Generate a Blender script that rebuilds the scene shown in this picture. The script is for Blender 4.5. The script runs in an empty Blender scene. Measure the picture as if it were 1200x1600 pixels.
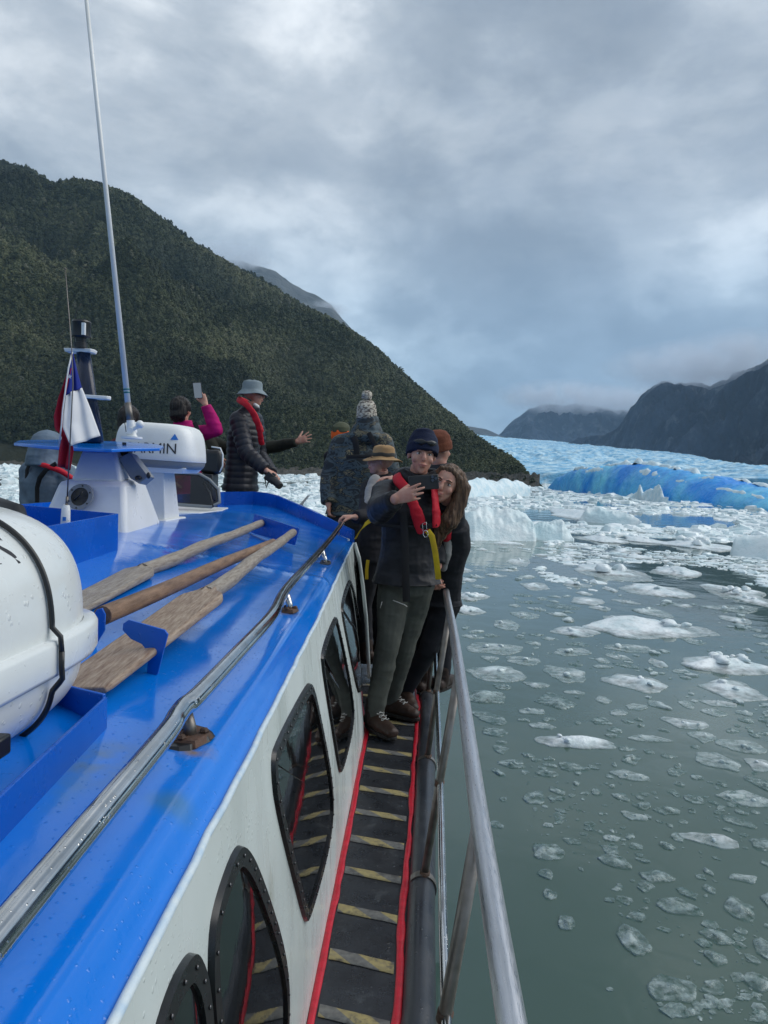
import bpy, bmesh, math, random
import numpy as np
from mathutils import Vector, Matrix, noise as mnoise

R = math.radians
scene = bpy.context.scene
col = scene.collection

# ------------------------------------------------------------------ camera
CAM = np.array([0.0, 0.0, 2.7])
F = 1130.0                                  # focal length in pixels of a 1200 x 1600 frame
YAW, PITCH, ROLL = 2.78, 3.05, 2.0          # degrees
camd = bpy.data.cameras.new('camera')
cam = bpy.data.objects.new('camera', camd)
col.objects.link(cam)
camd.sensor_fit = 'VERTICAL'
camd.sensor_height = 24.0
camd.lens = F / 1600 * 24.0
camd.clip_start = 0.05
camd.clip_end = 30000
RC = Matrix.Rotation(R(YAW), 3, 'Z') @ Matrix.Rotation(R(90 - PITCH), 3, 'X') @ Matrix.Rotation(R(ROLL), 3, 'Z')
cam.matrix_world = Matrix.Translation(CAM) @ RC.to_4x4()
scene.camera = cam
RCN = np.array(RC)

# ------------------------------------------------------------------ world: overcast sky
SUN_EL, SUN_ROT = 40.0, 75.0
w = bpy.data.worlds.new('World')
scene.world = w
w.use_nodes = True
nt = w.node_tree
nt.nodes.clear()


def nn(tree, t, **kw):
    n = tree.nodes.new(t)
    for k, v in kw.items():
        setattr(n, k, v)
    return n


def wlink(a, b, tree=nt):
    tree.links.new(a, b)


wo = nn(nt, 'ShaderNodeOutputWorld')
bg = nn(nt, 'ShaderNodeBackground')
bg.inputs['Strength'].default_value = 0.1
sky = nn(nt, 'ShaderNodeTexSky', sky_type='NISHITA')
sky.sun_disc = False
sky.sun_elevation = R(SUN_EL)
sky.sun_rotation = R(SUN_ROT)
sky.air_density = 1.0
sky.dust_density = 2.0
tc = nn(nt, 'ShaderNodeTexCoord')
sep = nn(nt, 'ShaderNodeSeparateXYZ')
wlink(tc.outputs['Generated'], sep.inputs[0])


def wmath(op, a, b=None, clamp=False):
    m = nn(nt, 'ShaderNodeMath', operation=op)
    m.use_clamp = clamp
    for i, x in enumerate((a, b)):
        if x is None:
            continue
        if isinstance(x, (int, float)):
            m.inputs[i].default_value = x
        else:
            wlink(x, m.inputs[i])
    return m.outputs[0]


# cloud deck: project the view direction on a high flat layer so that clouds flatten to the horizon
zc = wmath('MAXIMUM', sep.outputs['Z'], 0.0)
den = wmath('ADD', zc, 0.34)
px = wmath('DIVIDE', sep.outputs['X'], den)
py = wmath('DIVIDE', sep.outputs['Y'], den)
cmb = nn(nt, 'ShaderNodeCombineXYZ')
wlink(px, cmb.inputs[0]); wlink(py, cmb.inputs[1])
wlink(wmath('MULTIPLY', sep.outputs['Z'], 1.2), cmb.inputs[2])


def wnoise(scale, detail, rough, dist=0.0, off=(0, 0, 0), sc=(1, 1, 1), lo=0.35, hi=0.65, planar=False):
    mp = nn(nt, 'ShaderNodeMapping')
    mp.inputs['Location'].default_value = off
    mp.inputs['Scale'].default_value = sc
    wlink(tc.outputs['Generated'] if planar is False else cmb.outputs[0], mp.inputs[0])
    n = nn(nt, 'ShaderNodeTexNoise')
    n.inputs['Scale'].default_value = scale
    n.inputs['Detail'].default_value = detail
    n.inputs['Roughness'].default_value = rough
    n.inputs['Distortion'].default_value = dist
    wlink(mp.outputs[0], n.inputs['Vector'])
    mr = nn(nt, 'ShaderNodeMapRange', interpolation_type='SMOOTHSTEP')
    mr.inputs['From Min'].default_value = lo
    mr.inputs['From Max'].default_value = hi
    wlink(n.outputs[0], mr.inputs['Value'])
    return mr.outputs[0]


big = wnoise(2.0, 3, 0.5, 0.3, off=(3.1, 0.4, 0.0), sc=(1.0, 1.0, 1.5), lo=0.32, hi=0.68)
med = wnoise(4.2, 8, 0.56, 0.25, off=(1.2, 5.2, 0.7), sc=(1, 1, 1.8), lo=0.36, hi=0.66)
fine = wnoise(12.0, 8, 0.58, 0.2, off=(7.2, 2.2, 0.3), sc=(1, 1, 1.9), lo=0.30, hi=0.70)
f1 = wmath('MULTIPLY', big, 0.30)
f2 = wmath('ADD', f1, wmath('MULTIPLY', med, 0.42))
f3 = wmath('ADD', f2, wmath('MULTIPLY', fine, 0.15))


def wblob(u, v, rad, amt, src):
    """a wide soft brighter or darker bank of cloud, by direction"""
    d = RCN @ np.array([(u - 600) / F, -(v - 800) / F, -1.0])
    d /= np.linalg.norm(d)
    vm = nn(nt, 'ShaderNodeVectorMath', operation='DISTANCE')
    # warp the direction a little so that the bank has a ragged outline
    wp = nn(nt, 'ShaderNodeVectorMath', operation='MULTIPLY_ADD')
    nz = nn(nt, 'ShaderNodeTexNoise')
    nz.inputs['Scale'].default_value = 3.5
    nz.inputs['Detail'].default_value = 5
    wlink(tc.outputs['Generated'], nz.inputs['Vector'])
    wlink(nz.outputs['Color'], wp.inputs[0])
    wp.inputs[1].default_value = (rad * 1.3,) * 3
    wlink(tc.outputs['Generated'], wp.inputs[2])
    wlink(wp.outputs[0], vm.inputs[0])
    vm.inputs[1].default_value = tuple(d + rad * 0.65)
    mr = nn(nt, 'ShaderNodeMapRange', interpolation_type='SMOOTHSTEP')
    mr.inputs['From Min'].default_value = rad
    mr.inputs['From Max'].default_value = 0.0
    mr.inputs['To Min'].default_value = 0.0
    mr.inputs['To Max'].default_value = amt
    wlink(vm.outputs['Value'], mr.inputs['Value'])
    return wmath('ADD', src, mr.outputs[0])



g = f3
for b in [
        (60, 60, 0.50, 0.24), (330, 230, 0.45, 0.14), (590, 130, 0.22, 0.34), (700, 170, 0.22, 0.16), (520, 400, 0.34, 0.22),
        (1190, 110, 0.35, 0.22), (1180, 420, 0.25, 0.10), (800, 40, 0.40, -0.18), (900, 300, 0.5, -0.18), (960, 480, 0.4, -0.16), (640, 260, 0.2, -0.06),
        (150, 250, 0.35, -0.14)]:
    g = wblob(*b, g)
ramp = nn(nt, 'ShaderNodeValToRGB')
wlink(g, ramp.inputs[0])
el = ramp.color_ramp.elements
el[0].position = 0.0
el[0].color = (0.165, 0.198, 0.238, 1)
el[1].position = 1.25 / 1.3
el[1].color = (0.56, 0.59, 0.615, 1)
e = el.new(0.3); e.color = (0.225, 0.262, 0.305, 1)
e = el.new(0.6); e.color = (0.335, 0.372, 0.41, 1)
# toward the horizon the cloud base turns slate blue
hz = nn(nt, 'ShaderNodeMapRange', interpolation_type='SMOOTHSTEP')
hz.inputs['From Min'].default_value = 0.42
hz.inputs['From Max'].default_value = 0.06
wlink(sep.outputs['Z'], hz.inputs['Value'])
tint = nn(nt, 'ShaderNodeMix', data_type='RGBA', blend_type='MULTIPLY')
wlink(hz.outputs[0], tint.inputs['Factor'])
wlink(ramp.outputs[0], tint.inputs[6])
tint.inputs[7].default_value = (0.66, 0.86, 1.03, 1)
# clouds carry a brightness ten times the value (the Background strength is 0.1)
x10 = nn(nt, 'ShaderNodeMix', data_type='RGBA', blend_type='MULTIPLY')
x10.inputs['Factor'].default_value = 1
wlink(tint.outputs[2], x10.inputs[6])
x10.inputs[7].default_value = (10, 10, 10, 1)
# thin gaps where the clear sky behind shows
skm = nn(nt, 'ShaderNodeMix', data_type='RGBA')
gap = nn(nt, 'ShaderNodeMapRange')
gap.inputs['To Min'].default_value = 0.92
gap.inputs['To Max'].default_value = 0.97
wlink(fine, gap.inputs['Value'])
wlink(gap.outputs[0], skm.inputs['Factor'])
wlink(sky.outputs[0], skm.inputs[6])
wlink(x10.outputs[2], skm.inputs[7])
wlink(skm.outputs[2], bg.inputs['Color'])
wlink(bg.outputs[0], wo.inputs['Surface'])

# ------------------------------------------------------------------ sun behind the overcast
sl = bpy.data.lights.new('sun', 'SUN')
sl.energy = 1.35
sl.angle = R(60)
sl.color = (1.0, 0.97, 0.92)
so = bpy.data.objects.new('sun', sl)
col.objects.link(so)
# direction the light comes from: azimuth measured like the Nishita sun_rotation (clockwise from +Y)
sd = Vector((math.sin(R(SUN_ROT)) * math.cos(R(SUN_EL)), math.cos(R(SUN_ROT)) * math.cos(R(SUN_EL)), math.sin(R(SUN_EL))))
so.rotation_euler = sd.to_track_quat('Z', 'Y').to_euler()

scene.view_settings.view_transform = 'Standard'
scene.view_settings.look = 'None'
scene.view_settings.exposure = 0.80
scene.view_settings.gamma = 1.0
scene.view_settings.use_curve_mapping = False
scene.cycles.use_denoising = True
scene.cycles.max_bounces = 6
scene.cycles.transparent_max_bounces = 12
scene.cycles.volume_bounces = 4
scene.cycles.volume_max_steps = 256

# ------------------------------------------------------------------ helpers


def ray(u, v):
    return RCN @ np.array([(u - 600) / F, -(v - 800) / F, -1.0])


def P(u, v, Y=None, z=None, X=None, D=None):
    """the place seen at a spot of the photograph, at forward distance Y, height z, side X or ground distance D"""
    d = ray(u, v)
    if Y is not None:
        t = Y / d[1]
    elif z is not None:
        t = (z - CAM[2]) / d[2]
    elif X is not None:
        t = X / d[0]
    else:
        t = D / math.hypot(d[0], d[1])
    return CAM + d * t


def A(*a):
    return np.array(a, float)


def lerp(a, b, t):
    return a + (b - a) * t


def sstep(a, b, x):
    t = np.clip((x - a) / (b - a), 0, 1)
    return t * t * (3 - 2 * t)


def _hash(ix, iy, iz, seed):
    h = (ix.astype(np.int64) * 374761393 + iy.astype(np.int64) * 668265263 + iz.astype(np.int64) * 2147483647 + seed * 974634777) & 0xffffffff
    h = ((h ^ (h >> 13)) * 1274126177) & 0xffffffff
    h = (h ^ (h >> 16)) & 0xffffffff
    h = (h * 2654435761) & 0xffffffff
    h = h ^ (h >> 15)
    return (h & 0xffffff) / float(0xffffff) * 2 - 1


def vnoise(p, seed=0):
    """value noise for an (n,3) array, about -1..1"""
    p = np.asarray(p, float)
    i = np.floor(p)
    f = p - i
    f = f * f * f * (f * (f * 6 - 15) + 10)
    i = i.astype(np.int64)
    out = 0
    for dx in (0, 1):
        wx = f[:, 0] if dx else 1 - f[:, 0]
        for dy in (0, 1):
            wy = f[:, 1] if dy else 1 - f[:, 1]
            for dz in (0, 1):
                wz = f[:, 2] if dz else 1 - f[:, 2]
                out = out + wx * wy * wz * _hash(i[:, 0] + dx, i[:, 1] + dy, i[:, 2] + dz, seed)
    return out


def fbm(p, octaves=4, seed=0, gain=0.5, ridged=False):
    p = np.asarray(p, float)
    s = 0; a = 1.0; tot = 0
    for k in range(octaves):
        n = vnoise(p * (2.03 ** k) + 17.3 * k, seed + k)
        if ridged:
            n = 1 - 2 * np.abs(n)
        s = s + a * n
        tot += a
        a *= gain
    return s / tot


class MB:
    """collects shapes for ONE mesh"""

    def __init__(s):
        s.v = []; s.f = []; s.m = []

    def add(s, v, f, m=0):
        o = len(s.v)
        s.v += [tuple(map(float, q)) for q in v]
        s.f += [tuple(i + o for i in q) for q in f]
        s.m += [m] * len(f)

    def box(s, lo, hi, M=None, m=0):
        x0, y0, z0 = lo; x1, y1, z1 = hi
        v = [(x0, y0, z0), (x1, y0, z0), (x1, y1, z0), (x0, y1, z0), (x0, y0, z1), (x1, y0, z1), (x1, y1, z1), (x0, y1, z1)]
        if M is not None:
            v = [tuple(M @ Vector(q)) for q in v]
        s.add(v, [(3, 2, 1, 0), (4, 5, 6, 7), (0, 1, 5, 4), (1, 2, 6, 5), (2, 3, 7, 6), (3, 0, 4, 7)], m)

    def hexa(s, b, t, m=0):
        """solid between polygon b and polygon t (same count)"""
        n = len(b)
        s.add(list(b) + list(t), [tuple(range(n))[::-1], tuple(range(n, 2 * n))] + [(i, (i + 1) % n, n + (i + 1) % n, n + i) for i in range(n)], m)

    def loft(s, pts, rad, side=None, seg=12, m=0, caps=True, round_ends=False):
        """tube through pts; rad = one radius, or per point r or (half width along side, half depth)"""
        pts = [np.asarray(p, float) for p in pts]
        n = len(pts)
        if not hasattr(rad, '__len__'):
            rad = [rad] * n
        rad = [(r, r) if not hasattr(r, '__len__') else r for r in rad]
        if round_ends:
            def cap(p0, p1, r):
                d = p0 - p1; d = d / (np.linalg.norm(d) + 1e-9)
                rr = min(r)
                return [(p0 + d * rr * k, (r[0] * math.sqrt(max(0, 1 - k * k)) + 1e-4, r[1] * math.sqrt(max(0, 1 - k * k)) + 1e-4)) for k in (0.5, 0.8, 0.97)]
            a = cap(pts[0], pts[1], rad[0])[::-1]; b = cap(pts[-1], pts[-2], rad[-1])
            pts = [q[0] for q in a] + pts + [q[0] for q in b]
            rad = [q[1] for q in a] + list(rad) + [q[1] for q in b]
            n = len(pts)
        v = []
        up = None
        for i in range(n):
            d = pts[min(i + 1, n - 1)] - pts[max(i - 1, 0)]
            if 0 < i < n - 1:
                d1 = pts[i] - pts[i - 1]; d2 = pts[i + 1] - pts[i]
                d = d1 / (np.linalg.norm(d1) + 1e-9) + d2 / (np.linalg.norm(d2) + 1e-9)
            d = d / (np.linalg.norm(d) + 1e-9)
            ref = np.asarray(side, float) if side is not None else (up if up is not None else (A(0, 0, 1) if abs(d[2]) < 0.9 else A(1, 0, 0)))
            a = ref - d * ref.dot(d)
            if np.linalg.norm(a) < 1e-4:
                a = np.cross(d, A(0.3, 1, 0.2))
            a = a / np.linalg.norm(a)
            if side is None:
                up = a
            b = np.cross(d, a)
            for k in range(seg):
                t = 2 * math.pi * k / seg
                v.append(pts[i] + a * rad[i][0] * math.cos(t) + b * rad[i][1] * math.sin(t))
        f = []
        for i in range(n - 1):
            for k in range(seg):
                k2 = (k + 1) % seg
                f.append((i * seg + k, i * seg + k2, (i + 1) * seg + k2, (i + 1) * seg + k))
        if caps:
            f.append(tuple(range(seg))[::-1])
            f.append(tuple((n - 1) * seg + k for k in range(seg)))
        s.add(v, f, m)

    def ball(s, c, r, seg=12, rings=8, M=None, m=0):
        if not hasattr(r, '__len__'):
            r = (r, r, r)
        v = []; f = []
        for i in range(rings + 1):
            ph = math.pi * (i + 0.02) / (rings + 0.04)
            for k in range(seg):
                t = 2 * math.pi * k / seg
                q = A(r[0] * math.sin(ph) * math.cos(t), r[1] * math.sin(ph) * math.sin(t), r[2] * math.cos(ph))
                if M is not None:
                    q = M @ q
                v.append(np.asarray(c) + q)
        for i in range(rings):
            for k in range(seg):
                k2 = (k + 1) % seg
                f.append((i * seg + k, (i + 1) * seg + k, (i + 1) * seg + k2, i * seg + k2))
        f.append(tuple(range(seg))); f.append(tuple(rings * seg + k for k in range(seg))[::-1])
        s.add(v, f, m)

    def build(s, name, mats, parent=None, smooth=False, bevel=0, autos=None, origin=None):
        me = bpy.data.meshes.new(name)
        me.from_pydata(s.v, [], s.f)
        if not isinstance(mats, (list, tuple)):
            mats = [mats]
        for q in mats:
            me.materials.append(q)
        if len(mats) > 1:
            me.polygons.foreach_set('material_index', s.m)
        o = bpy.data.objects.new(name, me)
        col.objects.link(o)
        bm = bmesh.new(); bm.from_mesh(me)
        bmesh.ops.recalc_face_normals(bm, faces=bm.faces)
        bm.to_mesh(me); bm.free()
        if bevel:
            bv = o.modifiers.new('bevel', 'BEVEL'); bv.width = bevel; bv.segments = 2; bv.limit_method = 'ANGLE'; bv.angle_limit = R(35)
        if smooth or bevel:
            me.polygons.foreach_set('use_smooth', [True] * len(me.polygons))
            if autos:
                try:
                    me.set_sharp_from_angle(angle=R(autos))
                except Exception:
                    pass
            elif bevel:
                me.set_sharp_from_angle(angle=R(40))
        if parent is not None:
            o.parent = parent
            o.matrix_parent_inverse = PINV.get(parent.name, Matrix.Identity(4))
        return o


PINV = {}


def tag(o, label=None, cat=None, group=None, kind=None):
    if label: o['label'] = label
    if cat: o['category'] = cat
    if group: o['group'] = group
    if kind: o['kind'] = kind
    return o


def empty(name, loc, label=None, cat=None, group=None):
    o = bpy.data.objects.new(name, None)
    o.empty_display_size = 0.1
    col.objects.link(o)
    o.location = tuple(map(float, loc))
    PINV[o.name] = Matrix.Translation(-Vector(o.location))
    return tag(o, label, cat, group)


def setp(o, parent):
    o.parent = parent
    o.matrix_parent_inverse = PINV.get(parent.name, Matrix.Identity(4))
    return o


def meshobj(name, v, f, mat, parent=None, smooth=True):
    me = bpy.data.meshes.new(name)
    v = np.asarray(v, np.float32)
    f = np.asarray(f, np.int32)
    k = f.shape[1]
    me.vertices.add(len(v)); me.vertices.foreach_set('co', v.ravel())
    me.loops.add(f.size); me.loops.foreach_set('vertex_index', f.ravel())
    me.polygons.add(len(f)); me.polygons.foreach_set('loop_start', np.arange(0, f.size, k, dtype=np.int32))
    me.update(calc_edges=True)
    me.polygons.foreach_set('use_smooth', [smooth] * len(f))
    if mat: me.materials.append(mat)
    o = bpy.data.objects.new(name, me)
    col.objects.link(o)
    if parent is not None:
        setp(o, parent)
    return o


def gridfaces(nr, nc, wrap=False):
    a = np.arange(nr * nc).reshape(nr, nc)
    if wrap:
        b = np.roll(a, -1, axis=1)
        return np.stack([a[:-1], b[:-1], b[1:], a[1:]], -1).reshape(-1, 4)
    return np.stack([a[:-1, :-1], a[:-1, 1:], a[1:, 1:], a[1:, :-1]], -1).reshape(-1, 4)


# ------------------------------------------------------------------ materials
MATS = {}


def mat(name, c=(0.5, 0.5, 0.5), r=0.5, metal=0.0, c2=None, nscale=5.0, ndetail=5, nlo=0.4, nhi=0.65, stretch=(1, 1, 1),
        bump=0.0, bscale=60.0, bdist=0.002, rvar=0.0, rscale=8.0, coat=0.0, spec=0.5, sss=0.0, sheen=0.0, trans=0.0, drops=0.0, coord='Object', c3=None, c3scale=20, c3lo=0.6, c3hi=0.7):
    m = bpy.data.materials.new(name)
    m.use_nodes = True
    t = m.node_tree
    b = t.nodes['Principled BSDF']
    L = t.links.new
    b.inputs['Base Color'].default_value = (*c, 1)
    b.inputs['Roughness'].default_value = r
    b.inputs['Metallic'].default_value = metal
    b.inputs['Specular IOR Level'].default_value = spec
    if coat: b.inputs['Coat Weight'].default_value = coat; b.inputs['Coat Roughness'].default_value = 0.08
    if sss:
        b.inputs['Subsurface Weight'].default_value = sss
        b.inputs['Subsurface Radius'].default_value = (1.0, 0.4, 0.25)
        b.inputs['Subsurface Scale'].default_value = 0.01
    if sheen: b.inputs['Sheen Weight'].default_value = sheen
    if trans: b.inputs['Transmission Weight'].default_value = trans
    co = t.nodes.new('ShaderNodeTexCoord')
    mp = t.nodes.new('ShaderNodeMapping')
    mp.inputs['Scale'].default_value = stretch
    L(co.outputs[coord], mp.inputs[0])
    cur = None

    def noise(scale, det=5, ro=0.55, vec=mp.outputs[0]):
        n = t.nodes.new('ShaderNodeTexNoise')
        n.inputs['Scale'].default_value = scale
        n.inputs['Detail'].default_value = det
        n.inputs['Roughness'].default_value = ro
        L(vec, n.inputs['Vector'])
        return n.outputs[0]

    def rng(x, a, b_, c_=0.0, d=1.0):
        q = t.nodes.new('ShaderNodeMapRange')
        q.inputs['From Min'].default_value = a; q.inputs['From Max'].default_value = b_
        q.inputs['To Min'].default_value = c_; q.inputs['To Max'].default_value = d
        L(x, q.inputs['Value'])
        return q.outputs[0]

    if c2 is not None:
        mx = t.nodes.new('ShaderNodeMix'); mx.data_type = 'RGBA'
        mx.inputs[6].default_value = (*c, 1); mx.inputs[7].default_value = (*c2, 1)
        L(rng(noise(nscale, ndetail), nlo, nhi), mx.inputs['Factor'])
        cur = mx.outputs[2]
        if c3 is not None:
            m3 = t.nodes.new('ShaderNodeMix'); m3.data_type = 'RGBA'
            L(cur, m3.inputs[6]); m3.inputs[7].default_value = (*c3, 1)
            L(rng(noise(c3scale, 6, 0.65), c3lo, c3hi), m3.inputs['Factor'])
            cur = m3.outputs[2]
        L(cur, b.inputs['Base Color'])
    if rvar:
        L(rng(noise(rscale, 4), 0.3, 0.7, max(0.02, r - rvar), r + rvar), b.inputs['Roughness'])
    last = None
    if bump:
        bn = t.nodes.new('ShaderNodeBump'); bn.inputs['Strength'].default_value = bump; bn.inputs['Distance'].default_value = bdist
        L(noise(bscale, 6, 0.6), bn.inputs['Height'])
        last = bn.outputs[0]
    if drops:
        # rain drops: small domes, thinly scattered
        vo = t.nodes.new('ShaderNodeTexVoronoi'); vo.inputs['Scale'].default_value = drops
        nzw = t.nodes.new('ShaderNodeTexNoise'); nzw.inputs['Scale'].default_value = drops * 1.3
        L(co.outputs[coord], nzw.inputs['Vector'])
        vma = t.nodes.new('ShaderNodeVectorMath'); vma.operation = 'MULTIPLY_ADD'
        L(nzw.outputs['Color'], vma.inputs[0]); vma.inputs[1].default_value = (0.5 / drops,) * 3
        L(co.outputs[coord], vma.inputs[2])
        L(vma.outputs[0], vo.inputs['Vector'])
        sepc = t.nodes.new('ShaderNodeSeparateColor'); L(vo.outputs['Color'], sepc.inputs[0])
        rad = rng(sepc.outputs[0], 0.35, 1.0, 0.02, 0.36)
        df = t.nodes.new('ShaderNodeMath'); df.operation = 'SUBTRACT'; L(rad, df.inputs[0]); L(vo.outputs['Distance'], df.inputs[1])
        hgt = rng(df.outputs[0], 0.0, 0.2, 0.0, 1.0)
        b2 = t.nodes.new('ShaderNodeBump'); b2.inputs['Strength'].default_value = 0.4; b2.inputs['Distance'].default_value = 0.25 / drops
        L(hgt, b2.inputs['Height'])
        if last: L(last, b2.inputs['Normal'])
        last = b2.outputs[0]
    if last: L(last, b.inputs['Normal'])
    MATS[name] = m
    return m


def bsdf(m): return m.node_tree.nodes['Principled BSDF']
# ================================================================== SETTING
rng = random.Random(7)
nrg = np.random.default_rng(11)


def horizon_v(u):
    d = ray(u, 700.0)
    # image row of the horizon in column u
    lo, hi = 600.0, 900.0
    for _ in range(40):
        mid = (lo + hi) / 2
        if ray(u, mid)[2] > 0: lo = mid
        else: hi = mid
    return lo


# ---- water
def water_material():
    m = mat('fjord_water', (0.030, 0.072, 0.060), r=0.05, spec=0.5)
    t = m.node_tree; L = t.links.new; b = bsdf(m)
    tcn = t.nodes.new('ShaderNodeTexCoord')
    n1 = t.nodes.new('ShaderNodeTexNoise'); n1.inputs['Scale'].default_value = 0.12; n1.inputs['Detail'].default_value = 4
    L(tcn.outputs['Object'], n1.inputs['Vector'])
    mx = t.nodes.new('ShaderNodeMix'); mx.data_type = 'RGBA'
    mx.inputs[6].default_value = (0.050, 0.092, 0.072, 1); mx.inputs[7].default_value = (0.078, 0.124, 0.102, 1)
    mr = t.nodes.new('ShaderNodeMapRange'); mr.inputs['From Min'].default_value = 0.35; mr.inputs['From Max'].default_value = 0.65
    L(n1.outputs[0], mr.inputs['Value']); L(mr.outputs[0], mx.inputs['Factor']); L(mx.outputs[2], b.inputs['Base Color'])
    n2 = t.nodes.new('ShaderNodeTexNoise'); n2.inputs['Scale'].default_value = 2.2; n2.inputs['Detail'].default_value = 3; n2.inputs['Distortion'].default_value = 0.4
    n3 = t.nodes.new('ShaderNodeTexNoise'); n3.inputs['Scale'].default_value = 0.35; n3.inputs['Detail'].default_value = 3
    for n in (n2, n3): L(tcn.outputs['Object'], n.inputs['Vector'])
    b1 = t.nodes.new('ShaderNodeBump'); b1.inputs['Strength'].default_value = 0.25; b1.inputs['Distance'].default_value = 0.02
    b2 = t.nodes.new('ShaderNodeBump'); b2.inputs['Strength'].default_value = 0.35; b2.inputs['Distance'].default_value = 0.08
    L(n2.outputs[0], b1.inputs['Height']); L(n3.outputs[0], b2.inputs['Height']); L(b1.outputs[0], b2.inputs['Normal']); L(b2.outputs[0], b.inputs['Normal'])
    return m


M_WATER = water_material()
mb = MB(); mb.add([(-9000, -1500, 0), (9000, -1500, 0), (9000, 12000, 0), (-9000, 12000, 0)], [(0, 1, 2, 3)])
tag(mb.build('water', M_WATER), kind='structure')

# ---- lofted terrain


def loft_terrain(name, cols, mat_, nu, nt_, gexp=0.85, amp=0.05, nscale=0.004, seed=3, behind=0.25, ridged=True, base_amp=0.0, rowbias=1.0, z0=-3.0, hook=None, octv=6, drop=0.0, jag=0.0):
    """cols: (u, shore row, shore distance, ridge row, ridge distance); surface from the shore up to the ridge line and down behind"""
    cols = np.array(cols, float)
    us = np.linspace(cols[0, 0], cols[-1, 0], nu)
    sd_ = np.interp(us, cols[:, 0], cols[:, 2]); rv = np.interp(us, cols[:, 0], cols[:, 3]); rd = np.interp(us, cols[:, 0], cols[:, 4])
    if jag: rv = rv - jag * fbm(np.stack([us / 16.0, us * 0, us * 0 + seed], 1), 5, seed, 0.6, True)
    ts = np.linspace(0, 1 + behind, nt_) ** rowbias
    V = np.zeros((nt_, nu, 3))
    ZR = np.zeros(nu)
    for j, u in enumerate(us):
        pr = P(u, rv[j], D=rd[j])
        dirh = ray(u, rv[j])[:2]; dirh = dirh / np.linalg.norm(dirh)
        ZR[j] = pr[2]
        D = sd_[j] + (rd[j] - sd_[j]) * ts
        zz = np.where(ts <= 1, pr[2] * np.power(np.clip(ts, 1e-6, 1), gexp), pr[2] * (1 - ((ts - 1) / max(behind, 1e-3)) ** 1.2))
        V[:, j, 0] = dirh[0] * D; V[:, j, 1] = dirh[1] * D; V[:, j, 2] = zz
    q = V.reshape(-1, 3) * A(1, 1, 0.6) * nscale
    n = fbm(q, octv, seed, 0.5, ridged).reshape(nt_, nu)
    T = np.repeat(ts[:, None], nu, 1)
    env = np.sin(np.clip(T, 0, 1) * math.pi) ** 0.7 + 0.10 * (T > 0.5)
    V[:, :, 2] += n * env * amp * ZR[None, :]
    V[0, :, 2] = z0
    # nothing in front of the ridge line may rise above it
    D_ = np.linalg.norm(V[:, :, :2], axis=2)
    lim = D_ * ((ZR - CAM[2]) / rd)[None, :] + CAM[2] - drop - 0.012 * ZR[None, :] * np.clip(1 - T, 0, 1)
    V[:, :, 2] = np.where((T < 0.995) & (T > 0.02), np.minimum(V[:, :, 2], lim), V[:, :, 2])
    V[:, :, 2] -= drop * (T >= 0.995)
    if hook: hook(V, T, us, ZR)
    o = meshobj(name, V.reshape(-1, 3), gridfaces(nt_, nu), mat_)
    return o, V


LEFT = [(-420, 716, 560, 330, 1700), (-200, 719, 530, 250, 1600), (-60, 722, 520, 246, 1550), (0, 722, 510, 262, 1500), (40, 724, 505, 272, 1480), (85, 726, 500, 291, 1460),
        (115, 727, 495, 284, 1450), (150, 728, 490, 288, 1430), (200, 731, 480, 308, 1400), (250, 733, 470, 345, 1360), (290, 734, 460, 378, 1320), (350, 737, 440, 412, 1280),
        (400, 739, 430, 441, 1240), (440, 741, 420, 463, 1200), (470, 743, 410, 482, 1170), (520, 745, 395, 505, 1120), (560, 747, 385, 530, 1080), (590, 748, 375, 552, 1040),
        (620, 749, 365, 582, 980), (650, 750, 350, 607, 900), (690, 751, 335, 640, 800), (730, 753, 315, 672, 680), (765, 754, 295, 697, 560), (795, 755, 280, 710, 450),
        (815, 757, 268, 722, 370), (830, 758, 260, 741, 310), (843, 759, 256, 758, 275)]
M_HILL = mat('hillside_ground', (0.022, 0.026, 0.014), r=0.95, c2=(0.045, 0.047, 0.026), nscale=0.03, ndetail=8, bump=0.8, bscale=0.4, bdist=1.0,
             c3=(0.10, 0.09, 0.075), c3scale=0.012, c3lo=0.62, c3hi=0.7)
hill, HV = loft_terrain('forested_hill', LEFT, M_HILL, 240, 150, gexp=1.25, amp=0.34, nscale=0.0034, seed=5, drop=4.5)
tag(hill, kind='structure')

# rocky shore band in front of the trees
M_SHORE = mat('shore_rock', (0.09, 0.08, 0.065), r=0.9, c2=(0.04, 0.038, 0.03), nscale=0.25, ndetail=8, bump=1.0, bscale=0.8, bdist=0.6)
rv_ = []
nn_u = HV.shape[1]
for r_ in range(7):
    k = r_ / 6
    row = HV[0] * 1.0
    dh = row[:, :2] / np.linalg.norm(row[:, :2], axis=1, keepdims=True)
    row = row.copy()
    row[:, :2] = row[:, :2] - dh * (6 - 14 * k)
    row[:, 2] = -0.8 + 4.5 * k
    rv_.append(row)
rv_ = np.array(rv_)
# resample finer along the shore
fu = np.linspace(0, nn_u - 1, 1400)
i0 = np.clip(fu.astype(int), 0, nn_u - 2); ff = (fu - i0)[None, :, None]
rv_ = rv_[:, i0] * (1 - ff) + rv_[:, i0 + 1] * ff
dsp = fbm(rv_.reshape(-1, 3) * 0.12, 5, 9, 0.6, True).reshape(7, -1)
rv_[:, :, 2] += dsp * 1.8 * np.linspace(0.2, 1, 7)[:, None]
so_ = meshobj('shoreline', rv_.reshape(-1, 3), gridfaces(7, rv_.shape[1]), M_SHORE, smooth=False)
tag(so_, kind='structure')

# ---- forest: many crowns of small faces spread over the hillside (instanced inside one object)


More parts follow.
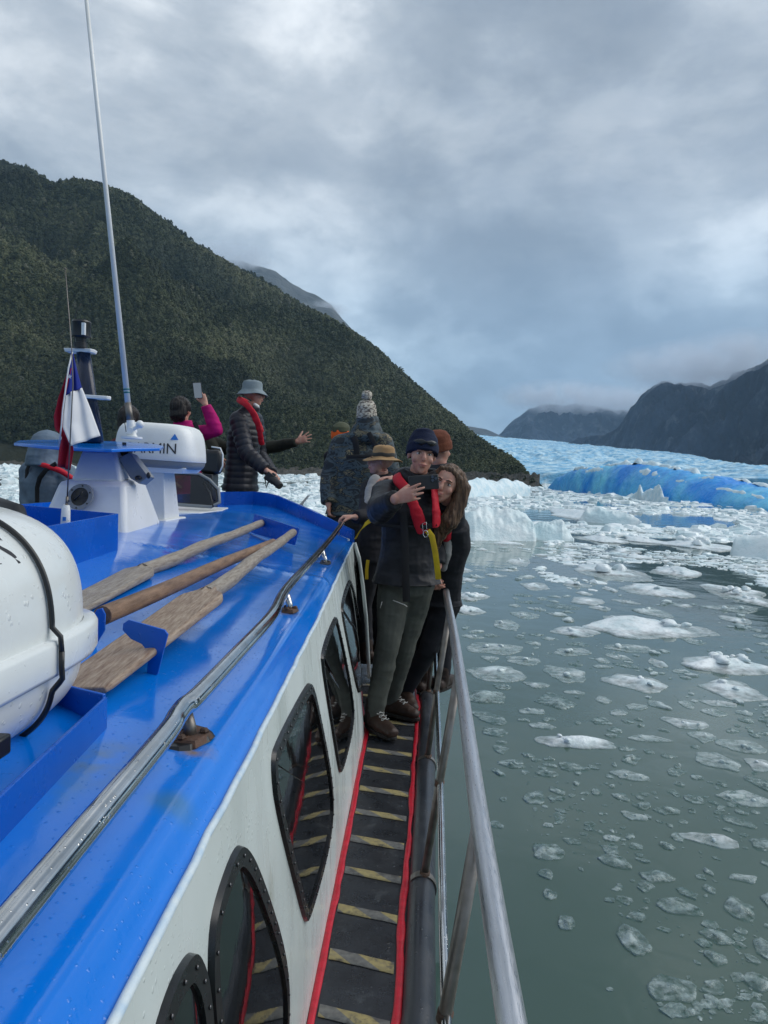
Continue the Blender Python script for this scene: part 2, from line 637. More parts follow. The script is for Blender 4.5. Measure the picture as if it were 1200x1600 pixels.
def foliage_material():
    m = mat('foliage', (0.03, 0.045, 0.018), r=0.85, spec=0.2)
    t = m.node_tree; L = t.links.new; b = bsdf(m)
    at = t.nodes.new('ShaderNodeAttribute'); at.attribute_name = 'tint'; at.attribute_type = 'INSTANCER'
    rp = t.nodes.new('ShaderNodeValToRGB'); e = rp.color_ramp.elements
    e[0].position = 0; e[0].color = (0.036, 0.044, 0.024, 1); e[1].position = 1; e[1].color = (0.17, 0.165, 0.11, 1)
    a_ = e.new(0.35); a_.color = (0.064, 0.076, 0.037, 1)
    a_ = e.new(0.65); a_.color = (0.100, 0.110, 0.053, 1)
    a_ = e.new(0.93); a_.color = (0.135, 0.140, 0.076, 1)
    L(at.outputs['Fac'], rp.inputs[0])
    tcn = t.nodes.new('ShaderNodeTexCoord'); n = t.nodes.new('ShaderNodeTexNoise'); n.inputs['Scale'].default_value = 0.006; n.inputs['Detail'].default_value = 5
    gm = t.nodes.new('ShaderNodeNewGeometry'); L(gm.outputs['Position'], n.inputs['Vector'])
    mr = t.nodes.new('ShaderNodeMapRange'); mr.inputs['From Min'].default_value = 0.4; mr.inputs['From Max'].default_value = 0.62
    L(n.outputs[0], mr.inputs['Value'])
    mx = t.nodes.new('ShaderNodeMix'); mx.data_type = 'RGBA'; mx.blend_type = 'MULTIPLY'
    L(mr.outputs[0], mx.inputs['Factor']); L(rp.outputs[0], mx.inputs[6]); mx.inputs[7].default_value = (0.42, 0.50, 0.58, 1)
    L(mx.outputs[2], b.inputs['Base Color'])
    return m


M_FOL = foliage_material()


def crown_proto(seed, tall, k=46):
    """one tree crown: k leafy clumps (open little fans) round a short trunk, unit size"""
    g = np.random.default_rng(seed)
    V = []; Fc = []; c = 0
    for i in range(k):
        th = g.uniform(0, 2 * math.pi); z = g.uniform(0.12, 1.0)
        rr = (0.5 * math.sin(math.pi * min(1, (z * 0.86 + 0.14))) ** 0.6) * g.uniform(0.55, 1.1)
        p = A(rr * math.cos(th), rr * math.sin(th), z * tall)
        nrm = A(math.cos(th) * 0.7, math.sin(th) * 0.7, 0.55) + g.normal(0, 0.3, 3); nrm /= np.linalg.norm(nrm)
        a = np.cross(nrm, A(0.1, 0.2, 1)); a /= np.linalg.norm(a); b = np.cross(nrm, a)
        s = g.uniform(0.13, 0.24)
        ring = [p + (a * math.cos(q) + b * math.sin(q)) * s * g.uniform(0.6, 1.25) - nrm * s * 0.35 for q in np.linspace(0, 2 * math.pi, 6)[:-1]]
        V += [p + nrm * s * 0.35] + ring
        for q in range(5): Fc.append((c, c + 1 + q, c + 1 + (q + 1) % 5))
        c += 6
    return np.array(V), np.array(Fc)


def scatter_forest():
    # crowns as merged meshes on patches would be heavy: geometry nodes instance them on a point mesh
    nr, nc, _ = HV.shape
    rows = int(nr / 1.25)
    # area-weighted sampling of grid cells
    a = HV[:-1, :-1]; b = HV[:-1, 1:]; c = HV[1:, :-1]; d = HV[1:, 1:]
    ar = np.linalg.norm(np.cross(b - a, c - a), axis=2)
    dist = np.linalg.norm(a[:, :, :2], axis=2)
    wgt = ar * np.clip(900 / dist, 0.5, 3.0) ** 1.5
    wgt[int(nr * 0.84):] *= 0.25
    wgt[0] = 0; wgt[1] *= 0.6
    wgt[:, -2:] *= 0.4
    pw = (wgt / wgt.sum()).ravel()
    N = 170000
    idx = nrg.choice(len(pw), N, p=pw)
    i = idx // (nc - 1); j = idx % (nc - 1)
    s = nrg.random((N, 1)); t = nrg.random((N, 1))
    p = (a[i, j] * (1 - s) + b[i, j] * s) * (1 - t) + (c[i, j] * (1 - s) + d[i, j] * s) * t
    # clearings and rock slides
    cl = fbm(p * 0.008, 4, 31)
    keep = nrg.random(N) > np.clip((cl - 0.42) * 4, 0, 0.75)
    p = p[keep]; N = len(p)
    dist = np.linalg.norm(p[:, :2], axis=1)
    sc = (3.0 + 3.2 * nrg.random(N) ** 2) * np.clip(dist / 700, 0.50, 1.35)
    ez = fbm(p * 0.02, 3, 44)
    tint = np.clip(0.50 + 1.0 * fbm(p * A(0.007, 0.004, 0.011), 5, 71) + 0.30 * nrg.normal(0, 0.5, N) + 0.10 * ez, 0, 0.93)
    dead = nrg.random(N) < 0.035
    tint[dead] = nrg.uniform(0.94, 1.0, dead.sum())
    p[:, 2] -= 0.8
    kind = nrg.integers(0, 4, N)
    me = bpy.data.meshes.new('forest'); me.vertices.add(N); me.vertices.foreach_set('co', p.astype(np.float32).ravel())
    for nm, arr in (('size', sc), ('tint', tint), ('turn', nrg.random(N) * 6.283)):
        at = me.attributes.new(nm, 'FLOAT', 'POINT'); at.data.foreach_set('value', arr.astype(np.float32))
    at = me.attributes.new('which', 'INT', 'POINT'); at.data.foreach_set('value', kind.astype(np.int32))
    o = bpy.data.objects.new('forest', me); col.objects.link(o)
    protos = []
    ng = bpy.data.node_groups.new('forest_nodes', 'GeometryNodeTree')
    ng.interface.new_socket('Geometry', in_out='INPUT', socket_type='NodeSocketGeometry')
    ng.interface.new_socket('Geometry', in_out='OUTPUT', socket_type='NodeSocketGeometry')
    gi = ng.nodes.new('NodeGroupInput'); go = ng.nodes.new('NodeGroupOutput')
    L = ng.links.new
    jn = ng.nodes.new('GeometryNodeJoinGeometry')
    m2p = ng.nodes.new('GeometryNodeMeshToPoints'); L(gi.outputs[0], m2p.inputs[0])

    def attr(nm, ty='FLOAT'):
        q = ng.nodes.new('GeometryNodeInputNamedAttribute'); q.data_type = ty; q.inputs[0].default_value = nm
        return q.outputs[0]
    for kq in range(4):
        V, Fc = crown_proto(100 + kq, [1.15, 1.35, 1.0, 1.6][kq])
        pm = meshobj('crown', V, Fc, M_FOL, smooth=False)
        protos.append(pm); col.objects.unlink(pm); pm.use_fake_user = True
        oi = ng.nodes.new('GeometryNodeObjectInfo'); oi.inputs['Object'].default_value = pm; oi.inputs['As Instance'].default_value = True
        cmpn = ng.nodes.new('FunctionNodeCompare'); cmpn.data_type = 'INT'; cmpn.operation = 'EQUAL'
        L(attr('which', 'INT'), cmpn.inputs[2]); cmpn.inputs[3].default_value = kq
        ip = ng.nodes.new('GeometryNodeInstanceOnPoints')
        L(m2p.outputs[0], ip.inputs['Points']); L(cmpn.outputs[0], ip.inputs['Selection']); L(oi.outputs['Geometry'], ip.inputs['Instance'])
        cx = ng.nodes.new('ShaderNodeCombineXYZ'); L(attr('turn'), cx.inputs[2])
        L(cx.outputs[0], ip.inputs['Rotation']); L(attr('size'), ip.inputs['Scale'])
        L(ip.outputs[0], jn.inputs[0])
    L(jn.outputs[0], go.inputs[0])
    md = o.modifiers.new('crowns', 'NODES'); md.node_group = ng
    return o, protos


fo, protos = scatter_forest()
tag(fo, 'dense dark green forest covering the steep hillside left of the fjord', 'forest', kind='stuff')

# ---- misty ridge behind the forested hill
MISTY = [(250, 740, 2600, 470, 4600), (320, 740, 2600, 405, 4600), (350, 740, 2600, 406, 4500), (380, 740, 2600, 408, 4500), (405, 740, 2600, 418, 4450), (430, 740, 2600, 426, 4400), (455, 740, 2600, 446, 4300), (480, 740, 2600, 461, 4250),
         (500, 740, 2600, 468, 4200), (520, 740, 2600, 480, 4150), (532, 740, 2600, 497, 4100), (545, 740, 2600, 512, 4000), (600, 740, 2600, 560, 4000), (700, 740, 2600, 660, 3900), (760, 744, 3500, 672, 3900), (800, 744, 3500, 690, 3900)]
M_FARR = mat('far_rock', (0.075, 0.08, 0.075), r=0.95, c2=(0.03, 0.034, 0.03), nscale=0.008, ndetail=8, bump=1.0, bscale=0.02, bdist=20)
o, _ = loft_terrain('misty_ridge', MISTY, M_FARR, 150, 90, gexp=1.1, amp=0.22, nscale=0.0015, seed=13)
tag(o, kind='structure')

# ---- rocky mountains at right
M_ROCK = mat('dark_rock', (0.005, 0.010, 0.024), r=0.95, c2=(0.034, 0.048, 0.076), nscale=0.014, ndetail=10, nlo=0.42, nhi=0.66, stretch=(1, 1, 0.5), bump=1.0, bscale=0.035, bdist=22, spec=0.1, c3=(0.085, 0.098, 0.115), c3scale=0.028, c3lo=0.55, c3hi=0.70)
FARM = [(760, 752, 3400, 690, 4700), (778, 752, 3400, 682, 4700), (800, 752, 3400, 660, 4700), (826, 752, 3400, 640, 4700), (850, 752, 3400, 633, 4700), (880, 752, 3400, 634, 4700), (910, 752, 3400, 634, 4700),
        (940, 754, 3400, 640, 4600), (980, 754, 3400, 644, 4600), (1010, 756, 3400, 655, 4500), (1060, 758, 3400, 665, 4500)]
o, _ = loft_terrain('far_mountain', FARM, M_ROCK, 300, 150, gexp=1.1, amp=0.36, nscale=0.0026, seed=23, jag=1.6, octv=7)
tag(o, kind='structure')
BIGM = [(880, 735, 2300, 694, 2600), (915, 740, 2250, 684, 2700), (945, 742, 2200, 681, 2800), (965, 744, 2150, 668, 2900), (985, 745, 2100, 642, 3000), (1005, 746, 2000, 622, 3050), (1022, 748, 2000, 606, 3100), (1040, 749, 1950, 597, 3100),
        (1062, 750, 1900, 601, 3100), (1090, 751, 1850, 604, 3100), (1110, 752, 1800, 609, 3050), (1135, 753, 1700, 601, 3000), (1150, 754, 1650, 592, 2900), (1165, 755, 1600, 583, 2800), (1185, 756, 1600, 576, 2750),
        (1210, 757, 1550, 566, 2700), (1260, 759, 1500, 540, 2700), (1400, 764, 1500, 480, 2700), (1700, 770, 1500, 420, 2700)]
o, _ = loft_terrain('rocky_mountain', BIGM, M_ROCK, 620, 300, gexp=1.12, amp=0.80, nscale=0.0040, seed=37, jag=2.6, octv=8)
tag(o, kind='structure')

# ---- glacier


def ice_material(name, c, c2, nscale, bump=0.6, bscale=3.0, bdist=0.1, r=0.5, sss=0.0, clear_low=None, c3=None, lo=0.4, hi=0.62, drops=0):
    m = mat(name, c, r=r, c2=c2, nscale=nscale, ndetail=7, nlo=lo, nhi=hi, bump=bump, bscale=bscale, bdist=bdist, coord='Object')
    b = bsdf(m)
    t = m.node_tree; L = t.links.new
    if clear_low is not None:
        # thin wet edges of the ice let the water show through
        out = t.nodes['Material Output']
        gm = t.nodes.new('ShaderNodeNewGeometry'); sp = t.nodes.new('ShaderNodeSeparateXYZ'); L(gm.outputs['Position'], sp.inputs[0])
        n = t.nodes.new('ShaderNodeTexNoise'); n.inputs['Scale'].default_value = clear_low[3]; n.inputs['Detail'].default_value = 6; n.inputs['Roughness'].default_value = 0.65
        L(gm.outputs['Position'], n.inputs['Vector'])
        nm = t.nodes.new('ShaderNodeMapRange'); nm.inputs['From Min'].default_value = 0.3; nm.inputs['From Max'].default_value = 0.7
        nm.inputs['To Min'].default_value = -clear_low[2]; nm.inputs['To Max'].default_value = clear_low[2]
        L(n.outputs[0], nm.inputs['Value'])
        mr = t.nodes.new('ShaderNodeMapRange'); mr.inputs['From Min'].default_value = clear_low[0]; mr.inputs['From Max'].default_value = clear_low[1]
        mr.inputs['To Min'].default_value = 0.30; mr.inputs['To Max'].default_value = 1.0
        L(sp.outputs[2], mr.inputs['Value'])
        ad = t.nodes.new('ShaderNodeMath'); ad.operation = 'ADD'; ad.use_clamp = True; L(mr.outputs[0], ad.inputs[0]); L(nm.outputs[0], ad.inputs[1])
        tr = t.nodes.new('ShaderNodeBsdfTransparent'); tr.inputs[0].default_value = (0.86, 0.93, 0.92, 1)
        ms = t.nodes.new('ShaderNodeMixShader'); L(ad.outputs[0], ms.inputs[0]); L(tr.outputs[0], ms.inputs[1]); L(b.outputs[0], ms.inputs[2]); L(ms.outputs[0], out.inputs[0])
    if sss:
        b.inputs['Subsurface Weight'].default_value = sss; b.inputs['Subsurface Radius'].default_value = (0.3, 0.8, 1.0); b.inputs['Subsurface Scale'].default_value = 0.1
    return m


M_GLAC = ice_material('glacier_ice', (0.14, 0.44, 0.70), (0.58, 0.80, 0.90), 0.07, bump=1.0, bscale=0.12, bdist=4.0, r=0.6)
GLAC = [(740, 757, 620, 682, 3600), (785, 757, 600, 687, 3600), (850, 758, 580, 692, 3500), (900, 759, 560, 696, 3300), (950, 760, 545, 700, 3100), (1000, 761, 530, 706, 2800), (1050, 762, 520, 713, 2400),
        (1085, 763, 510, 719, 2000), (1120, 764, 500, 727, 1600), (1160, 765, 490, 738, 1200), (1200, 767, 480, 748, 1000), (1260, 769, 470, 754, 900), (1400, 773, 450, 762, 800)]


def glac_hook(V, T, us, ZR):
    # crevasses: ridged blades across the flow, and a steep calving front
    p = V.reshape(-1, 3)
    a = fbm(p * A(0.030, 0.012, 0) + A(0, 0, 3), 4, 61, 0.6, True).reshape(T.shape)
    b = fbm(p * A(0.010, 0.004, 0) + A(0, 0, 8), 3, 66, 0.5, True).reshape(T.shape)
    V[:, :, 2] += (a * 5.5 + b * 5.0) * np.clip(T * 14, 0, 1) * np.clip((1.25 - T) * 3, 0.2, 1)
    V[:, :, 2] += 7 * sstep(0.0, 0.006, T) * (T < 1)


o, GV = loft_terrain('glacier', GLAC, M_GLAC, 420, 330, gexp=1.0, amp=0.0, nscale=0.003, seed=51, behind=0.02, rowbias=2.0, hook=glac_hook, z0=-1)
tag(o, 'pale blue crevassed glacier sloping down between the mountains to the water', 'glacier')
# ---- the blue iceberg
def lump(name, u0, u1, topline, base_v, D, depth, mat_, nu=120, nv=50, rough=0.10, seed=1, parent=None, pw=0.95):
    """an iceberg whose crest follows topline [(u, v)...]; base row base_v at the near side; thickness depth away from the viewer"""
    us = np.linspace(u0, u1, nu)
    tl = np.array(topline, float)
    V = np.zeros((nv, nu, 3))
    for j, u in enumerate(us):
        bv = np.interp(u, [b[0] for b in base_v], [b[1] for b in base_v])
        near = P(u, bv, z=0.0)
        dn = np.linalg.norm(near[:2]); dirh = near[:2] / dn
        e = (u - u0) / (u1 - u0)
        dd = depth * max(0.15, math.sin(math.pi * min(max(e, 0.02), 0.98)) ** 0.5)
        tv = np.interp(u, tl[:, 0], tl[:, 1])
        crest_d = dn + dd * 0.5
        zc = max(0.02, P(u, tv, D=crest_d)[2])
        for i in range(nv):
            t = i / (nv - 1)
            k = math.sin(math.pi * t)
            V[i, j] = (dirh[0] * (dn + dd * t), dirh[1] * (dn + dd * t), zc * k ** pw - 0.12 * (1 - k))
    n = fbm(V.reshape(-1, 3) / depth * (7 if pw < 0.9 else 4.2), 5, seed, 0.55, True).reshape(nv, nu)
    n2 = fbm(V.reshape(-1, 3) / depth * 2, 3, seed + 9, 0.5).reshape(nv, nu)
    zs = V[:, :, 2].max()
    V[:, :, 2] += (n * 0.5 + n2 * 0.5) * rough * zs * np.clip(V[:, :, 2] / zs * 2, 0, 1)
    return meshobj(name, V.reshape(-1, 3), gridfaces(nv, nu), mat_, parent)


M_BLUE = ice_material('blue_ice', (0.000, 0.27, 0.84), (0.22, 0.72, 0.95), 0.09, bump=0.9, bscale=0.35, bdist=0.8, r=0.3, lo=0.40, hi=0.66)
bsdf(M_BLUE).inputs['Specular IOR Level'].default_value = 0.2
_t = M_BLUE.node_tree; _mx = [n for n in _t.nodes if n.type == 'MIX'][0]
_n = [n for n in _t.nodes if n.type == 'TEX_NOISE'][0]; _n.inputs['Scale'].default_value = 0.085
M_SNOW = ice_material('snowy_ice', (0.72, 0.82, 0.85), (0.50, 0.68, 0.76), 1.2, bump=0.7, bscale=4.0, bdist=0.08, r=0.55)
berg = lump('iceberg', 856, 1330, [(856, 762), (868, 748), (885, 739), (905, 734), (930, 731), (965, 729), (995, 727), (1030, 729), (1060, 734), (1095, 741), (1130, 747), (1165, 755), (1210, 766), (1330, 776)],
            [(856, 765), (950, 774), (1060, 784), (1200, 797), (1330, 802)], None, 26, M_BLUE, 300, 70, 0.12, 5, None, 0.62)
tag(berg, 'large smooth deep blue iceberg lying low in front of the glacier', 'iceberg')
# white crusts and rubble lying on the blue berg: parts of it
bv = np.array([v.co[:] for v in berg.data.vertices]).reshape(70, 300, 3)


def crust(k, i0, j0, wi, wj, hh):
    ni, nj = 16, 34
    V = []
    for a in range(ni):
        for b in range(nj):
            ii = min(69, max(0, i0 + (a / (ni - 1) - 0.5) * wi)); jj = min(299, max(0, j0 + (b / (nj - 1) - 0.5) * wj))
            i_, j_ = min(68, int(ii)), min(298, int(jj)); fi, fj = ii - i_, jj - j_
            q = (bv[i_, j_] * (1 - fi) + bv[i_ + 1, j_] * fi) * (1 - fj) + (bv[i_, j_ + 1] * (1 - fi) + bv[i_ + 1, j_ + 1] * fi) * fj
            rr = math.hypot((a / (ni - 1) - 0.5) * 2, (b / (nj - 1) - 0.5) * 2)
            q[2] += hh * max(-0.5, (0.9 - rr ** 2 + 0.9 * float(vnoise((q * 0.45)[None], k)[0]) + 0.5 * float(vnoise((q * 1.3)[None], k + 5)[0]))) * 0.7 - 0.04
            V.append(q)
    meshobj('snow_crust', V, gridfaces(ni, nj), M_SNOW, berg)


for k, (i0, j0, wi, wj, hh) in enumerate([(35, 30, 10, 22, 0.7), (34, 62, 8, 16, 0.6), (37, 92, 16, 46, 1.0), (33, 118, 9, 26, 0.8), (35, 140, 9, 22, 0.7), (16, 96, 9, 26, 0.6), (34, 165, 9, 22, 0.5), (20, 150, 5, 24, 0.35), (9, 180, 4, 30, 0.3),
                                       (34, 190, 8, 20, 0.5), (12, 130, 4, 16, 0.3), (30, 210, 8, 30, 0.4), (8, 208, 4, 16, 0.25), (22, 46, 10, 20, 0.3)]):
    crust(k + 3, i0, j0, wi, wj, hh)

# ---- white bergs


def white_berg(name, label, tl, base, depth, seed, rough=0.22, mat_=None, nu=70, nv=34, cat='iceberg', group=None):
    o = lump(name, tl[0][0], tl[-1][0], tl, base, None, depth, mat_ or M_BERG, nu, nv, rough, seed)
    tag(o, label, cat, group)
    return o


M_BERG = ice_material('berg_ice', (0.74, 0.82, 0.83), (0.52, 0.68, 0.72), 0.7, bump=0.8, bscale=5.0, bdist=0.06, r=0.4)
white_berg('iceberg', 'chunky white iceberg just beside the smiling woman\'s hair', [(698, 838), (706, 815), (722, 806), (740, 801), (758, 798), (772, 803), (790, 797), (808, 800), (820, 808), (832, 822), (838, 840)],
           [(698, 842), (740, 845), (838, 846)], 4.2, 61, 0.55)
white_berg('iceberg', 'small rounded white iceberg with a dark hollow, right of the chunky one', [(826, 838), (834, 820), (846, 817), (862, 818), (878, 815), (886, 830), (897, 842)], [(826, 844), (897, 846)], 2.4, 67, 0.5)
white_berg('iceberg', 'pale smooth iceberg cut off at the right edge of the view', [(1140, 866), (1146, 842), (1165, 838), (1190, 836), (1230, 838), (1260, 850), (1275, 866)], [(1140, 868), (1200, 876), (1275, 872)], 2.6, 71, 0.12, nu=60)
white_berg('iceberg', 'white rubble mound lying against the foot of the blue iceberg', [(984, 778), (994, 770), (999, 758), (1004, 770), (1012, 768), (1020, 764), (1030, 761), (1036, 774), (1044, 780)], [(984, 780), (1044, 787)], 6, 77, 0.35, M_SNOW)
white_berg('iceberg', 'low white and turquoise ice ridge under the dark point of the hill', [(716, 772), (724, 754), (745, 749), (770, 752), (790, 750), (815, 753), (828, 764)], [(716, 778), (828, 776)], 9, 83, 0.3, M_SNOW)
white_berg('iceberg', 'long low pale iceberg midway between the chunky berg and the blue one', [(905, 812), (915, 798), (935, 793), (950, 796), (965, 800), (985, 806), (1002, 815)], [(905, 815), (1002, 822)], 3.2, 89, 0.3)

# ---- floes


def make_floe(name, c, L_, W_, H_, ang, seed, mat_, nr=9, ns=30, bumps=0, edge=0.10, draft=0.03):
    """a floating slab: chipped outline, uneven top; c on the water"""
    g = np.random.default_rng(seed)
    K = g.integers(6, 10)
    ka = np.sort(g.uniform(0, 2 * math.pi, K)); kd = g.uniform(0.72, 1.05, K)
    th = np.linspace(0, 2 * math.pi, ns, endpoint=False)
    rr = np.full(ns, 1.25)
    for a_, d_ in zip(ka, kd):
        cs = np.cos(th - a_)
        rr = np.where(cs > 0.05, np.minimum(rr, d_ / np.maximum(cs, 0.05)), rr)
    rr *= 1 + 0.09 * vnoise(np.stack([np.cos(th) * 3, np.sin(th) * 3, th * 0 + seed], 1), seed)
    prof = np.linspace(0, 1, nr) ** 0.75
    V = [[0, 0, 0]]
    ro = np.concatenate([prof[1:], [1.02]])
    zp = np.concatenate([1 - 0.72 * prof[1:] ** 4, [-draft / max(H_, 1e-3)]])
    X = (rr[None] * ro[:, None]) * np.cos(th)[None] * L_ / 2; Y = (rr[None] * ro[:, None]) * np.sin(th)[None] * W_ / 2
    Z = np.repeat(zp[:, None], ns, 1)
    q = np.stack([X, Y, Z * 0], -1).reshape(-1, 3)
    s_ = 3.0 / max(L_, W_)
    n = fbm(q * s_ * 1.3 + seed, 4, seed, 0.55, False).reshape(X.shape); n2 = fbm(q * s_ * 0.5 + seed, 2, seed + 5, 0.5).reshape(X.shape)
    tilt = (X * math.cos(g.uniform(0, 6)) + Y * 0.5) / max(L_, W_)
    pl = np.full(X.shape, 9.0)
    for _ in range(7):
        a_ = g.uniform(0, 6.283); pl = np.minimum(pl, g.uniform(0.55, 1.25) + g.uniform(0.3, 2.2) * (np.cos(a_) * X / L_ * 2 + np.sin(a_) * Y / W_ * 2))
    pl = np.clip(pl, 0.10, 1.5)
    Zt = H_ * (Z * (0.10 + 0.75 * pl + 0.30 * n2 + 0.28 * n + 0.3 * tilt))
    Zt[:-1] = np.maximum(Zt[:-1], 0.008 - 0.0 * Z[:-1])
    Zt[-1] = -draft
    Vt = np.stack([X, Y, Zt], -1).reshape(-1, 3)
    V = np.concatenate([[[0, 0, H_ * (0.6 + 0.5 * float(n2[0].mean()))]], Vt])
    F4 = []; n_r = len(ro)
    F3 = [(0, 1 + k, 1 + (k + 1) % ns) for k in range(ns)]
    for i in range(n_r - 1):
        for k in range(ns):
            k2 = (k + 1) % ns
            F4.append((1 + i * ns + k, 1 + (i + 1) * ns + k, 1 + (i + 1) * ns + k2, 1 + i * ns + k2))
    F = F3 + F4
    V = list(map(tuple, V))
    # chunks frozen on top
    for b in range(bumps):
        a_ = g.uniform(0, 6.28); r_ = g.uniform(0, 0.55); s = g.uniform(0.035, 0.10) * min(L_, W_)
        cx, cy = math.cos(a_) * r_ * L_ / 2, math.sin(a_) * r_ * W_ / 2
        o_ = len(V)
        for i in range(5):
            ph = math.pi * (i + 0.1) / 4.2 * 0.62
            for k in range(8):
                t = k * math.pi / 4
                jj = 1 + 0.25 * g.normal()
                V.append((cx + s * math.sin(ph) * math.cos(t) * jj, cy + s * math.sin(ph) * math.sin(t) * jj, H_ * 0.5 + s * 0.75 * math.cos(ph)))
        for i in range(4):
            for k in range(8):
                k2 = (k + 1) % 8
                F.append((o_ + i * 8 + k, o_ + (i + 1) * 8 + k, o_ + (i + 1) * 8 + k2, o_ + i * 8 + k2))
        F.append(tuple(o_ + k for k in range(8)))
    me = bpy.data.meshes.new(name); me.from_pydata(V, [], F); me.materials.append(mat_)
    me.polygons.foreach_set('use_smooth', [True] * len(me.polygons))
    o = bpy.data.objects.new(name, me); col.objects.link(o)
    o.location = (float(c[0]), float(c[1]), 0.0); o.rotation_euler = (0, 0, ang)
    return o


M_FLOE = ice_material('floe_ice', (0.86, 0.91, 0.92), (0.62, 0.73, 0.75), 3.0, bump=0.9, bscale=14, bdist=0.02, r=0.28, clear_low=(0.0, 0.05, 0.25, 9.0))
M_FLOE2 = ice_material('wet_clear_ice', (0.74, 0.83, 0.83), (0.42, 0.53, 0.53), 3.0, bump=0.6, bscale=22, bdist=0.02, r=0.18, clear_low=(0.0, 0.05, 0.28, 9.0))
M_CHIP = ice_material('brash', (0.86, 0.92, 0.93), (0.56, 0.70, 0.73), 0.8, bump=0.6, bscale=8, bdist=0.03, r=0.35)
M_SLUSH = ice_material('slush_ice', (0.48, 0.58, 0.57), (0.22, 0.31, 0.30), 6.0, bump=0.5, bscale=25, bdist=0.02, r=0.15, clear_low=(0.0, 0.08, 0.45, 14.0))

# (u, v, width px, height px, kind, label): the pieces one can point to
HERO = [
    (885, 1159, 118, 30, 'b', 'white ice floe with small lumps on top, alone beside the guard rail'),
    (850, 1134, 36, 13, 'g', 'small grey disc of ice just above the lumpy floe near the rail'),
    (1075, 1131, 66, 22, 's', 'clean bright white floe right of the open dark water'),
    (1013, 1153, 58, 12, 'g', 'thin grey lens of ice left of the clean bright floe'),
    (995, 1065, 108, 34, 's', 'angular flat white floe with a raised back edge'),
    (1124, 1190, 76, 30, 'g', 'oval ridged grey floe near the right edge'),
    (1100, 1150, 44, 20, 'g', 'cracked grey slab touching the clean bright floe'),
    (1162, 1165, 62, 26, 'g', 'flat ragged grey sheet left of the right edge'),
    (1192, 1196, 50, 22, 's', 'white slab cut by the right edge beside the oval ridged floe'),
    (1110, 1311, 86, 24, 's', 'long pointed white floe in the open green water'),
    (1159, 1372, 46, 13, 'g', 'small slim floe in the green water at right'),
    (990, 1213, 58, 18, 'g', 'mottled grey floe left of the oval ridged one'),
    (1138, 1076, 92, 30, 's', 'crumpled white floe tilted at the right side'),
    (1125, 1037, 142, 40, 'b', 'wide lumpy white floe with an icy crest at the right side'),
    (1122, 1099, 44, 11, 's', 'narrow curved white chip under the crumpled floe'),
    (1066, 1049, 24, 9, 'g', 'tiny dark-edged disc of ice beside the wide lumpy floe'),
    (1028, 1036, 26, 13, 's', 'bright small cube of ice left of the wide lumpy floe'),
    (1040, 983, 196, 30, 's', 'largest flat floe, a long greenish plate with a small white peak'),
    (960, 895, 118, 26, 's', 'big smooth white floe with a humped back, in the middle of the ice field'),
    (1052, 893, 66, 27, 'b', 'round grey-white hummock right of the smooth humped floe'),
    (1021, 922, 86, 24, 's', 'flat-topped slab with a straight front edge'),
    (1152, 926, 78, 34, 'b', 'high white floe with a rounded shoulder at the right'),
    (1180, 938, 48, 18, 's', 'white slab behind the rounded shoulder, at the right edge'),
    (902, 914, 50, 10, 's', 'thin white slab left of the flat-topped one'),
    (835, 916, 40, 14, 's', 'little white wedge between the rail and the ice field'),
    (951, 920, 20, 9, 's', 'tiny white block next to the thin slab'),
    (733, 932, 54, 18, 'b', 'knobbly row of ice lumps beside the top of the guard rail'),
    (733, 953, 42, 22, 'b', 'double slab of snow-white ice below the knobbly row'),
    (895, 987, 72, 18, 's', 'flat white plate left of the largest greenish floe'),
    (780, 1012, 92, 22, 'g', 'pale oval floe near the rail beyond the open water'),
    (822, 1031, 50, 16, 'g', 'pair of thin plates right of the pale oval floe'),
    (893, 1018, 52, 16, 'g', 'half-sunk plate below the flat white one'),
    (983, 1012, 66, 16, 'g', 'long half-sunk plate under the largest floe'),
    (885, 1055, 62, 26, 'g', 'glassy slushy floe left of the angular flat floe'),
    (775, 1050, 84, 26, 'g', 'dark slushy floe showing water through it, beside the rail'),
    (960, 967, 40, 16, 's', 'small pale block left of the greenish plate'),
    (1018, 955, 56, 16, 'g', 'grey slab between the flat-topped slab and the greenish plate'),
    (1146, 951, 76, 14, 'g', 'low grey strip of ice at the right under the rounded shoulder'),
    (1153, 969, 46, 14, 's', 'small tilted white plate at the right'),
    (766, 1029, 24, 10, 'g', 'triangular glass-like chip near the rail'),
    (820, 962, 40, 12, 'g', 'thin grey chip in the dark water beside the rail'),
    (793, 975, 44, 20, 'g', 'slushy cluster in the dark water beside the rail'),
    (1085, 1002, 30, 12, 'g', 'small sunken chip right under the greenish plate'),
    (712, 888, 44, 12, 's', 'low white slab right behind the rail top'),
    (812, 876, 36, 14, 's', 'small white block in front of the chunky white iceberg'),
    (920, 806, 92, 20, 's', 'flat ice ramp lying before the long low pale iceberg'),
    (1090, 852, 100, 22, 'b', 'broad white floe left of the iceberg at the right edge'),
    (940, 842, 70, 16, 'b', 'snowy hump among the packed ice'),
    (1010, 845, 60, 12, 's', 'pale plate in the packed ice'),
    (955, 1310, 26, 10, 'g', 'tiny pale chip in the green water, far from the others'),
    (855, 1290, 18, 7, 'g', 'tiny disc of ice alone right of the guard rail'),
    (990, 1205 + 70, 40, 14, 'g', 'faint half-sunk flake in the middle of the green water'),
    (1143, 1245, 50, 18, 'g', 'rough wet lump right of the long pointed floe'),
    (1180, 1250, 60, 26, 'g', 'crackled sheet at the right edge above the pointed floe'),
]
taken = []
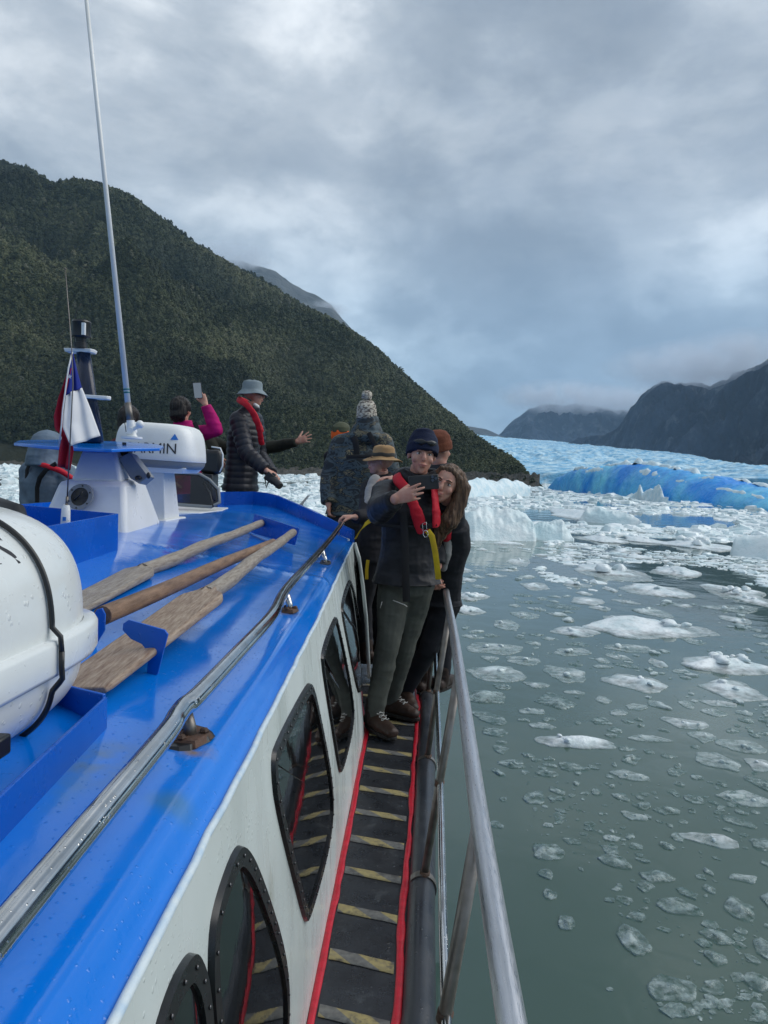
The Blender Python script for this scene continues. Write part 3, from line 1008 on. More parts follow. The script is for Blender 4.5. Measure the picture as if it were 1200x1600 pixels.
for k, (u, v, wpx, hpx, kd, lab) in enumerate(HERO):
    c = P(u, v + hpx * 0.05, z=0.0)
    d = c[1]
    wid = wpx * d / F
    # the length away from the viewer follows from the height of its picture
    far = P(u, v - hpx * 0.45, z=0.0); near = P(u, v + hpx * 0.5, z=0.0)
    ln = float(np.linalg.norm(far - near))
    m_ = {'b': M_FLOE, 's': M_FLOE, 'g': M_FLOE2}[kd]
    hh = {'b': 0.13, 's': 0.10, 'g': 0.05}[kd] * min(wid, ln) + 0.015
    o = make_floe('ice_floe', c, wid, ln * (0.85 if kd != 'b' else 0.62), hh, rng.uniform(-0.12, 0.12), 300 + k, m_, 14, 52, bumps={'b': 9, 's': 2, 'g': 2}[kd])
    tag(o, lab, 'ice floe', 'ice floes drifting beside the boat')
    taken.append((c[0], c[1], max(wid, ln) * 0.62))

# the rest of the single floes, nearest and largest first
cnt = 0; tries = 0
GEN = {'near': ('ragged half-sunk piece of glassy ice floating in the green water near the rail', M_SLUSH, 'half-sunk glassy ice near the boat'),
       'mid': ('small pale floe drifting among many others in the dark water', M_FLOE2, 'small pale floes in the dark water'),
       'far': ('white floe packed among others near the icebergs', M_FLOE, 'packed white floes before the icebergs')}
shared = []
while cnt < 243 and tries < 40000:
    tries += 1
    u = rng.uniform(705, 1215); v = rng.triangular(825, 1560, 905) if rng.random() < 0.6 else rng.uniform(860, 1060)
    near_free = (v > 1210 and u < 1080 and rng.random() < 0.93) or (v > 1010 and u < 850 and rng.random() < 0.6) or (u < 720 + (v - 900) * 0.18)
    if near_free: continue
    if 860 < v < 960 and u < 860 and rng.random() < 0.7: continue
    c = P(u, v, z=0.0)
    d = c[1]
    if v < 975 and (v < 930 or u > 900):
        kd = 'far'; s = rng.uniform(0.5, 1.8) if v < 930 else rng.uniform(0.5, 1.3)
    elif v < 1120:
        kd = 'mid'; s = rng.uniform(0.22, 0.75)
    else:
        kd = 'near'; s = rng.uniform(0.08, 0.34)
    if kd == 'near' and rng.random() < 0.84: continue
    if kd == 'mid' and v < 1040 and u > 840 and rng.random() < 0.6: s *= 1.7
    if any((c[0] - q[0]) ** 2 + (c[1] - q[1]) ** 2 < (q[2] + s * 0.55) ** 2 for q in taken): continue
    lab, m_, grp = GEN[kd]
    if rng.random() < 0.25: m_ = M_SLUSH if kd != 'far' else M_FLOE2
    o = make_floe('ice_floe', c, s, s * rng.uniform(0.5, 0.95), 0.02 + 0.10 * s * rng.uniform(0.3, 1), rng.uniform(0, 6.28), 900 + cnt, m_, 8, 26, bumps=2 if rng.random() < 0.3 else 0)
    tag(o, lab, 'ice floe', grp)
    taken.append((c[0], c[1], s * 0.55)); cnt += 1
print('floes', cnt, 'tries', tries)


# ---- brash ice: uncountable chips between the floes and all the way to the shore
def chips(n, sampler, base_shapes, seed, name, mat_, lab):
    g = np.random.default_rng(seed)
    pts, size, hgt = sampler(g, n)
    VV = []; FF = []; off = 0
    which = g.integers(0, len(base_shapes), len(pts)); an = g.random(len(pts)) * 6.283; asp = g.uniform(0.45, 1.0, len(pts))
    for s, (V, Fc) in enumerate(base_shapes):
        sel = np.where(which == s)[0]
        if not len(sel): continue
        ca = np.cos(an[sel])[:, None]; sa = np.sin(an[sel])[:, None]
        x0 = V[None, :, 0] * size[sel][:, None]; y0 = V[None, :, 1] * (size * asp)[sel][:, None]
        x = x0 * ca - y0 * sa + pts[sel, 0][:, None]; y = x0 * sa + y0 * ca + pts[sel, 1][:, None]
        z = V[None, :, 2] * hgt[sel][:, None]
        z = z * np.where(V[None, :, 2] > 0, 1, 0) + np.where(V[None, :, 2] < 0, -0.03, 0)
        VV.append(np.stack([x, y, z], -1).reshape(-1, 3)); FF.append((Fc[None] + (np.arange(len(sel)) * len(V))[:, None, None] + off).reshape(-1, 3)); off += len(sel) * len(V)
    o = meshobj(name, np.concatenate(VV), np.concatenate(FF), mat_, smooth=False)
    tag(o, lab, 'brash ice', kind='stuff')
    return o


def chip_shape(seed, ns=7):
    g = np.random.default_rng(seed)
    th = np.sort(g.uniform(0, 6.283, ns)) * 0.35 + np.linspace(0, 6.283, ns, endpoint=False) * 0.65
    r = g.uniform(0.35, 0.6, ns)
    V = []
    for k in range(ns): V.append((math.cos(th[k]) * r[k], math.sin(th[k]) * r[k], -0.2))
    for k in range(ns): V.append((math.cos(th[k]) * r[k] * 0.8, math.sin(th[k]) * r[k] * 0.8, g.uniform(0.25, 0.9)))
    V.append((g.uniform(-0.12, 0.12), g.uniform(-0.12, 0.12), g.uniform(0.6, 1.3)))
    Fc = []
    for k in range(ns):
        k2 = (k + 1) % ns
        Fc += [(k, k2, ns + k2), (k, ns + k2, ns + k), (ns + k, ns + k2, 2 * ns)]
    return np.array(V), np.array(Fc)


SH = [chip_shape(k, 6 + k % 3) for k in range(14)]
HULLX = lambda y: 0.2


def far_sampler(g, n):
    # even over the picture between about 28 m and 520 m: packed ice
    iv = g.random(n)
    vv = 3.5 + (165 - 3.5) * iv ** 1.35            # rows below the horizon
    uu = g.uniform(-120, 1330, n)
    D = 2.7 * F / vv
    d0 = np.array([ray(x, 740)[:2] / np.linalg.norm(ray(x, 740)[:2]) for x in np.linspace(-120, 1330, 64)])
    k = (uu + 120) / 1450 * 63; i = np.clip(k.astype(int), 0, 62); f = (k - i)[:, None]
    dd = d0[i] * (1 - f) + d0[i + 1] * f
    p = dd * D[:, None]
    # leads of open water wind through the pack
    q = np.concatenate([p * A(0.035, 0.022), np.zeros((n, 1))], 1)
    nz = fbm(q, 4, 203)
    ripple = fbm(np.concatenate([p * A(0.22, 0.10), np.zeros((n, 1))], 1), 3, 303)
    keep = (nz + 0.55 * ripple > -0.34 + np.where(uu < 860, 0.75 * sstep(55, 95, vv), 0.70 * sstep(60, 165, vv)) - 0.25 * sstep(30, 10, vv)) | (g.random(n) < 0.07)
    # open water beside the boat, left of the chunky berg
    keep &= ~((p[:, 0] > -6) & (p[:, 0] < 3.5) & (p[:, 1] < 32))
    # stay in front of shore and glacier
    keep &= (D < np.interp(uu, [-120, 0, 450, 700, 843, 860, 1200, 1330], [500, 495, 405, 325, 250, 470, 430, 420]))
    for (x, y, r) in taken: keep &= (p[:, 0] - x) ** 2 + (p[:, 1] - y) ** 2 > (r * 0.85) ** 2
    keep &= ~((vv > 95) & (g.random(n) < 0.2))
    p = p[keep]; D = D[keep]; near_ = sstep(110, 70, vv[keep])
    size = (0.55 + 0.45 * near_) * (0.22 + 0.0085 * D) * (0.35 + 2.0 * g.random(len(p)) ** 3.0)
    hgt = size * (0.03 + (0.10 + 0.16 * near_) * g.random(len(p)) ** 4.5) + 0.010
    return np.concatenate([p, np.zeros((len(p), 1))], 1), size, hgt


chips(50000, far_sampler, SH, 5, 'brash_ice', M_CHIP, 'packed white brash ice filling the fjord out to the shore')


def mid_sampler(g, n):
    vv = 75 + (470 - 75) * g.random(n) ** 1.6
    uu = 690 + (1500 - 690) * g.random(n) ** 1.0
    P_ = np.array([P(a, horizon_tab(a) + b, z=0.0) for a, b in zip(uu, vv)])
    nz = fbm(P_ * A(0.30, 0.20, 0), 4, 91)
    dens = np.interp(vv, [75, 130, 190, 330, 420, 470], [0.9, 0.75, 0.6, 0.42, 0.25, 0.1])
    keep = (nz * 1.0 + 0.4 * g.random(n)) > (0.62 - dens * 0.60)
    keep &= ~((vv > 330) & (uu < 860)) & ~((vv > 240) & (vv < 330) & (uu < 800) & (g.random(n) < 0.7)) & (uu > 715)
    P_ = P_[keep]; vv = vv[keep]
    # clear of the single floes
    ok = np.ones(len(P_), bool)
    for (x, y, r) in taken:
        ok &= (P_[:, 0] - x) ** 2 + (P_[:, 1] - y) ** 2 > (r * 0.9) ** 2
    P_ = P_[ok]; D = P_[:, 1]
    size = (0.010 + 0.008 * D) * (0.25 + 2.4 * g.random(len(P_)) ** 4)
    hgt = size * g.uniform(0.03, 0.20, len(P_)) + 0.004
    return P_, size, hgt


_hu = np.linspace(600, 1520, 19); _hv = [horizon_v(x) for x in _hu]


def horizon_tab(u): return np.interp(u, _hu, _hv)


chips(5600, mid_sampler, SH, 8, 'brash_ice', M_FLOE2, 'loose chips of clear and grey ice between the floes')


def near_sampler(g, n):
    cl = [(1020, 1260, 110, 60), (1140, 1290, 80, 60), (960, 1310, 70, 30), (1030, 1400, 90, 40), (1150, 1470, 80, 50), (880, 1270, 60, 30), (1100, 1560, 90, 30), (1180, 1560, 40, 50), (1150, 1230, 60, 40), (920, 1220, 80, 40)]
    pts = []
    for _ in range(n):
        a = cl[g.integers(0, len(cl))]
        pts.append(P(a[0] + g.normal(0, a[2] * 0.6), a[1] + g.normal(0, a[3] * 0.6), z=0.0))
    P_ = np.array(pts)
    ok = np.ones(len(P_), bool)
    for (x, y, r) in taken: ok &= (P_[:, 0] - x) ** 2 + (P_[:, 1] - y) ** 2 > (r * 0.9) ** 2
    P_ = P_[ok]
    size = 0.018 + 0.16 * g.random(len(P_)) ** 3
    return P_, size, size * 0.05 + 0.003


chips(450, near_sampler, SH, 9, 'brash_ice', M_SLUSH, 'faint glassy slush in the green water near the boat')
# ================================================================== THE BOAT
M_BLUEP = mat('blue_gloss_paint', (0.001, 0.150, 0.62), r=0.15, c2=(0.002, 0.185, 0.70), nscale=1.3, ndetail=4, nlo=0.35, nhi=0.7, bump=0.12, bscale=9, bdist=0.012, rvar=0.10, rscale=5, drops=110, coat=0.2, c3=(0.06, 0.26, 0.66), c3scale=26, c3lo=0.66, c3hi=0.80)
M_BLUEP2 = mat('blue_panel_paint', (0.001, 0.088, 0.46), r=0.25, c2=(0.002, 0.105, 0.52), nscale=3, bump=0.06, bscale=20, bdist=0.003, rvar=0.08, drops=70)
M_WHITEP = mat('white_gelcoat', (0.64, 0.70, 0.69), r=0.28, c2=(0.56, 0.62, 0.60), nscale=2.2, ndetail=8, bump=0.12, bscale=12, bdist=0.006, rvar=0.1, drops=80, c3=(0.40, 0.42, 0.36), c3scale=5, c3lo=0.63, c3hi=0.75, stretch=(1, 1, 0.35))
M_WHITEC = mat('white_plastic', (0.78, 0.80, 0.80), r=0.32, c2=(0.70, 0.72, 0.71), nscale=4, ndetail=8, rvar=0.08, drops=90)
M_RIM = mat('worn_white_edge', (0.60, 0.68, 0.72), r=0.45, c2=(0.45, 0.58, 0.70), nscale=40, ndetail=6, bump=0.4, bscale=60, bdist=0.004)
M_DECK = mat('wet_black_deck', (0.022, 0.025, 0.031), r=0.34, c2=(0.012, 0.013, 0.017), nscale=6, ndetail=7, bump=0.3, bscale=70, bdist=0.004, rvar=0.16, rscale=9, drops=46, c3=(0.045, 0.05, 0.056), c3scale=14, c3lo=0.6, c3hi=0.72)
M_RUBBER = mat('black_rubber_fender', (0.020, 0.024, 0.032), r=0.38, c2=(0.034, 0.038, 0.046), nscale=8, bump=0.15, bscale=60, bdist=0.002, rvar=0.12, drops=60)
M_BLACK = mat('black_plastic', (0.012, 0.013, 0.015), r=0.35, rvar=0.05)
M_GASKET = mat('black_window_frame', (0.010, 0.011, 0.013), r=0.30, rvar=0.08, rscale=20)
M_GLASS = mat('dark_window_glass', (0.004, 0.005, 0.006), r=0.025, spec=0.65, bump=0.05, bscale=2.2, bdist=0.02)
M_RED = mat('red_edge_paint', (0.52, 0.008, 0.028), r=0.42, c2=(0.40, 0.006, 0.02), nscale=30, bump=0.5, bscale=70, bdist=0.004)
M_STEEL = mat('polished_steel', (0.62, 0.62, 0.62), r=0.12, metal=1.0, c2=(0.50, 0.50, 0.49), nscale=14, bump=0.05, bscale=30, bdist=0.002, rvar=0.07, rscale=30, drops=150)
M_ALU = mat('brushed_rail', (0.56, 0.57, 0.60), r=0.36, metal=0.9, c2=(0.44, 0.45, 0.47), nscale=4, ndetail=8, stretch=(20, 1, 20), rvar=0.12, rscale=30, bump=0.12, bscale=60, bdist=0.001)
M_DULL = mat('dull_stained_steel', (0.24, 0.225, 0.21), r=0.42, metal=0.75, c2=(0.14, 0.125, 0.11), nscale=12, ndetail=7, bump=0.25, bscale=50, bdist=0.002, rvar=0.1, c3=(0.10, 0.055, 0.03), c3scale=18, c3lo=0.66, c3hi=0.74)
M_RUST = mat('rusty_weld', (0.10, 0.05, 0.03), r=0.7, c2=(0.05, 0.03, 0.02), nscale=40, bump=0.8, bscale=90, bdist=0.004)
M_BOLT = mat('bolt_steel', (0.13, 0.13, 0.135), r=0.4, metal=1.0)
M_GREYP = mat('grey_plastic', (0.20, 0.22, 0.24), r=0.45)


def tape_material():
    m = mat('hazard_tape', (0.5, 0.4, 0.1), r=0.5)
    t = m.node_tree; L = t.links.new; b = bsdf(m)
    co = t.nodes.new('ShaderNodeTexCoord'); sp = t.nodes.new('ShaderNodeSeparateXYZ'); L(co.outputs['Object'], sp.inputs[0])

    def mth(op, a, bb=None):
        q = t.nodes.new('ShaderNodeMath'); q.operation = op
        for i, x in enumerate((a, bb)):
            if x is None: continue
            if isinstance(x, (int, float)): q.inputs[i].default_value = x
            else: L(x, q.inputs[i])
        return q.outputs[0]
    s = mth('ADD', mth('MULTIPLY', sp.outputs[0], 6.6), mth('MULTIPLY', sp.outputs[1], 7.0))
    oi = t.nodes.new('ShaderNodeObjectInfo')
    s = mth('FRACT', mth('ADD', s, mth('MULTIPLY', oi.outputs['Random'], 0.5)))
    stripe = mth('GREATER_THAN', s, 0.48)
    n = t.nodes.new('ShaderNodeTexNoise'); n.inputs['Scale'].default_value = 60; n.inputs['Detail'].default_value = 8; L(co.outputs['Object'], n.inputs['Vector'])
    mr = t.nodes.new('ShaderNodeMapRange'); mr.inputs['From Min'].default_value = 0.35; mr.inputs['From Max'].default_value = 0.7; L(n.outputs[0], mr.inputs['Value'])
    a = t.nodes.new('ShaderNodeMix'); a.data_type = 'RGBA'; L(mr.outputs[0], a.inputs['Factor']); a.inputs[6].default_value = (0.34, 0.28, 0.12, 1); a.inputs[7].default_value = (0.22, 0.185, 0.10, 1)
    g = t.nodes.new('ShaderNodeMix'); g.data_type = 'RGBA'; L(mr.outputs[0], g.inputs['Factor']); g.inputs[6].default_value = (0.16, 0.16, 0.15, 1); g.inputs[7].default_value = (0.09, 0.09, 0.09, 1)
    x = t.nodes.new('ShaderNodeMix'); x.data_type = 'RGBA'; L(stripe, x.inputs['Factor']); L(g.outputs[2], x.inputs[6]); L(a.outputs[2], x.inputs[7])
    nw = t.nodes.new('ShaderNodeTexNoise'); nw.inputs['Scale'].default_value = 22; nw.inputs['Detail'].default_value = 8; nw.inputs['Roughness'].default_value = 0.7; L(co.outputs['Object'], nw.inputs['Vector'])
    wr = t.nodes.new('ShaderNodeMapRange'); wr.inputs['From Min'].default_value = 0.54; wr.inputs['From Max'].default_value = 0.66; wr.inputs['To Max'].default_value = 0.8; L(nw.outputs[0], wr.inputs['Value'])
    y = t.nodes.new('ShaderNodeMix'); y.data_type = 'RGBA'; L(wr.outputs[0], y.inputs['Factor']); L(x.outputs[2], y.inputs[6]); y.inputs[7].default_value = (0.05, 0.05, 0.05, 1); L(y.outputs[2], b.inputs['Base Color'])
    bn = t.nodes.new('ShaderNodeBump'); bn.inputs['Strength'].default_value = 0.4; bn.inputs['Distance'].default_value = 0.002; L(n.outputs[0], bn.inputs['Height']); L(bn.outputs[0], b.inputs['Normal'])
    return m


M_TAPE = tape_material()

boat = empty('tour_boat', (-1.62, 3.0, 0.0), 'blue and white tour boat with a wet blue roof and narrow side deck', 'boat')

XC = -1.62
ZD = 1.1
# roof edge (side) and deck inner edge as functions of y
_re = np.array([P(u, v, z=2.2)[:2] for u, v in ((120, 1636), (140, 1600), (300, 1310), (400, 1130), (500, 945), (552, 841))])
_re = np.vstack([[_re[0, 0] + 0.01, -2.0], _re])


def xe(y): return np.interp(y, _re[:, 1], _re[:, 0])


YF = float(_re[-1, 1])                # where the side meets the front chamfer
XF = float(_re[-1, 0])
_de = np.array([P(u, v, z=ZD)[:2] for u, v in ((470, 1640), (519, 1400), (570, 1145))])
_de = np.vstack([[_de[0, 0], -2.0], _de, [-0.36, 4.9], [XF + 0.05, YF + 0.15]])


def xd(y): return np.interp(y, _de[:, 1], _de[:, 0])


FRONT = [(XF, YF), (-1.38, 6.9), (XC, 7.02)]


def yfront(x):
    x = XC + abs(x - XC)
    return float(np.interp(-x, [-FRONT[0][0], -FRONT[1][0], -FRONT[2][0]], [FRONT[0][1], FRONT[1][1], FRONT[2][1]]))


def zroof(x, y):
    inb = abs(XC - xe(y)) - abs(x - XC)
    return 2.2 + 0.17 * float(sstep(-0.25, 1.15, inb)) - 0.17 * float(sstep(-0.25, 1.15, 0)) - 0.035 * float(sstep(0.05, 0.0, inb))


# roof: grid across, with slight dents in the sheet
NX, NY = 150, 190
xs01 = np.linspace(0, 1, NX) ; ys01 = np.linspace(0, 1, NY)
V = np.zeros((NY, NX, 3))
for j, a in enumerate(ys01):
    for i, b in enumerate(xs01):
        # edge column positions: x across at this row
        y0 = lerp(-2.0, YF, a)
        x_r = xe(y0); x_l = 2 * XC - x_r
        k = 0.5 - 0.5 * math.cos(math.pi * b)
        x = lerp(x_r, x_l, 0.25 * b + 0.75 * k)
        yy = lerp(-2.0, yfront(x), a)
        V[j, i] = (x, yy, zroof(x, min(yy, YF)))
dent = fbm(V.reshape(-1, 3) * A(1.6, 0.9, 0), 3, 77).reshape(NY, NX)
V[:, :, 2] += dent * 0.010 * np.clip(np.sin(np.pi * xs01)[None, :] * 4, 0, 1)
# a shallow welded seam and a kink where two sheets meet
seam = np.exp(-((V[:, :, 1] - 3.35 - 0.06 * V[:, :, 0]) / 0.025) ** 2) * 0.006
V[:, :, 2] += seam * (np.sin(np.pi * xs01)[None, :] > 0.1)
roof = meshobj('roof', V.reshape(-1, 3), gridfaces(NY, NX), M_BLUEP, boat)
# stains with a shape of their own: greenish smears on the paint near the cradle and the rail foot
_t = M_BLUEP.node_tree; _b = bsdf(M_BLUEP); _L = _t.links.new
_src = [l for l in _t.links if l.to_socket == _b.inputs['Base Color']][0].from_socket
_co = _t.nodes.new('ShaderNodeNewGeometry')


def stain(src, pos, rad, colr, amt, stretch=(1, 1, 1), nscale=14):
    sb = _t.nodes.new('ShaderNodeVectorMath'); sb.operation = 'SUBTRACT'; _L(_co.outputs['Position'], sb.inputs[0]); sb.inputs[1].default_value = tuple(pos)
    ml = _t.nodes.new('ShaderNodeVectorMath'); ml.operation = 'MULTIPLY'; _L(sb.outputs[0], ml.inputs[0]); ml.inputs[1].default_value = stretch
    ln = _t.nodes.new('ShaderNodeVectorMath'); ln.operation = 'LENGTH'; _L(ml.outputs[0], ln.inputs[0])
    n = _t.nodes.new('ShaderNodeTexNoise'); n.inputs['Scale'].default_value = nscale; n.inputs['Detail'].default_value = 6; _L(_co.outputs['Position'], n.inputs['Vector'])
    mr = _t.nodes.new('ShaderNodeMapRange'); mr.interpolation_type = 'SMOOTHSTEP'; mr.inputs['From Min'].default_value = rad; mr.inputs['From Max'].default_value = rad * 0.2; _L(ln.outputs['Value'], mr.inputs['Value'])
    m1 = _t.nodes.new('ShaderNodeMath'); m1.operation = 'MULTIPLY'; _L(mr.outputs[0], m1.inputs[0])
    nr = _t.nodes.new('ShaderNodeMapRange'); nr.inputs['From Min'].default_value = 0.35; nr.inputs['From Max'].default_value = 0.65; nr.inputs['To Max'].default_value = amt; _L(n.outputs[0], nr.inputs['Value'])
    _L(nr.outputs[0], m1.inputs[1])
    mx = _t.nodes.new('ShaderNodeMix'); mx.data_type = 'RGBA'; _L(m1.outputs[0], mx.inputs['Factor']); _L(src, mx.inputs[6]); mx.inputs[7].default_value = (*colr, 1)
    return mx.outputs[2]


_s = stain(_src, P(160, 1215, z=2.2), 0.085, (0.10, 0.16, 0.16), 0.9, (0.8, 0.7, 1))
_s = stain(_s, P(265, 1262, z=2.2), 0.06, (0.05, 0.17, 0.30), 0.7, (1, 1, 1), 9)
_s = stain(_s, P(305, 1180, z=2.2), 0.05, (0.22, 0.16, 0.10), 0.9, (1, 1, 1), 25)
_s = stain(_s, P(80, 1280, z=2.2), 0.08, (0.06, 0.16, 0.22), 0.6, (1.6, 0.6, 1), 12)
_s = stain(_s, P(452, 962, z=2.2), 0.06, (0.2, 0.16, 0.12), 0.7)
_L(_s, _b.inputs['Base Color'])


def xwall(y, z):
    t = (2.165 - z) / (2.165 - ZD)
    bulge = 0.015 * math.sin(math.pi * min(max(t, 0), 1))
    return lerp(xe(y), xd(y), t) + bulge


def side_wall(sign, name):
    ys = np.linspace(-2.0, YF, 60); zs = np.linspace(2.165, ZD - 0.02, 16)
    V = []
    for z in zs:
        for y in ys:
            x = xwall(y, z)
            V.append((x if sign > 0 else 2 * XC - x, y, z))
    return meshobj(name, V, gridfaces(16, 60), M_WHITEP, boat)


side_wall(1, 'cabin_side'); side_wall(-1, 'cabin_side')
# rounded edge where roof turns into wall: chipped white rim
mb = MB()
for sg in (1, -1):
    pts = []
    for y in np.linspace(-2.0, YF, 90):
        x = xe(y)
        if sg < 0: x = 2 * XC - x
        j = 0.003 * float(vnoise(A(y * 14, 0, sg)[None])[0])
        pts.append((x + j + 0.002, y, 2.164 + j * 0.5))
    mb.loft(pts, 0.0065, seg=8)
mb.build('roof_edge', M_RIM, boat, smooth=True)
# front wall of the cabin
mb = MB()
fp = [(XF, YF), (-1.38, 6.9), (2 * XC + 1.38, 6.9), (2 * XC - XF, YF)]
for (a, b) in zip(fp[:-1], fp[1:]):
    za = zroof(a[0], min(a[1], YF)) - 0.01; zb = zroof(b[0], min(b[1], YF)) - 0.01
    a2 = A(a[0], a[1] + 0.12); b2 = A(b[0], b[1] + 0.12)
    mb.add([(a[0], a[1], za), (b[0], b[1], zb), (b2[0], b2[1], ZD), (a2[0], a2[1], ZD)], [(0, 1, 2, 3)])
mb.build('cabin_front', M_WHITEP, boat)
# blue coaming round the front of the roof
mb = MB()
cp = [(XF + 0.0, YF - 0.02, 2.185, 2.262), (-0.95, lerp(YF, 6.9, 0.5), 2.24, 2.375), (-1.36, 6.86, 2.315, 2.455), (-1.5, 6.94, 2.325, 2.475), (XC, 6.98, 2.325, 2.48), (2 * XC + 1.36, 6.86, 2.31, 2.47), (2 * XC - XF, YF, 2.18, 2.40), (2 * XC - XF, 4.6, 2.18, 2.40), (2 * XC - XF, 3.2, 2.18, 2.38)]
for (a, b) in zip(cp[:-1], cp[1:]):
    d = A(b[0] - a[0], b[1] - a[1]); d /= np.linalg.norm(d); n = A(d[1], -d[0]) * 0.012
    lo = [(a[0] + n[0], a[1] + n[1], a[2] - 0.02), (b[0] + n[0], b[1] + n[1], b[2] - 0.02), (b[0] - n[0], b[1] - n[1], b[2] - 0.02), (a[0] - n[0], a[1] - n[1], a[2] - 0.02)]
    hi = [(q[0], q[1], (a, b, b, a)[k][3]) for k, q in enumerate(lo)]
    mb.hexa(lo, hi)
mb.build('roof_coaming', M_BLUEP2, boat)
mb = MB()
mb.loft([(c[0] - 0.03 * (c[0] > -1.0), c[1] - 0.035, c[2] + 0.004) for c in cp[:6]], (0.012), seg=6)
mb.build('coaming_seam', M_RIM, boat, smooth=True)
# low rounded corner post at the front of the cabin side
mb = MB()
cpx = [(554, 848, 0), (561, 872, 0), (567, 915, 0), (572, 965, 0), (575, 1020, 0), (577, 1060, 0)]
mb.loft([P(u, v, Y=YF - 0.02) for u, v, _ in cpx], 0.014, seg=8)
mb.build('corner_trim', M_WHITEP, boat, smooth=True)


# ---- windows
def Pwall(u, v):
    x = -0.35
    for _ in range(25):
        p = P(u, v, X=x)
        x = 0.5 * x + 0.5 * xwall(min(max(p[1], -1), YF), p[2])
    return P(u, v, X=x)


def chaikin(p, n=2):
    for _ in range(n):
        q = []
        for i in range(len(p)):
            a = p[i]; b = p[(i + 1) % len(p)]
            q += [a * 0.75 + b * 0.25, a * 0.25 + b * 0.75]
        p = q
    return p


WIN = [
    [(303, 1487), (290, 1488), (262, 1536), (233, 1630), (215, 1760), (300, 2050), (345, 1900), (330, 1660), (319, 1530)],
    [(379, 1318), (364, 1322), (336, 1398), (323, 1465), (325, 1590), (345, 1720), (395, 1860), (436, 1740), (449, 1580), (443, 1490), (402, 1362)],
    [(485, 1064), (476, 1070), (428, 1160), (421, 1190), (429, 1272), (472, 1440), (480, 1443), (514, 1320), (520, 1240), (497, 1115)],
    [(525, 962), (520, 965), (502, 1010), (500, 1040), (527, 1206), (533, 1209), (550, 1140), (552, 1100)],
    [(547, 904), (542, 908), (532, 940), (533, 965), (556, 1078), (562, 1086), (573, 1040), (574, 1008)],
    [(556, 872), (552, 884), (560, 925), (566, 962), (569, 945), (563, 900)],
]
for wi, poly in enumerate(WIN):
    pts = [Pwall(u, v)[1:] for u, v in poly]
    pts = chaikin([A(p[0], p[1]) for p in pts], 2)
    cen = sum(pts) / len(pts)
    fw = 0.034 if wi < 3 else 0.026 if wi < 5 else 0.008
    # inner outline: shrink by the frame width
    n = len(pts); inn = []
    ar = sum(pts[i][0] * pts[(i + 1) % n][1] - pts[(i + 1) % n][0] * pts[i][1] for i in range(n))
    for i in range(n):
        d = pts[(i + 1) % n] - pts[i - 1]; d /= np.linalg.norm(d) + 1e-9
        nn_ = A(-d[1], d[0]) * (1 if ar > 0 else -1)
        inn.append(pts[i] + nn_ * fw)

    def on(p, off): return (xwall(min(p[0], YF), p[1]) + off, p[0], p[1])
    mb = MB()
    Vv = [on(p, -0.004) for p in pts] + [on(p * 0.985 + cen * 0.015, 0.010) for p in pts] + [on(p, 0.010) for p in inn] + [on(p, 0.002) for p in inn]
    fc = []
    for r_ in range(3):
        for i in range(n): fc.append((r_ * n + i, r_ * n + (i + 1) % n, (r_ + 1) * n + (i + 1) % n, (r_ + 1) * n + i))
    mb.add(Vv, fc)
    fr = mb.build('window', M_GASKET, boat, smooth=True, autos=40)
    mb = MB()
    # pane as a fan of rings so the sheet can bow a little
    rings = [1.0, 0.7, 0.35]
    Vv = [on(cen * (1 - k) + p * k, 0.004 + 0.006 * (1 - k * k)) for k in rings for p in inn] + [on(cen, 0.010)]
    fc = []
    for r_ in range(2):
        for i in range(n): fc.append((r_ * n + i, r_ * n + (i + 1) % n, (r_ + 1) * n + (i + 1) % n, (r_ + 1) * n + i))
    for i in range(n): fc.append((2 * n + i, 2 * n + (i + 1) % n, 3 * n))
    mb.add(Vv, fc)
    PINV[fr.name] = PINV[boat.name]
    pane = mb.build('pane', M_GLASS, None, smooth=True); pane.parent = fr
    # screws round the frame
    mb = MB(); acc = 0; step = 0.055
    for i in range(n):
        a = (pts[i] + inn[i]) / 2; b = (pts[(i + 1) % n] + inn[(i + 1) % n]) / 2
        l = np.linalg.norm(b - a); t = -acc
        while t < l:
            if t >= 0:
                p = a + (b - a) * (t / l)
                mb.ball(on(p, 0.0115), (0.0022, 0.0036, 0.0036), 6, 4)
            t += step
        acc = (acc + l) % step
    s_ = mb.build('screws', M_BOLT, None, smooth=True); s_.parent = fr; s_['kind'] = 'stuff'

# ---- side deck
_rs = np.array([P(u, v, z=ZD)[:2] for u, v in ((610, 1640), (621, 1600), (630, 1440), (641, 1300), (649, 1180), (655, 1105), (652, 1075))])
_rs = np.vstack([[_rs[0, 0] - 0.01, -2.0], _rs, [-0.16, 6.2], [-0.42, 7.4], [-0.95, 9.0], [XC, 10.6]])


def xr(y): return np.interp(y, _rs[:, 1], _rs[:, 0])


for sg, nm in ((1, 'side_deck'), (-1, 'side_deck')):
    V = []; ys = np.concatenate([np.linspace(-2, 5.2, 60), np.linspace(5.25, 10.55, 30)])
    for y in ys:
        xi = xd(y) - 0.02 if y < YF else lerp(xd(YF) - 0.02, XC, min(1, (y - YF) / (10.6 - YF)))
        for t in np.linspace(0, 1, 6):
            x = lerp(xi, xr(y) + 0.03, t)
            V.append((x if sg > 0 else 2 * XC - x, y, ZD + 0.0))
    meshobj(nm, V, gridfaces(len(ys), 6), M_DECK, boat)
# foredeck, higher than the side decks and rising to the bow
V = []
ys = np.concatenate([[6.18], np.linspace(6.2, 10.5, 26)])
for y in ys:
    hw = abs(XC - xr(y)) - 0.30
    for t in np.linspace(-1, 1, 9): V.append((XC + max(hw, 0.02) * t, y, 1.62 + 0.16 * (y - 6.0) if y > 6.19 else 1.1))
meshobj('foredeck', V, gridfaces(27, 9), M_DECK, boat)
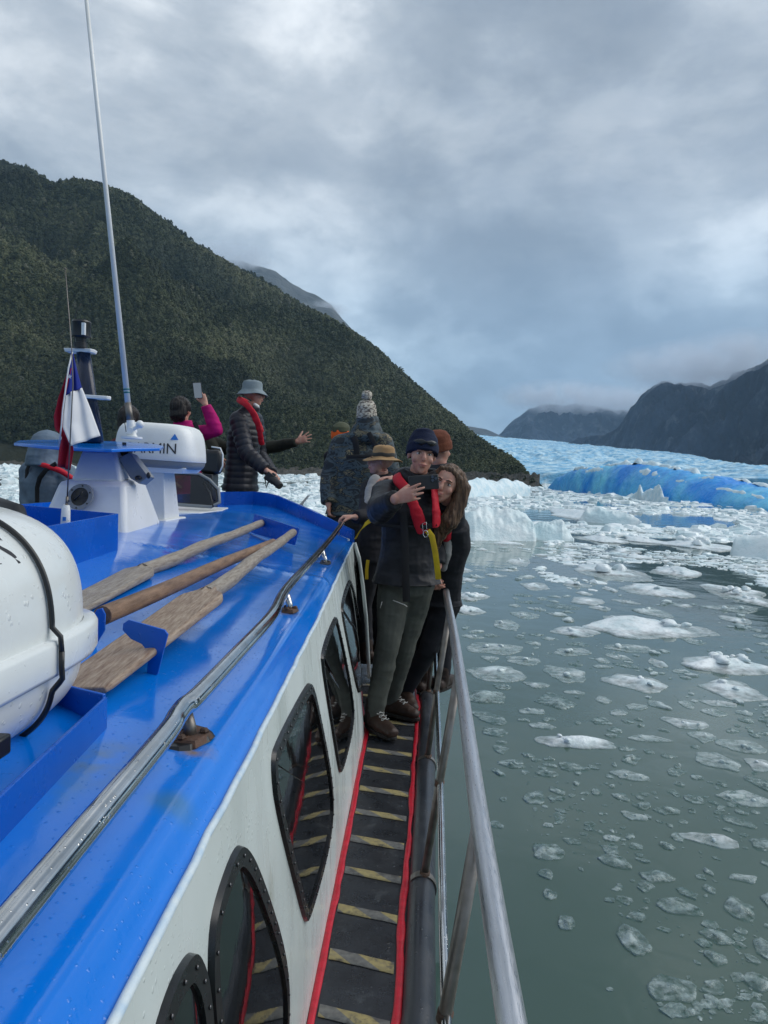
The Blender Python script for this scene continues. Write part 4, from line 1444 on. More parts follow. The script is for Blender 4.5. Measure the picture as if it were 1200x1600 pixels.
# hull sides
for sg in (1, -1):
    V = []; ys = np.linspace(-2, 10.55, 70)
    for z in (1.11, 0.9, 0.5, 0.15, -0.5):
        for y in ys:
            x = XC + (xr(y) + 0.04 - XC) * (1 - 0.10 * ((1.11 - z) / 1.1) ** 1.3 - 0.05 * max(0, (y - 6) / 4.5))
            V.append((x if sg > 0 else 2 * XC - x, y, z))
    meshobj('hull_side', V, gridfaces(5, 70), M_BLUEP2, boat)

# red lines painted along both edges of the deck, thick and uneven


def ribbon(path, wdt, z, name, m_, jit=0.005, h=0.004, seed=1):
    n = len(path); V = []
    for i, (x, y) in enumerate(path):
        a = jit * float(vnoise(A(y * 9, 0, seed)[None])[0]); b = jit * float(vnoise(A(y * 11, 5, seed)[None])[0])
        V += [(x - wdt / 2 + a, y, z), (x - wdt / 2 + a + 0.003, y, z + h), (x + wdt / 2 + b - 0.003, y, z + h), (x + wdt / 2 + b, y, z)]
    return meshobj(name, V, gridfaces(n, 4), m_, boat)


yy = np.linspace(-1, 5.4, 220)
ribbon([(xd(y) + 0.012, y) for y in yy], 0.026, ZD + 0.002, 'red_edging', M_RED, 0.004, 0.006, 2)
ribbon([(xr(y) - 0.004, y) for y in np.linspace(-1, 7.0, 260)], 0.024, ZD + 0.002, 'red_edging', M_RED, 0.006, 0.006, 7)
# grip tapes across the deck
ty = [2.29 - 0.255 * 4 + 0.255 * k for k in range(17)]
for y in ty:
    mb = MB()
    xa, xb = xd(y) + 0.03, xr(y) - 0.022
    pts = []
    for t in np.linspace(0, 1, 7):
        x = lerp(xa, xb, t); yc = y + 0.022 - 0.05 * t + rng.uniform(-0.0015, 0.0015)
        pts.append((x, yc))
    Vv = []
    w0 = rng.uniform(0.0235, 0.028)
    for (x, yc) in pts: Vv += [(x, yc - w0, ZD + 0.002), (x, yc - w0 + 0.001, ZD + 0.0045), (x, yc + w0 - 0.001, ZD + 0.0045), (x, yc + w0, ZD + 0.002)]
    meshobj('grip_tape', Vv, gridfaces(7, 4), M_TAPE, boat)
# rubber fender tube along the edge
fy = np.concatenate([np.linspace(-2, 5.2, 40), np.linspace(5.3, 10.5, 24)])
mb = MB(); mb.loft([(xr(y) + 0.062, y, ZD - 0.008) for y in fy], 0.052, seg=20)
mb.build('rubber_fender', M_RUBBER, boat, smooth=True)
mb = MB(); mb.loft([(2 * XC - xr(y) - 0.062, y, ZD - 0.008) for y in fy], 0.052, seg=14)
mb.build('rubber_fender', M_RUBBER, boat, smooth=True)

# ---- guard rail on the right
gr_pts = [P(u, v, z=1.95) for u, v in ((799, 1595), (768, 1400), (744, 1240), (723, 1085), (709, 990), (699, 938), (693, 910))]
gr_pts = [gr_pts[0] + (gr_pts[0] - gr_pts[1]) * q for q in (4.5, 2.0, 0.8)] + gr_pts + [A(0.115, 5.6, 1.945), A(0.075, 5.9, 1.86), A(0.03, 6.02, 1.66), A(-0.04, 6.05, 1.40), A(-0.08, 6.06, 1.12)]


def smooth_path(p, n):
    p = np.array(p); out = []
    m_ = len(p)
    for i in range(m_ - 1):
        p0, p1, p2, p3 = p[max(i - 1, 0)], p[i], p[i + 1], p[min(i + 2, m_ - 1)]
        for t in np.linspace(0, 1, n, endpoint=False):
            out.append(0.5 * ((2 * p1) + (-p0 + p2) * t + (2 * p0 - 5 * p1 + 4 * p2 - p3) * t * t + (-p0 + 3 * p1 - 3 * p2 + p3) * t ** 3))
    out.append(p[-1])
    return out


gr = smooth_path(gr_pts, 6)
mb = MB(); mb.loft(gr, 0.0215, seg=20)
mb.build('guard_rail', M_ALU, boat, smooth=True)


def rail_at(y, arr):
    arr = np.array(arr); return A(np.interp(y, arr[:, 1], arr[:, 0]), y, np.interp(y, arr[:, 1], arr[:, 2]))


mid_pts = [A(0.075, -1.6, 1.5)] + [P(u, v, z=1.52) for u, v in ((698, 1590), (692, 1400), (688, 1216), (682, 1064), (676, 983))] + [A(0.03, 5.7, 1.52), A(-0.01, 6.03, 1.50)]
mp_ = smooth_path(mid_pts, 5)
mb = MB(); mb.loft(mp_, 0.0125, seg=14)
mb.build('middle_rail', M_STEEL, boat, smooth=True)
for k, y in enumerate([0.3, 1.55, 2.75, 3.93, 5.15]):
    yt = y - 0.03
    top = rail_at(yt, gr); mid = rail_at(y, mp_); base = A(xr(y) + 0.07, y, ZD + 0.04)
    mid = mid + A(-0.004, -0.02, 0)
    mb = MB(); mb.loft([base, mid, top - A(0.006, 0, 0.004)], [0.0155, 0.0155, 0.0165], seg=14)
    post = mb.build('rail_post', M_DULL, boat, smooth=True)
    PINV[post.name] = PINV[boat.name]
    mb = MB()
    dd_ = (mid - base) / np.linalg.norm(mid - base)
    mb.loft([base - dd_ * 0.012, base + dd_ * 0.02], 0.020, seg=14)
    mb.loft([mid - dd_ * 0.012, mid + dd_ * 0.010], 0.0185, seg=14)
    mb.build('weld', M_RUST, None, smooth=True).parent = post
    # clamp strap round the fender
    mb = MB(); n = 20; Vv = []
    for i in range(n + 1):
        t = math.pi * (-0.55 + 1.35 * i / n)
        for (yo, rr) in ((-0.018, 0.0535), (-0.018, 0.0575), (0.018, 0.0575), (0.018, 0.0535)):
            Vv.append((xr(y) + 0.062 + rr * math.cos(t), y + yo, ZD - 0.008 + rr * math.sin(t)))
    mb.add(Vv, [tuple(q) for q in gridfaces(n + 1, 4)]); mb.build('clamp', M_DULL, None, smooth=True, autos=40).parent = post

# ---- handrail on the roof
hp = [P(u, v, z=2.283) for u, v in ((0, 1460), (130, 1303), (258, 1149), (275, 1122), (288, 1104), (308, 1088), (368, 1024), (424, 963), (439, 934), (452, 915), (478, 886), (519, 839))]
hp = [A(hp[0][0] - 1.3 * (hp[1][0] - hp[0][0]) / (hp[1][1] - hp[0][1]), hp[0][1] - 1.3, 2.283)] + [hp[0] - A((hp[1][0] - hp[0][0]) / (hp[1][1] - hp[0][1]) * q, q, 0) for q in (0.6, 0.2)] + hp + [P(536, 815, Y=YF - 0.25)]
mb = MB(); mb.loft(smooth_path(hp, 4), 0.0172, seg=18)
hr = mb.build('roof_handrail', M_STEEL, boat, smooth=True)
PINV[hr.name] = PINV[boat.name]
for k, (tu, tv, bu, bv_) in enumerate([(291, 1112, 296, 1160), (447, 925, 452, 953), (503, 858, 508, 876), (529, 822, 533, 830)]):
    b_ = P(bu, bv_, z=2.205 + 0.01 * k); t_ = P(tu, tv, Y=b_[1] + 0.01)
    b_[2] = zroof(b_[0], b_[1]) + 0.003
    mb = MB(); mb.loft([b_, b_ + A(0, 0, 0.02), t_], [0.013, 0.0115, 0.011], seg=12)
    st = mb.build('stanchion', M_STEEL if k else M_DULL, None, smooth=True); st.parent = hr
    mb = MB(); s = 0.042 if k == 0 else 0.034
    ang = [0.3 + 2 * math.pi * q / 5 for q in range(5)]
    lo = [b_ + A(math.cos(a) * s, math.sin(a) * s * 1.2, -0.004) for a in ang]; hi = [b_ + A(math.cos(a) * s * 0.85, math.sin(a) * s, 0.007) for a in ang]
    mb.hexa(lo, hi)
    for a in (0.3, 2.4, 4.5): mb.ball(b_ + A(math.cos(a) * s * 0.6, math.sin(a) * s * 0.7, 0.010), (0.009, 0.009, 0.006), 6, 4)
    mb.build('base_plate', M_RUST if k < 2 else M_BOLT, None, smooth=False).parent = hr
    if k == 0:
        mb = MB(); ang = [2 * math.pi * q / 14 for q in range(14)]
        mb.hexa([b_ + A(math.cos(a) * 0.05 * (1 + 0.15 * math.sin(3 * a)) - 0.012, math.sin(a) * 0.06, -0.006) for a in ang], [b_ + A(math.cos(a) * 0.045 * (1 + 0.15 * math.sin(3 * a)) - 0.012, math.sin(a) * 0.055, 0.003) for a in ang])
        mb.build('sealant', M_BLACK, None).parent = hr

# ---- cradle of the life raft, and holders of the oars
mb = MB()
Cq = [P(165, 1090, z=2.285), P(0, 1243, z=2.285)]
c1 = A(Cq[0][0], Cq[0][1]); c2_ = A(Cq[1][0], Cq[1][1]); dirc = (c2_ - c1) / np.linalg.norm(c2_ - c1)
c3 = c1 + dirc * 1.6
out = A(-dirc[1], dirc[0]); out = out if out[0] > 0 else -out


def wall3(a, b, z0, z1, th, lean=0.0, lz=None):
    d = (b - a) / np.linalg.norm(b - a); n_ = A(-d[1], d[0])
    n_ = n_ * th / 2
    lo = [(a[0] + n_[0], a[1] + n_[1], z0), (b[0] + n_[0], b[1] + n_[1], z0), (b[0] - n_[0], b[1] - n_[1], z0), (a[0] - n_[0], a[1] - n_[1], z0)]
    hi = [(q[0], q[1], z1) for q in lo]
    mb.hexa(lo, hi)


wall3(c1, c3, 2.19, 2.286, 0.007)
fl = c1 + A(-0.66, 0.30)
wall3(c1 + A(-0.004, 0.004), fl, 2.20, 2.29, 0.007)
# welded skirt down to the roof
sk = [(c1 + out * 0.003, 2.225), (c1 + out * 0.028, 2.197), (c3 + out * 0.05, 2.19), (c3 + out * 0.003, 2.235)]
mb.add([(p[0], p[1], z) for p, z in sk], [(0, 1, 2, 3)])
mb.build('raft_cradle', M_BLUEP2, boat, bevel=0.0015)


def plate(px, Y, th, name, m_=None, dY=0.0, x0=0):
    """an upright plate with the outline px, standing at forward distance Y (turning by dY per metre to the side)"""
    pts = []
    for (u, v) in px:
        p = P(u, v, Y=Y)
        for _ in range(4): p = P(u, v, Y=Y + dY * (p[0] - x0))
        pts.append(p)
    q = MB(); q.hexa([p - A(0, th / 2, 0) for p in pts], [p + A(0, th / 2, 0) for p in pts])
    return q.build(name, m_ or M_BLUEP2, boat, bevel=0.001)


plate([(192, 984), (193, 974), (202, 968), (258, 984), (263, 991), (247, 1053), (238, 1058), (230, 1050), (233, 1020), (222, 1006), (205, 998)], 1.56, 0.006, 'oar_holder')
plate([(146, 962), (152, 952), (160, 950), (165, 960), (164, 985), (150, 1008)], 1.66, 0.006, 'oar_holder')
plate([(398, 803), (468, 826), (461, 852), (392, 832)], 4.25, 0.012, 'oar_holder', None, -0.9, -0.85)

# ---- open storage bin on the roof
mb = MB()
q1 = A(-1.268, 2.98); q2 = A(-1.19, 2.20); q3 = A(-2.05, 3.42); q4 = A(-1.97, 2.4)
for a, b in ((q1, q2), (q1, q3), (q3, q4), (q4, q2)): wall3(a, b, 2.30, 2.492, 0.009)
mb.hexa([(q1[0], q1[1], 2.31), (q2[0], q2[1], 2.31), (q4[0], q4[1], 2.31), (q3[0], q3[1], 2.31)], [(q1[0], q1[1], 2.345), (q2[0], q2[1], 2.345), (q4[0], q4[1], 2.345), (q3[0], q3[1], 2.345)])
bin_ = mb.build('storage_bin', M_BLUEP2, boat, bevel=0.001)
mb = MB(); a = P(133, 836, Y=2.86); mb.loft([a + A(0.012, 0, 0), a + A(0.012, 0.0, 0.0) + A(0.02, 0.10, 0.004)], 0.006, seg=8)
mb.box(tuple(a + A(0.008, -0.02, -0.025)), tuple(a + A(0.018, 0.03, 0.012)))
mb.build('bin_latch', M_DULL, boat)
mb = MB()
for s in (0, 1): mb.loft([A(-1.42 - 0.3 * s, 2.55, 2.36), A(-1.5 - 0.2 * s, 2.62, 2.51), A(-1.75 - 0.1 * s, 2.8, 2.54), A(-1.9, 2.9, 2.44)], 0.035, seg=10, round_ends=True)
tag(mb.build('coiled_hose', M_BLACK, None, smooth=True), 'black bent hose lying in the open blue bin behind the life raft', 'hose')

# ---- white pods under the instrument shelf
def frustum(lo, hi, rnd=0.02):
    mb.hexa(lo, hi)


mb = MB()
mb.hexa([(-1.47, 3.58, 2.31), (-1.53, 4.25, 2.34), (-2.02, 4.25, 2.34), (-1.96, 3.58, 2.31)], [(-1.535, 3.70, 2.608), (-1.60, 4.12, 2.63), (-1.94, 4.12, 2.63), (-1.89, 3.70, 2.605)])
pod = mb.build('instrument_pod', M_WHITEC, boat, bevel=0.03)
PINV[pod.name] = PINV[boat.name]
mb = MB()
mb.hexa([(-1.565, 3.73, 2.60), (-1.62, 4.08, 2.62), (-1.90, 4.08, 2.62), (-1.845, 3.73, 2.60)], [(-1.63, 3.80, 2.775), (-1.665, 4.0, 2.79), (-1.84, 4.0, 2.79), (-1.815, 3.80, 2.772)])
mb.build('upper_pod', M_WHITEC, boat, bevel=0.02)
# round port with a bolted ring
pc = P(125, 776, Y=3.625)
mb = MB(); n = 28; Vv = []
for i in range(n):
    t = 2 * math.pi * i / n
    for rr, yo in ((0.046, 0.012), (0.046, -0.006), (0.066, -0.006), (0.066, 0.012)): Vv.append((pc[0] + rr * math.cos(t), pc[1] + yo + rr * math.sin(t) * 0.38, pc[2] + rr * math.sin(t)))
mb.add(Vv, [tuple(q) for q in gridfaces(n, 4)] + [((n - 1) * 4 + k, (n - 1) * 4 + (k + 1) % 4, (k + 1) % 4, k) for k in range(4)] + [(i * 4 + 3, i * 4, ((i + 1) % n) * 4, ((i + 1) % n) * 4 + 3) for i in range(n)])
port = mb.build('port_ring', M_GREYP, None, smooth=True, autos=40); port.parent = pod
mb = MB(); mb.add([(pc[0] + 0.047 * math.cos(2 * math.pi * i / 20), pc[1] - 0.001 + 0.047 * 0.38 * math.sin(2 * math.pi * i / 20), pc[2] + 0.047 * math.sin(2 * math.pi * i / 20)) for i in range(20)], [tuple(range(20))])
M_DARKHOLE = mat('dim_interior', (0.10, 0.095, 0.08), r=0.8, c2=(0.02, 0.02, 0.018), nscale=12)
mb.build('port_opening', M_DARKHOLE, None).parent = pod
mb = MB()
for i in range(6):
    t = 2 * math.pi * (i + 0.4) / 6; mb.ball((pc[0] + 0.056 * math.cos(t), pc[1] - 0.008 + 0.056 * 0.38 * math.sin(t), pc[2] + 0.056 * math.sin(t)), 0.0045, 6, 4)
mb.loft([pc + A(-0.03, -0.01, -0.02), pc + A(0.0, -0.022, 0.0), pc + A(0.02, -0.015, 0.028)], 0.004, seg=6)
mb.build('port_bolts', M_BLACK, None, smooth=True).parent = pod
# blue shelf, tilted
mb = MB(); out_px = [(22, 681, 3.72), (60, 686, 3.55), (100, 694, 3.45), (150, 698, 3.40), (175, 697, 3.42), (205, 691, 3.55), (250, 689, 3.68), (256, 686, 3.9), (245, 683, 4.1), (180, 680, 4.3), (90, 677, 4.25), (30, 677, 4.0)]
lo = []; hi = []
for u, v, Y in out_px:
    p = P(u, v, Y=Y); z = 2.770 + 0.075 * (Y - 3.45) - 0.02 * (p[0] + 1.8) * 0
    lo.append((p[0], p[1], z - 0.012)); hi.append((p[0], p[1], z + 0.004))
mb.hexa(lo, hi)
mb.build('instrument_shelf', M_BLUEP, boat, bevel=0.003)


def zshelf(y): return 2.774 + 0.075 * (y - 3.45)


# ---- roof hatch with a raised glazed lid
Yh = 5.75
hz_ = 2.335
mb = MB()
p = [(-2.12, 5.2), (-1.60, 5.25), (-1.56, 5.75), (-1.62, 6.15), (-2.1, 6.15)]
cx_, cy_ = -1.85, 5.7
mb.hexa([(x, y, 2.31) for x, y in p], [(cx_ + (x - cx_) * 0.93, cy_ + (y - cy_) * 0.93, 2.362) for x, y in p])
hatch = mb.build('roof_hatch', M_WHITEC, boat, bevel=0.004); PINV[hatch.name] = PINV[boat.name]
lid = [P(u, v, Y=5.55) for u, v in ((252, 786), (300, 790), (330, 792), (343, 785), (338, 765), (322, 750), (305, 741), (280, 739), (252, 741))]
lid = [l + A(0, (l[2] - lid[0][2]) * 0.5, 0) for l in lid]
lid = [A(-2.12, lid[0][1], lid[0][2])] + lid[1:-1] + [A(-2.12, lid[-1][1], lid[-1][2])]
mb = MB(); mb.loft(lid + [lid[0]], 0.013, seg=8); mb.build('lid_frame', M_GREYP, None, smooth=True).parent = hatch
mb = MB(); c_ = sum(lid) / len(lid); mb.loft([c_ + (l - c_) * 0.90 for l in lid] + [c_ + (lid[0] - c_) * 0.90], 0.006, seg=6); mb.build('lid_gasket', M_BLACK, None, smooth=True).parent = hatch
M_TINT = mat('tinted_acrylic', (0.25, 0.27, 0.30), r=0.03, trans=1.0)
mb = MB(); mb.hexa([c_ + (l - c_) * 0.95 - A(0, 0.002, 0) for l in lid], [c_ + (l - c_) * 0.95 + A(0, 0.002, 0) for l in lid]); mb.build('lid_pane', M_TINT, None).parent = hatch
mb = MB(); mb.loft([P(333, 792, Y=5.4), P(328, 770, Y=5.5), P(318, 755, Y=5.6)], 0.006, seg=6); mb.build('lid_strut', M_BLACK, None, smooth=True).parent = hatch
# helm seat behind it
seat = empty('helm_seat', (-1.85, 6.5, 2.3), 'black padded seat back with a pale curved edge, in front of the person in magenta', 'seat')
mb = MB(); mb.box((-1.99, 6.44, 2.64), (-1.80, 6.54, 2.86)); mb.build('seat_back', M_BLACK, seat, bevel=0.035)
mb = MB(); mb.loft([(-1.80, 6.42, 2.66), (-1.775, 6.42, 2.72), (-1.775, 6.42, 2.82), (-1.80, 6.42, 2.875), (-1.88, 6.42, 2.885)], 0.007, seg=8); mb.build('seat_trim', M_WHITEC, seat, smooth=True)
mb = MB(); mb.box((-2.06, 6.40, 2.30), (-1.86, 6.60, 2.64)); mb.loft([(-1.96, 6.49, 2.6), (-1.94, 6.49, 2.7)], 0.03); mb.build('seat_post', M_BLACK, seat, bevel=0.01)
# ================================================================== GEAR ON THE ROOF
def text_mesh(s, size, ext=0.0):
    cu = bpy.data.curves.new('lettering', 'FONT'); cu.body = s; cu.size = size; cu.extrude = ext; cu.resolution_u = 6
    o = bpy.data.objects.new('lettering', cu); col.objects.link(o)
    dg = bpy.context.evaluated_depsgraph_get(); me = bpy.data.meshes.new_from_object(o.evaluated_get(dg))
    bpy.data.objects.remove(o)
    return me


def mesh_child(name, me, m_, parent):
    me.materials.clear(); me.materials.append(m_)
    o = bpy.data.objects.new(name, me); col.objects.link(o); setp(o, parent)
    return o


M_INK = mat('black_print', (0.012, 0.013, 0.018), r=0.5)
M_LOGO = mat('blue_print', (0.01, 0.16, 0.55), r=0.5)

# ---- life raft canister
raft = empty('life_raft', (-0.90, 0.6, 2.24), 'white life raft canister with a black strap in the blue cradle', 'life raft')


def sup(t, a, b, n):
    c, s = math.cos(t), math.sin(t)
    return a * math.copysign(abs(c) ** (2 / n), c), b * math.copysign(abs(s) ** (2 / n), s)


YE = 1.40                          # front end
rc = A(-0.905, 0, 2.385)


def raft_half(name, up, grow=0.0, n=40):
    rows = []
    yl = np.concatenate([np.linspace(-0.35, 1.10, 26), YE - (YE - 1.10) * (1 - np.sin(np.linspace(0, math.pi / 2, 16)))[1:]])
    V = []
    for y in yl:
        e = np.clip((y - 1.10) / (YE - 1.10), 0, 1)
        k = (1 - e ** 3.2) ** (1 / 3.2)
        e2 = np.clip((-0.05 - y) / 0.3, 0, 1); k *= (1 - e2 ** 3.2) ** (1 / 3.2) if e2 < 1 else 0.02
        k = max(k, 0.015)
        for i in range(n + 1):
            t = math.pi * i / n
            x, z = sup(t, 0.318 * lerp(1, k, 0.9), 0.235 if up else 0.172, 3.0 if up else 2.6)
            z *= (k ** 0.55 if up else k ** 0.4)
            # moulded ribs: shallow steps near the end and a panel along the side
            groove = 0.006 * sstep(0.92, 0.95, y) - 0.008 * sstep(1.20, 1.23, y)
            V.append((rc[0] + x * (1 + (groove if up else 0)), y, rc[2] + (z if up else -z) + (0.012 if up else -0.012)))
    return meshobj(name, V, gridfaces(len(yl), n + 1), M_RAFT, raft)


M_RAFT = mat('white_fibreglass', (0.70, 0.735, 0.735), r=0.25, c2=(0.62, 0.655, 0.65), nscale=3, ndetail=6, rvar=0.08, drops=75, bump=0.06, bscale=25, bdist=0.003, coat=0.2)
raft_half('upper_shell', True); raft_half('lower_shell', False)
# flange round the middle
V = []; n = 64
yl = None
pathf = []
for i in range(n + 1):
    t = -math.pi / 2 + math.pi * i / n
    x, y = sup(t + math.pi / 2, 1, 1, 4.2)
    pathf.append((rc[0] + 0.335 * x, 1.02 + 0.405 * y))
pathf = [(rc[0] + 0.335, -0.3)] + pathf + [(rc[0] - 0.335, -0.3)]
Vv = []
for (x, y) in pathf:
    d = A(rc[0] - x, 0.55 - y); d /= np.linalg.norm(d)
    for (ins, z) in ((0.035, 0.030), (0.006, 0.028), (0.0, 0.020), (0.0, -0.022), (0.006, -0.030), (0.035, -0.032)):
        Vv.append((x + d[0] * ins, y + d[1] * ins, rc[2] + z))
meshobj('flange', Vv, gridfaces(len(pathf), 6), M_RAFT, raft)
# strap: loop round the canister
for Ys in (1.12, 0.2):
    pts = []
    for i in range(200):
        t = 2 * math.pi * i / 199
        up = math.sin(t) >= 0
        x, z = sup(t, 0.3255, 0.2395 if up else 0.177, 3.0 if up else 2.6)
        x = math.copysign(max(abs(x), 0.341 - (1.1 if up else 0.85) * max(0, abs(z + (0.012 if up else -0.012)) - 0.034)), x)
        pts.append((rc[0] + x, Ys + 0.03 * (z < 0) * abs(z) * 5, rc[2] + z + (0.012 if up else -0.012)))
    pts.append(pts[0])
    mb = MB(); mb.loft(pts, (0.0048), side=None, seg=6)
    mb.build('strap', M_BLACK, raft, smooth=True)
me = text_mesh('SOLAS', 0.075)
_w = max(v.co.x for v in me.vertices)
for v in me.vertices:
    x, y = v.co.x, v.co.y
    # lettering runs along the boat, read from the right-hand side
    Y_ = 1.085 - _w + x
    xx = 0.305 - y
    zz = 0.235 * (1 - min(1, abs(xx) / 0.318) ** 3.0) ** (1 / 3.0)
    v.co = (rc[0] + xx, Y_, rc[2] + zz + 0.0145)
mesh_child('lettering', me, M_INK, raft)
mb = MB(); q = P(2, 1165, Y=0.98); mb.box(tuple(q + A(-0.015, -0.02, -0.018)), tuple(q + A(0.004, 0.02, 0.012))); mb.build('strap_buckle', M_BLACK, raft, bevel=0.004)

# ---- oars


def wood(name, c, c2, st):
    m = mat(name, c, r=0.62, c2=c2, nscale=4, ndetail=14, nlo=0.34, nhi=0.72, stretch=st, bump=0.6, bscale=45, bdist=0.004, c3=(0.055, 0.03, 0.018), c3scale=11, c3lo=0.6, c3hi=0.72, rvar=0.12)
    return m


M_W1 = wood('weathered_grey_wood', (0.36, 0.32, 0.27), (0.17, 0.135, 0.11), (34, 3.0, 34))
M_W2 = wood('brown_worn_wood', (0.26, 0.16, 0.10), (0.09, 0.05, 0.032), (14, 2.2, 14))
M_W3 = wood('blade_wood', (0.42, 0.33, 0.25), (0.18, 0.11, 0.075), (36, 3.0, 36))


def oar(end, neck, blade_end, r0, r1, bw, label, m_shaft, m_blade, tip_w=1.0, tiltb=0.0):
    end, neck, be = map(lambda q: A(*q), (end, neck, blade_end))
    root = empty('oar', end, label, 'oar', 'oars on the roof')
    d = (neck - end); n = 26
    pts = [end + d * t + A(0.004 * math.sin(t * 9), 0, 0.002 * math.sin(t * 13)) for t in np.linspace(0, 1, n)]
    mb = MB(); mb.loft(pts, [lerp(r0, r1, t) * (1 + 0.05 * math.sin(t * 31)) for t in np.linspace(0, 1, n)], seg=16, round_ends=False)
    mb.build('shaft', m_shaft, root, smooth=True, autos=50)
    # blade: flat board with chamfered edges and a rounded rib that dies out
    bd = be - neck; L_ = np.linalg.norm(bd); bd = bd / L_
    side = np.cross(bd, A(0, 0, 1)); side /= np.linalg.norm(side); up = np.cross(side, bd)
    side = side * math.cos(tiltb) + up * math.sin(tiltb); up = np.cross(side, bd)
    secs = [(-0.03, 0.36, 1.0), (0.0, 0.42, 1.0), (0.035, 0.92, 0.9), (0.06, 1.0, 0.8), (0.3, 1.0, 0.62), (L_ * 0.75, 1.0, 0.5), (L_ * 0.97, 0.98, 0.42), (L_, 0.92, 0.38)]
    V = []
    for (s, w_, th) in secs:
        hw = bw / 2 * w_; ht = 0.018 * th
        c = neck + bd * s
        rib = r1 * max(0, 1 - max(0, s) / 0.22)
        prof = [(-1, -0.4), (-0.94, -1), (0, -1), (0.94, -1), (1, -0.4), (1, 0.4), (0.93, 1), (0.35, 1), (0, 1), (-0.35, 1), (-0.93, 1), (-1, 0.4)]
        for (a, b) in prof:
            hh = ht * b
            if a == 0 and b == 1: hh = max(ht, rib)
            V.append(c + side * a * hw + up * hh)
    n_ = len(secs); k = 12
    mb = MB(); fc = []
    for i in range(n_ - 1):
        for j in range(k): fc.append((i * k + j, i * k + (j + 1) % k, (i + 1) * k + (j + 1) % k, (i + 1) * k + j))
    fc += [tuple(range(k))[::-1], tuple((n_ - 1) * k + j for j in range(k))]
    mb.add(V, fc)
    mb.build('blade', m_blade, root, bevel=0.004)
    return root


oar(P(458, 832, Y=4.05), P(322, 930, Y=2.08), P(118, 1080, Y=1.335), 0.0215, 0.026, 0.135, 'nearest oar, its long brown blade held by the blue bracket', M_W1, M_W3, tiltb=-0.10)
oar(P(410, 817, Y=4.35), P(222, 892, Y=2.55), P(96, 958, Y=1.85), 0.0215, 0.027, 0.115, 'farthest oar, grey, its blade half hidden by the life raft', M_W1, M_W1, tiltb=-0.05)
root = empty('wooden_pole', P(163, 960, Y=1.70), 'plain brown wooden pole lying between the two oars', 'pole')
a = P(160, 962, Y=1.68); b = P(425, 848, Y=3.45)
mb = MB(); mb.loft([a + (b - a) * t + A(0.005 * math.sin(t * 8), 0, 0) for t in np.linspace(0, 1, 24)], [lerp(0.0235, 0.020, t) for t in np.linspace(0, 1, 24)], seg=14); mb.build('pole_shaft', M_W2, root, smooth=True, autos=50)

# ---- radar
radar = empty('radar_scanner', (-1.665, 4.62, 2.36), 'white radar scanner on a pedestal beside the instrument mast', 'radar')
RX, RY, RZ0 = -1.68, 4.62, 2.69
hwx, hwy = 0.268, 0.23


def dome(name, secs, m_, nseg=56, ex=3.4):
    V = []
    for (z, k) in secs:
        for i in range(nseg):
            x, y = sup(2 * math.pi * i / nseg, hwx * k, hwy * k, ex)
            V.append((RX + x, RY + y, z - 0.010 * (x / hwx)))
    V.append((RX, RY, secs[-1][0] + 0.002)); mb = MB()
    n = len(secs); fc = [tuple(q) for q in gridfaces(n, nseg, True)]
    fc += [((n - 1) * nseg + i, (n - 1) * nseg + (i + 1) % nseg, n * nseg) for i in range(nseg)] + [tuple(range(nseg))[::-1]]
    mb.add(V, fc)
    return mb.build(name, m_, radar, smooth=True, autos=45)


dome('radome', [(2.735, 0.985), (2.74, 1.0), (2.78, 0.995), (2.84, 0.975), (2.89, 0.945), (2.925, 0.90), (2.95, 0.83), (2.962, 0.72), (2.968, 0.5), (2.971, 0.2)], M_WHITEC)
dome('base_band', [(2.688, 0.86), (2.695, 0.92), (2.715, 0.965), (2.733, 0.98)], M_GREYP)
mb = MB(); mb.hexa([(RX - 0.17, RY - 0.16, 2.655), (RX + 0.19, RY - 0.16, 2.655), (RX + 0.19, RY + 0.16, 2.655), (RX - 0.17, RY + 0.16, 2.655)], [(RX - 0.2, RY - 0.18, 2.69), (RX + 0.22, RY - 0.18, 2.69), (RX + 0.22, RY + 0.18, 2.69), (RX - 0.2, RY + 0.18, 2.69)]); mb.build('mounting_plate', M_WHITEC, radar, bevel=0.006)
mb = MB(); mb.hexa([(-1.80, 4.48, 2.36), (-1.60, 4.48, 2.36), (-1.60, 4.76, 2.36), (-1.80, 4.76, 2.36)], [(-1.79, 4.52, 2.656), (-1.625, 4.52, 2.656), (-1.625, 4.72, 2.656), (-1.79, 4.72, 2.656)])
mb.hexa([(-1.86, 4.42, 2.335), (-1.56, 4.42, 2.335), (-1.56, 4.82, 2.335), (-1.86, 4.82, 2.335)], [(-1.85, 4.43, 2.362), (-1.575, 4.43, 2.362), (-1.575, 4.81, 2.362), (-1.85, 4.81, 2.362)])
mb.build('pedestal', M_WHITEC, radar, bevel=0.006)


def on_dome(x, z, off=0.003):
    kz = np.interp(z, [2.735, 2.78, 2.84, 2.89, 2.925], [0.99, 0.995, 0.975, 0.945, 0.90])
    xr_ = min(abs(x - RX) / (hwx * kz), 0.999)
    return (x, RY - hwy * kz * (1 - xr_ ** 3.4) ** (1 / 3.4) - off, z)


me = text_mesh('GARMIN', 0.093)
for v in me.vertices:
    x = RX - 0.155 + v.co.x * 0.93; z = 2.775 + v.co.y
    v.co = on_dome(x, z)
mesh_child('lettering', me, M_INK, radar)
mb = MB(); nx = RX + 0.155
mb.add([on_dome(nx - 0.022, 2.862, 0.004), on_dome(nx + 0.024, 2.862, 0.004), on_dome(nx + 0.001, 2.90, 0.004)], [(0, 1, 2)])
mb.build('triangle_mark', M_LOGO, radar)

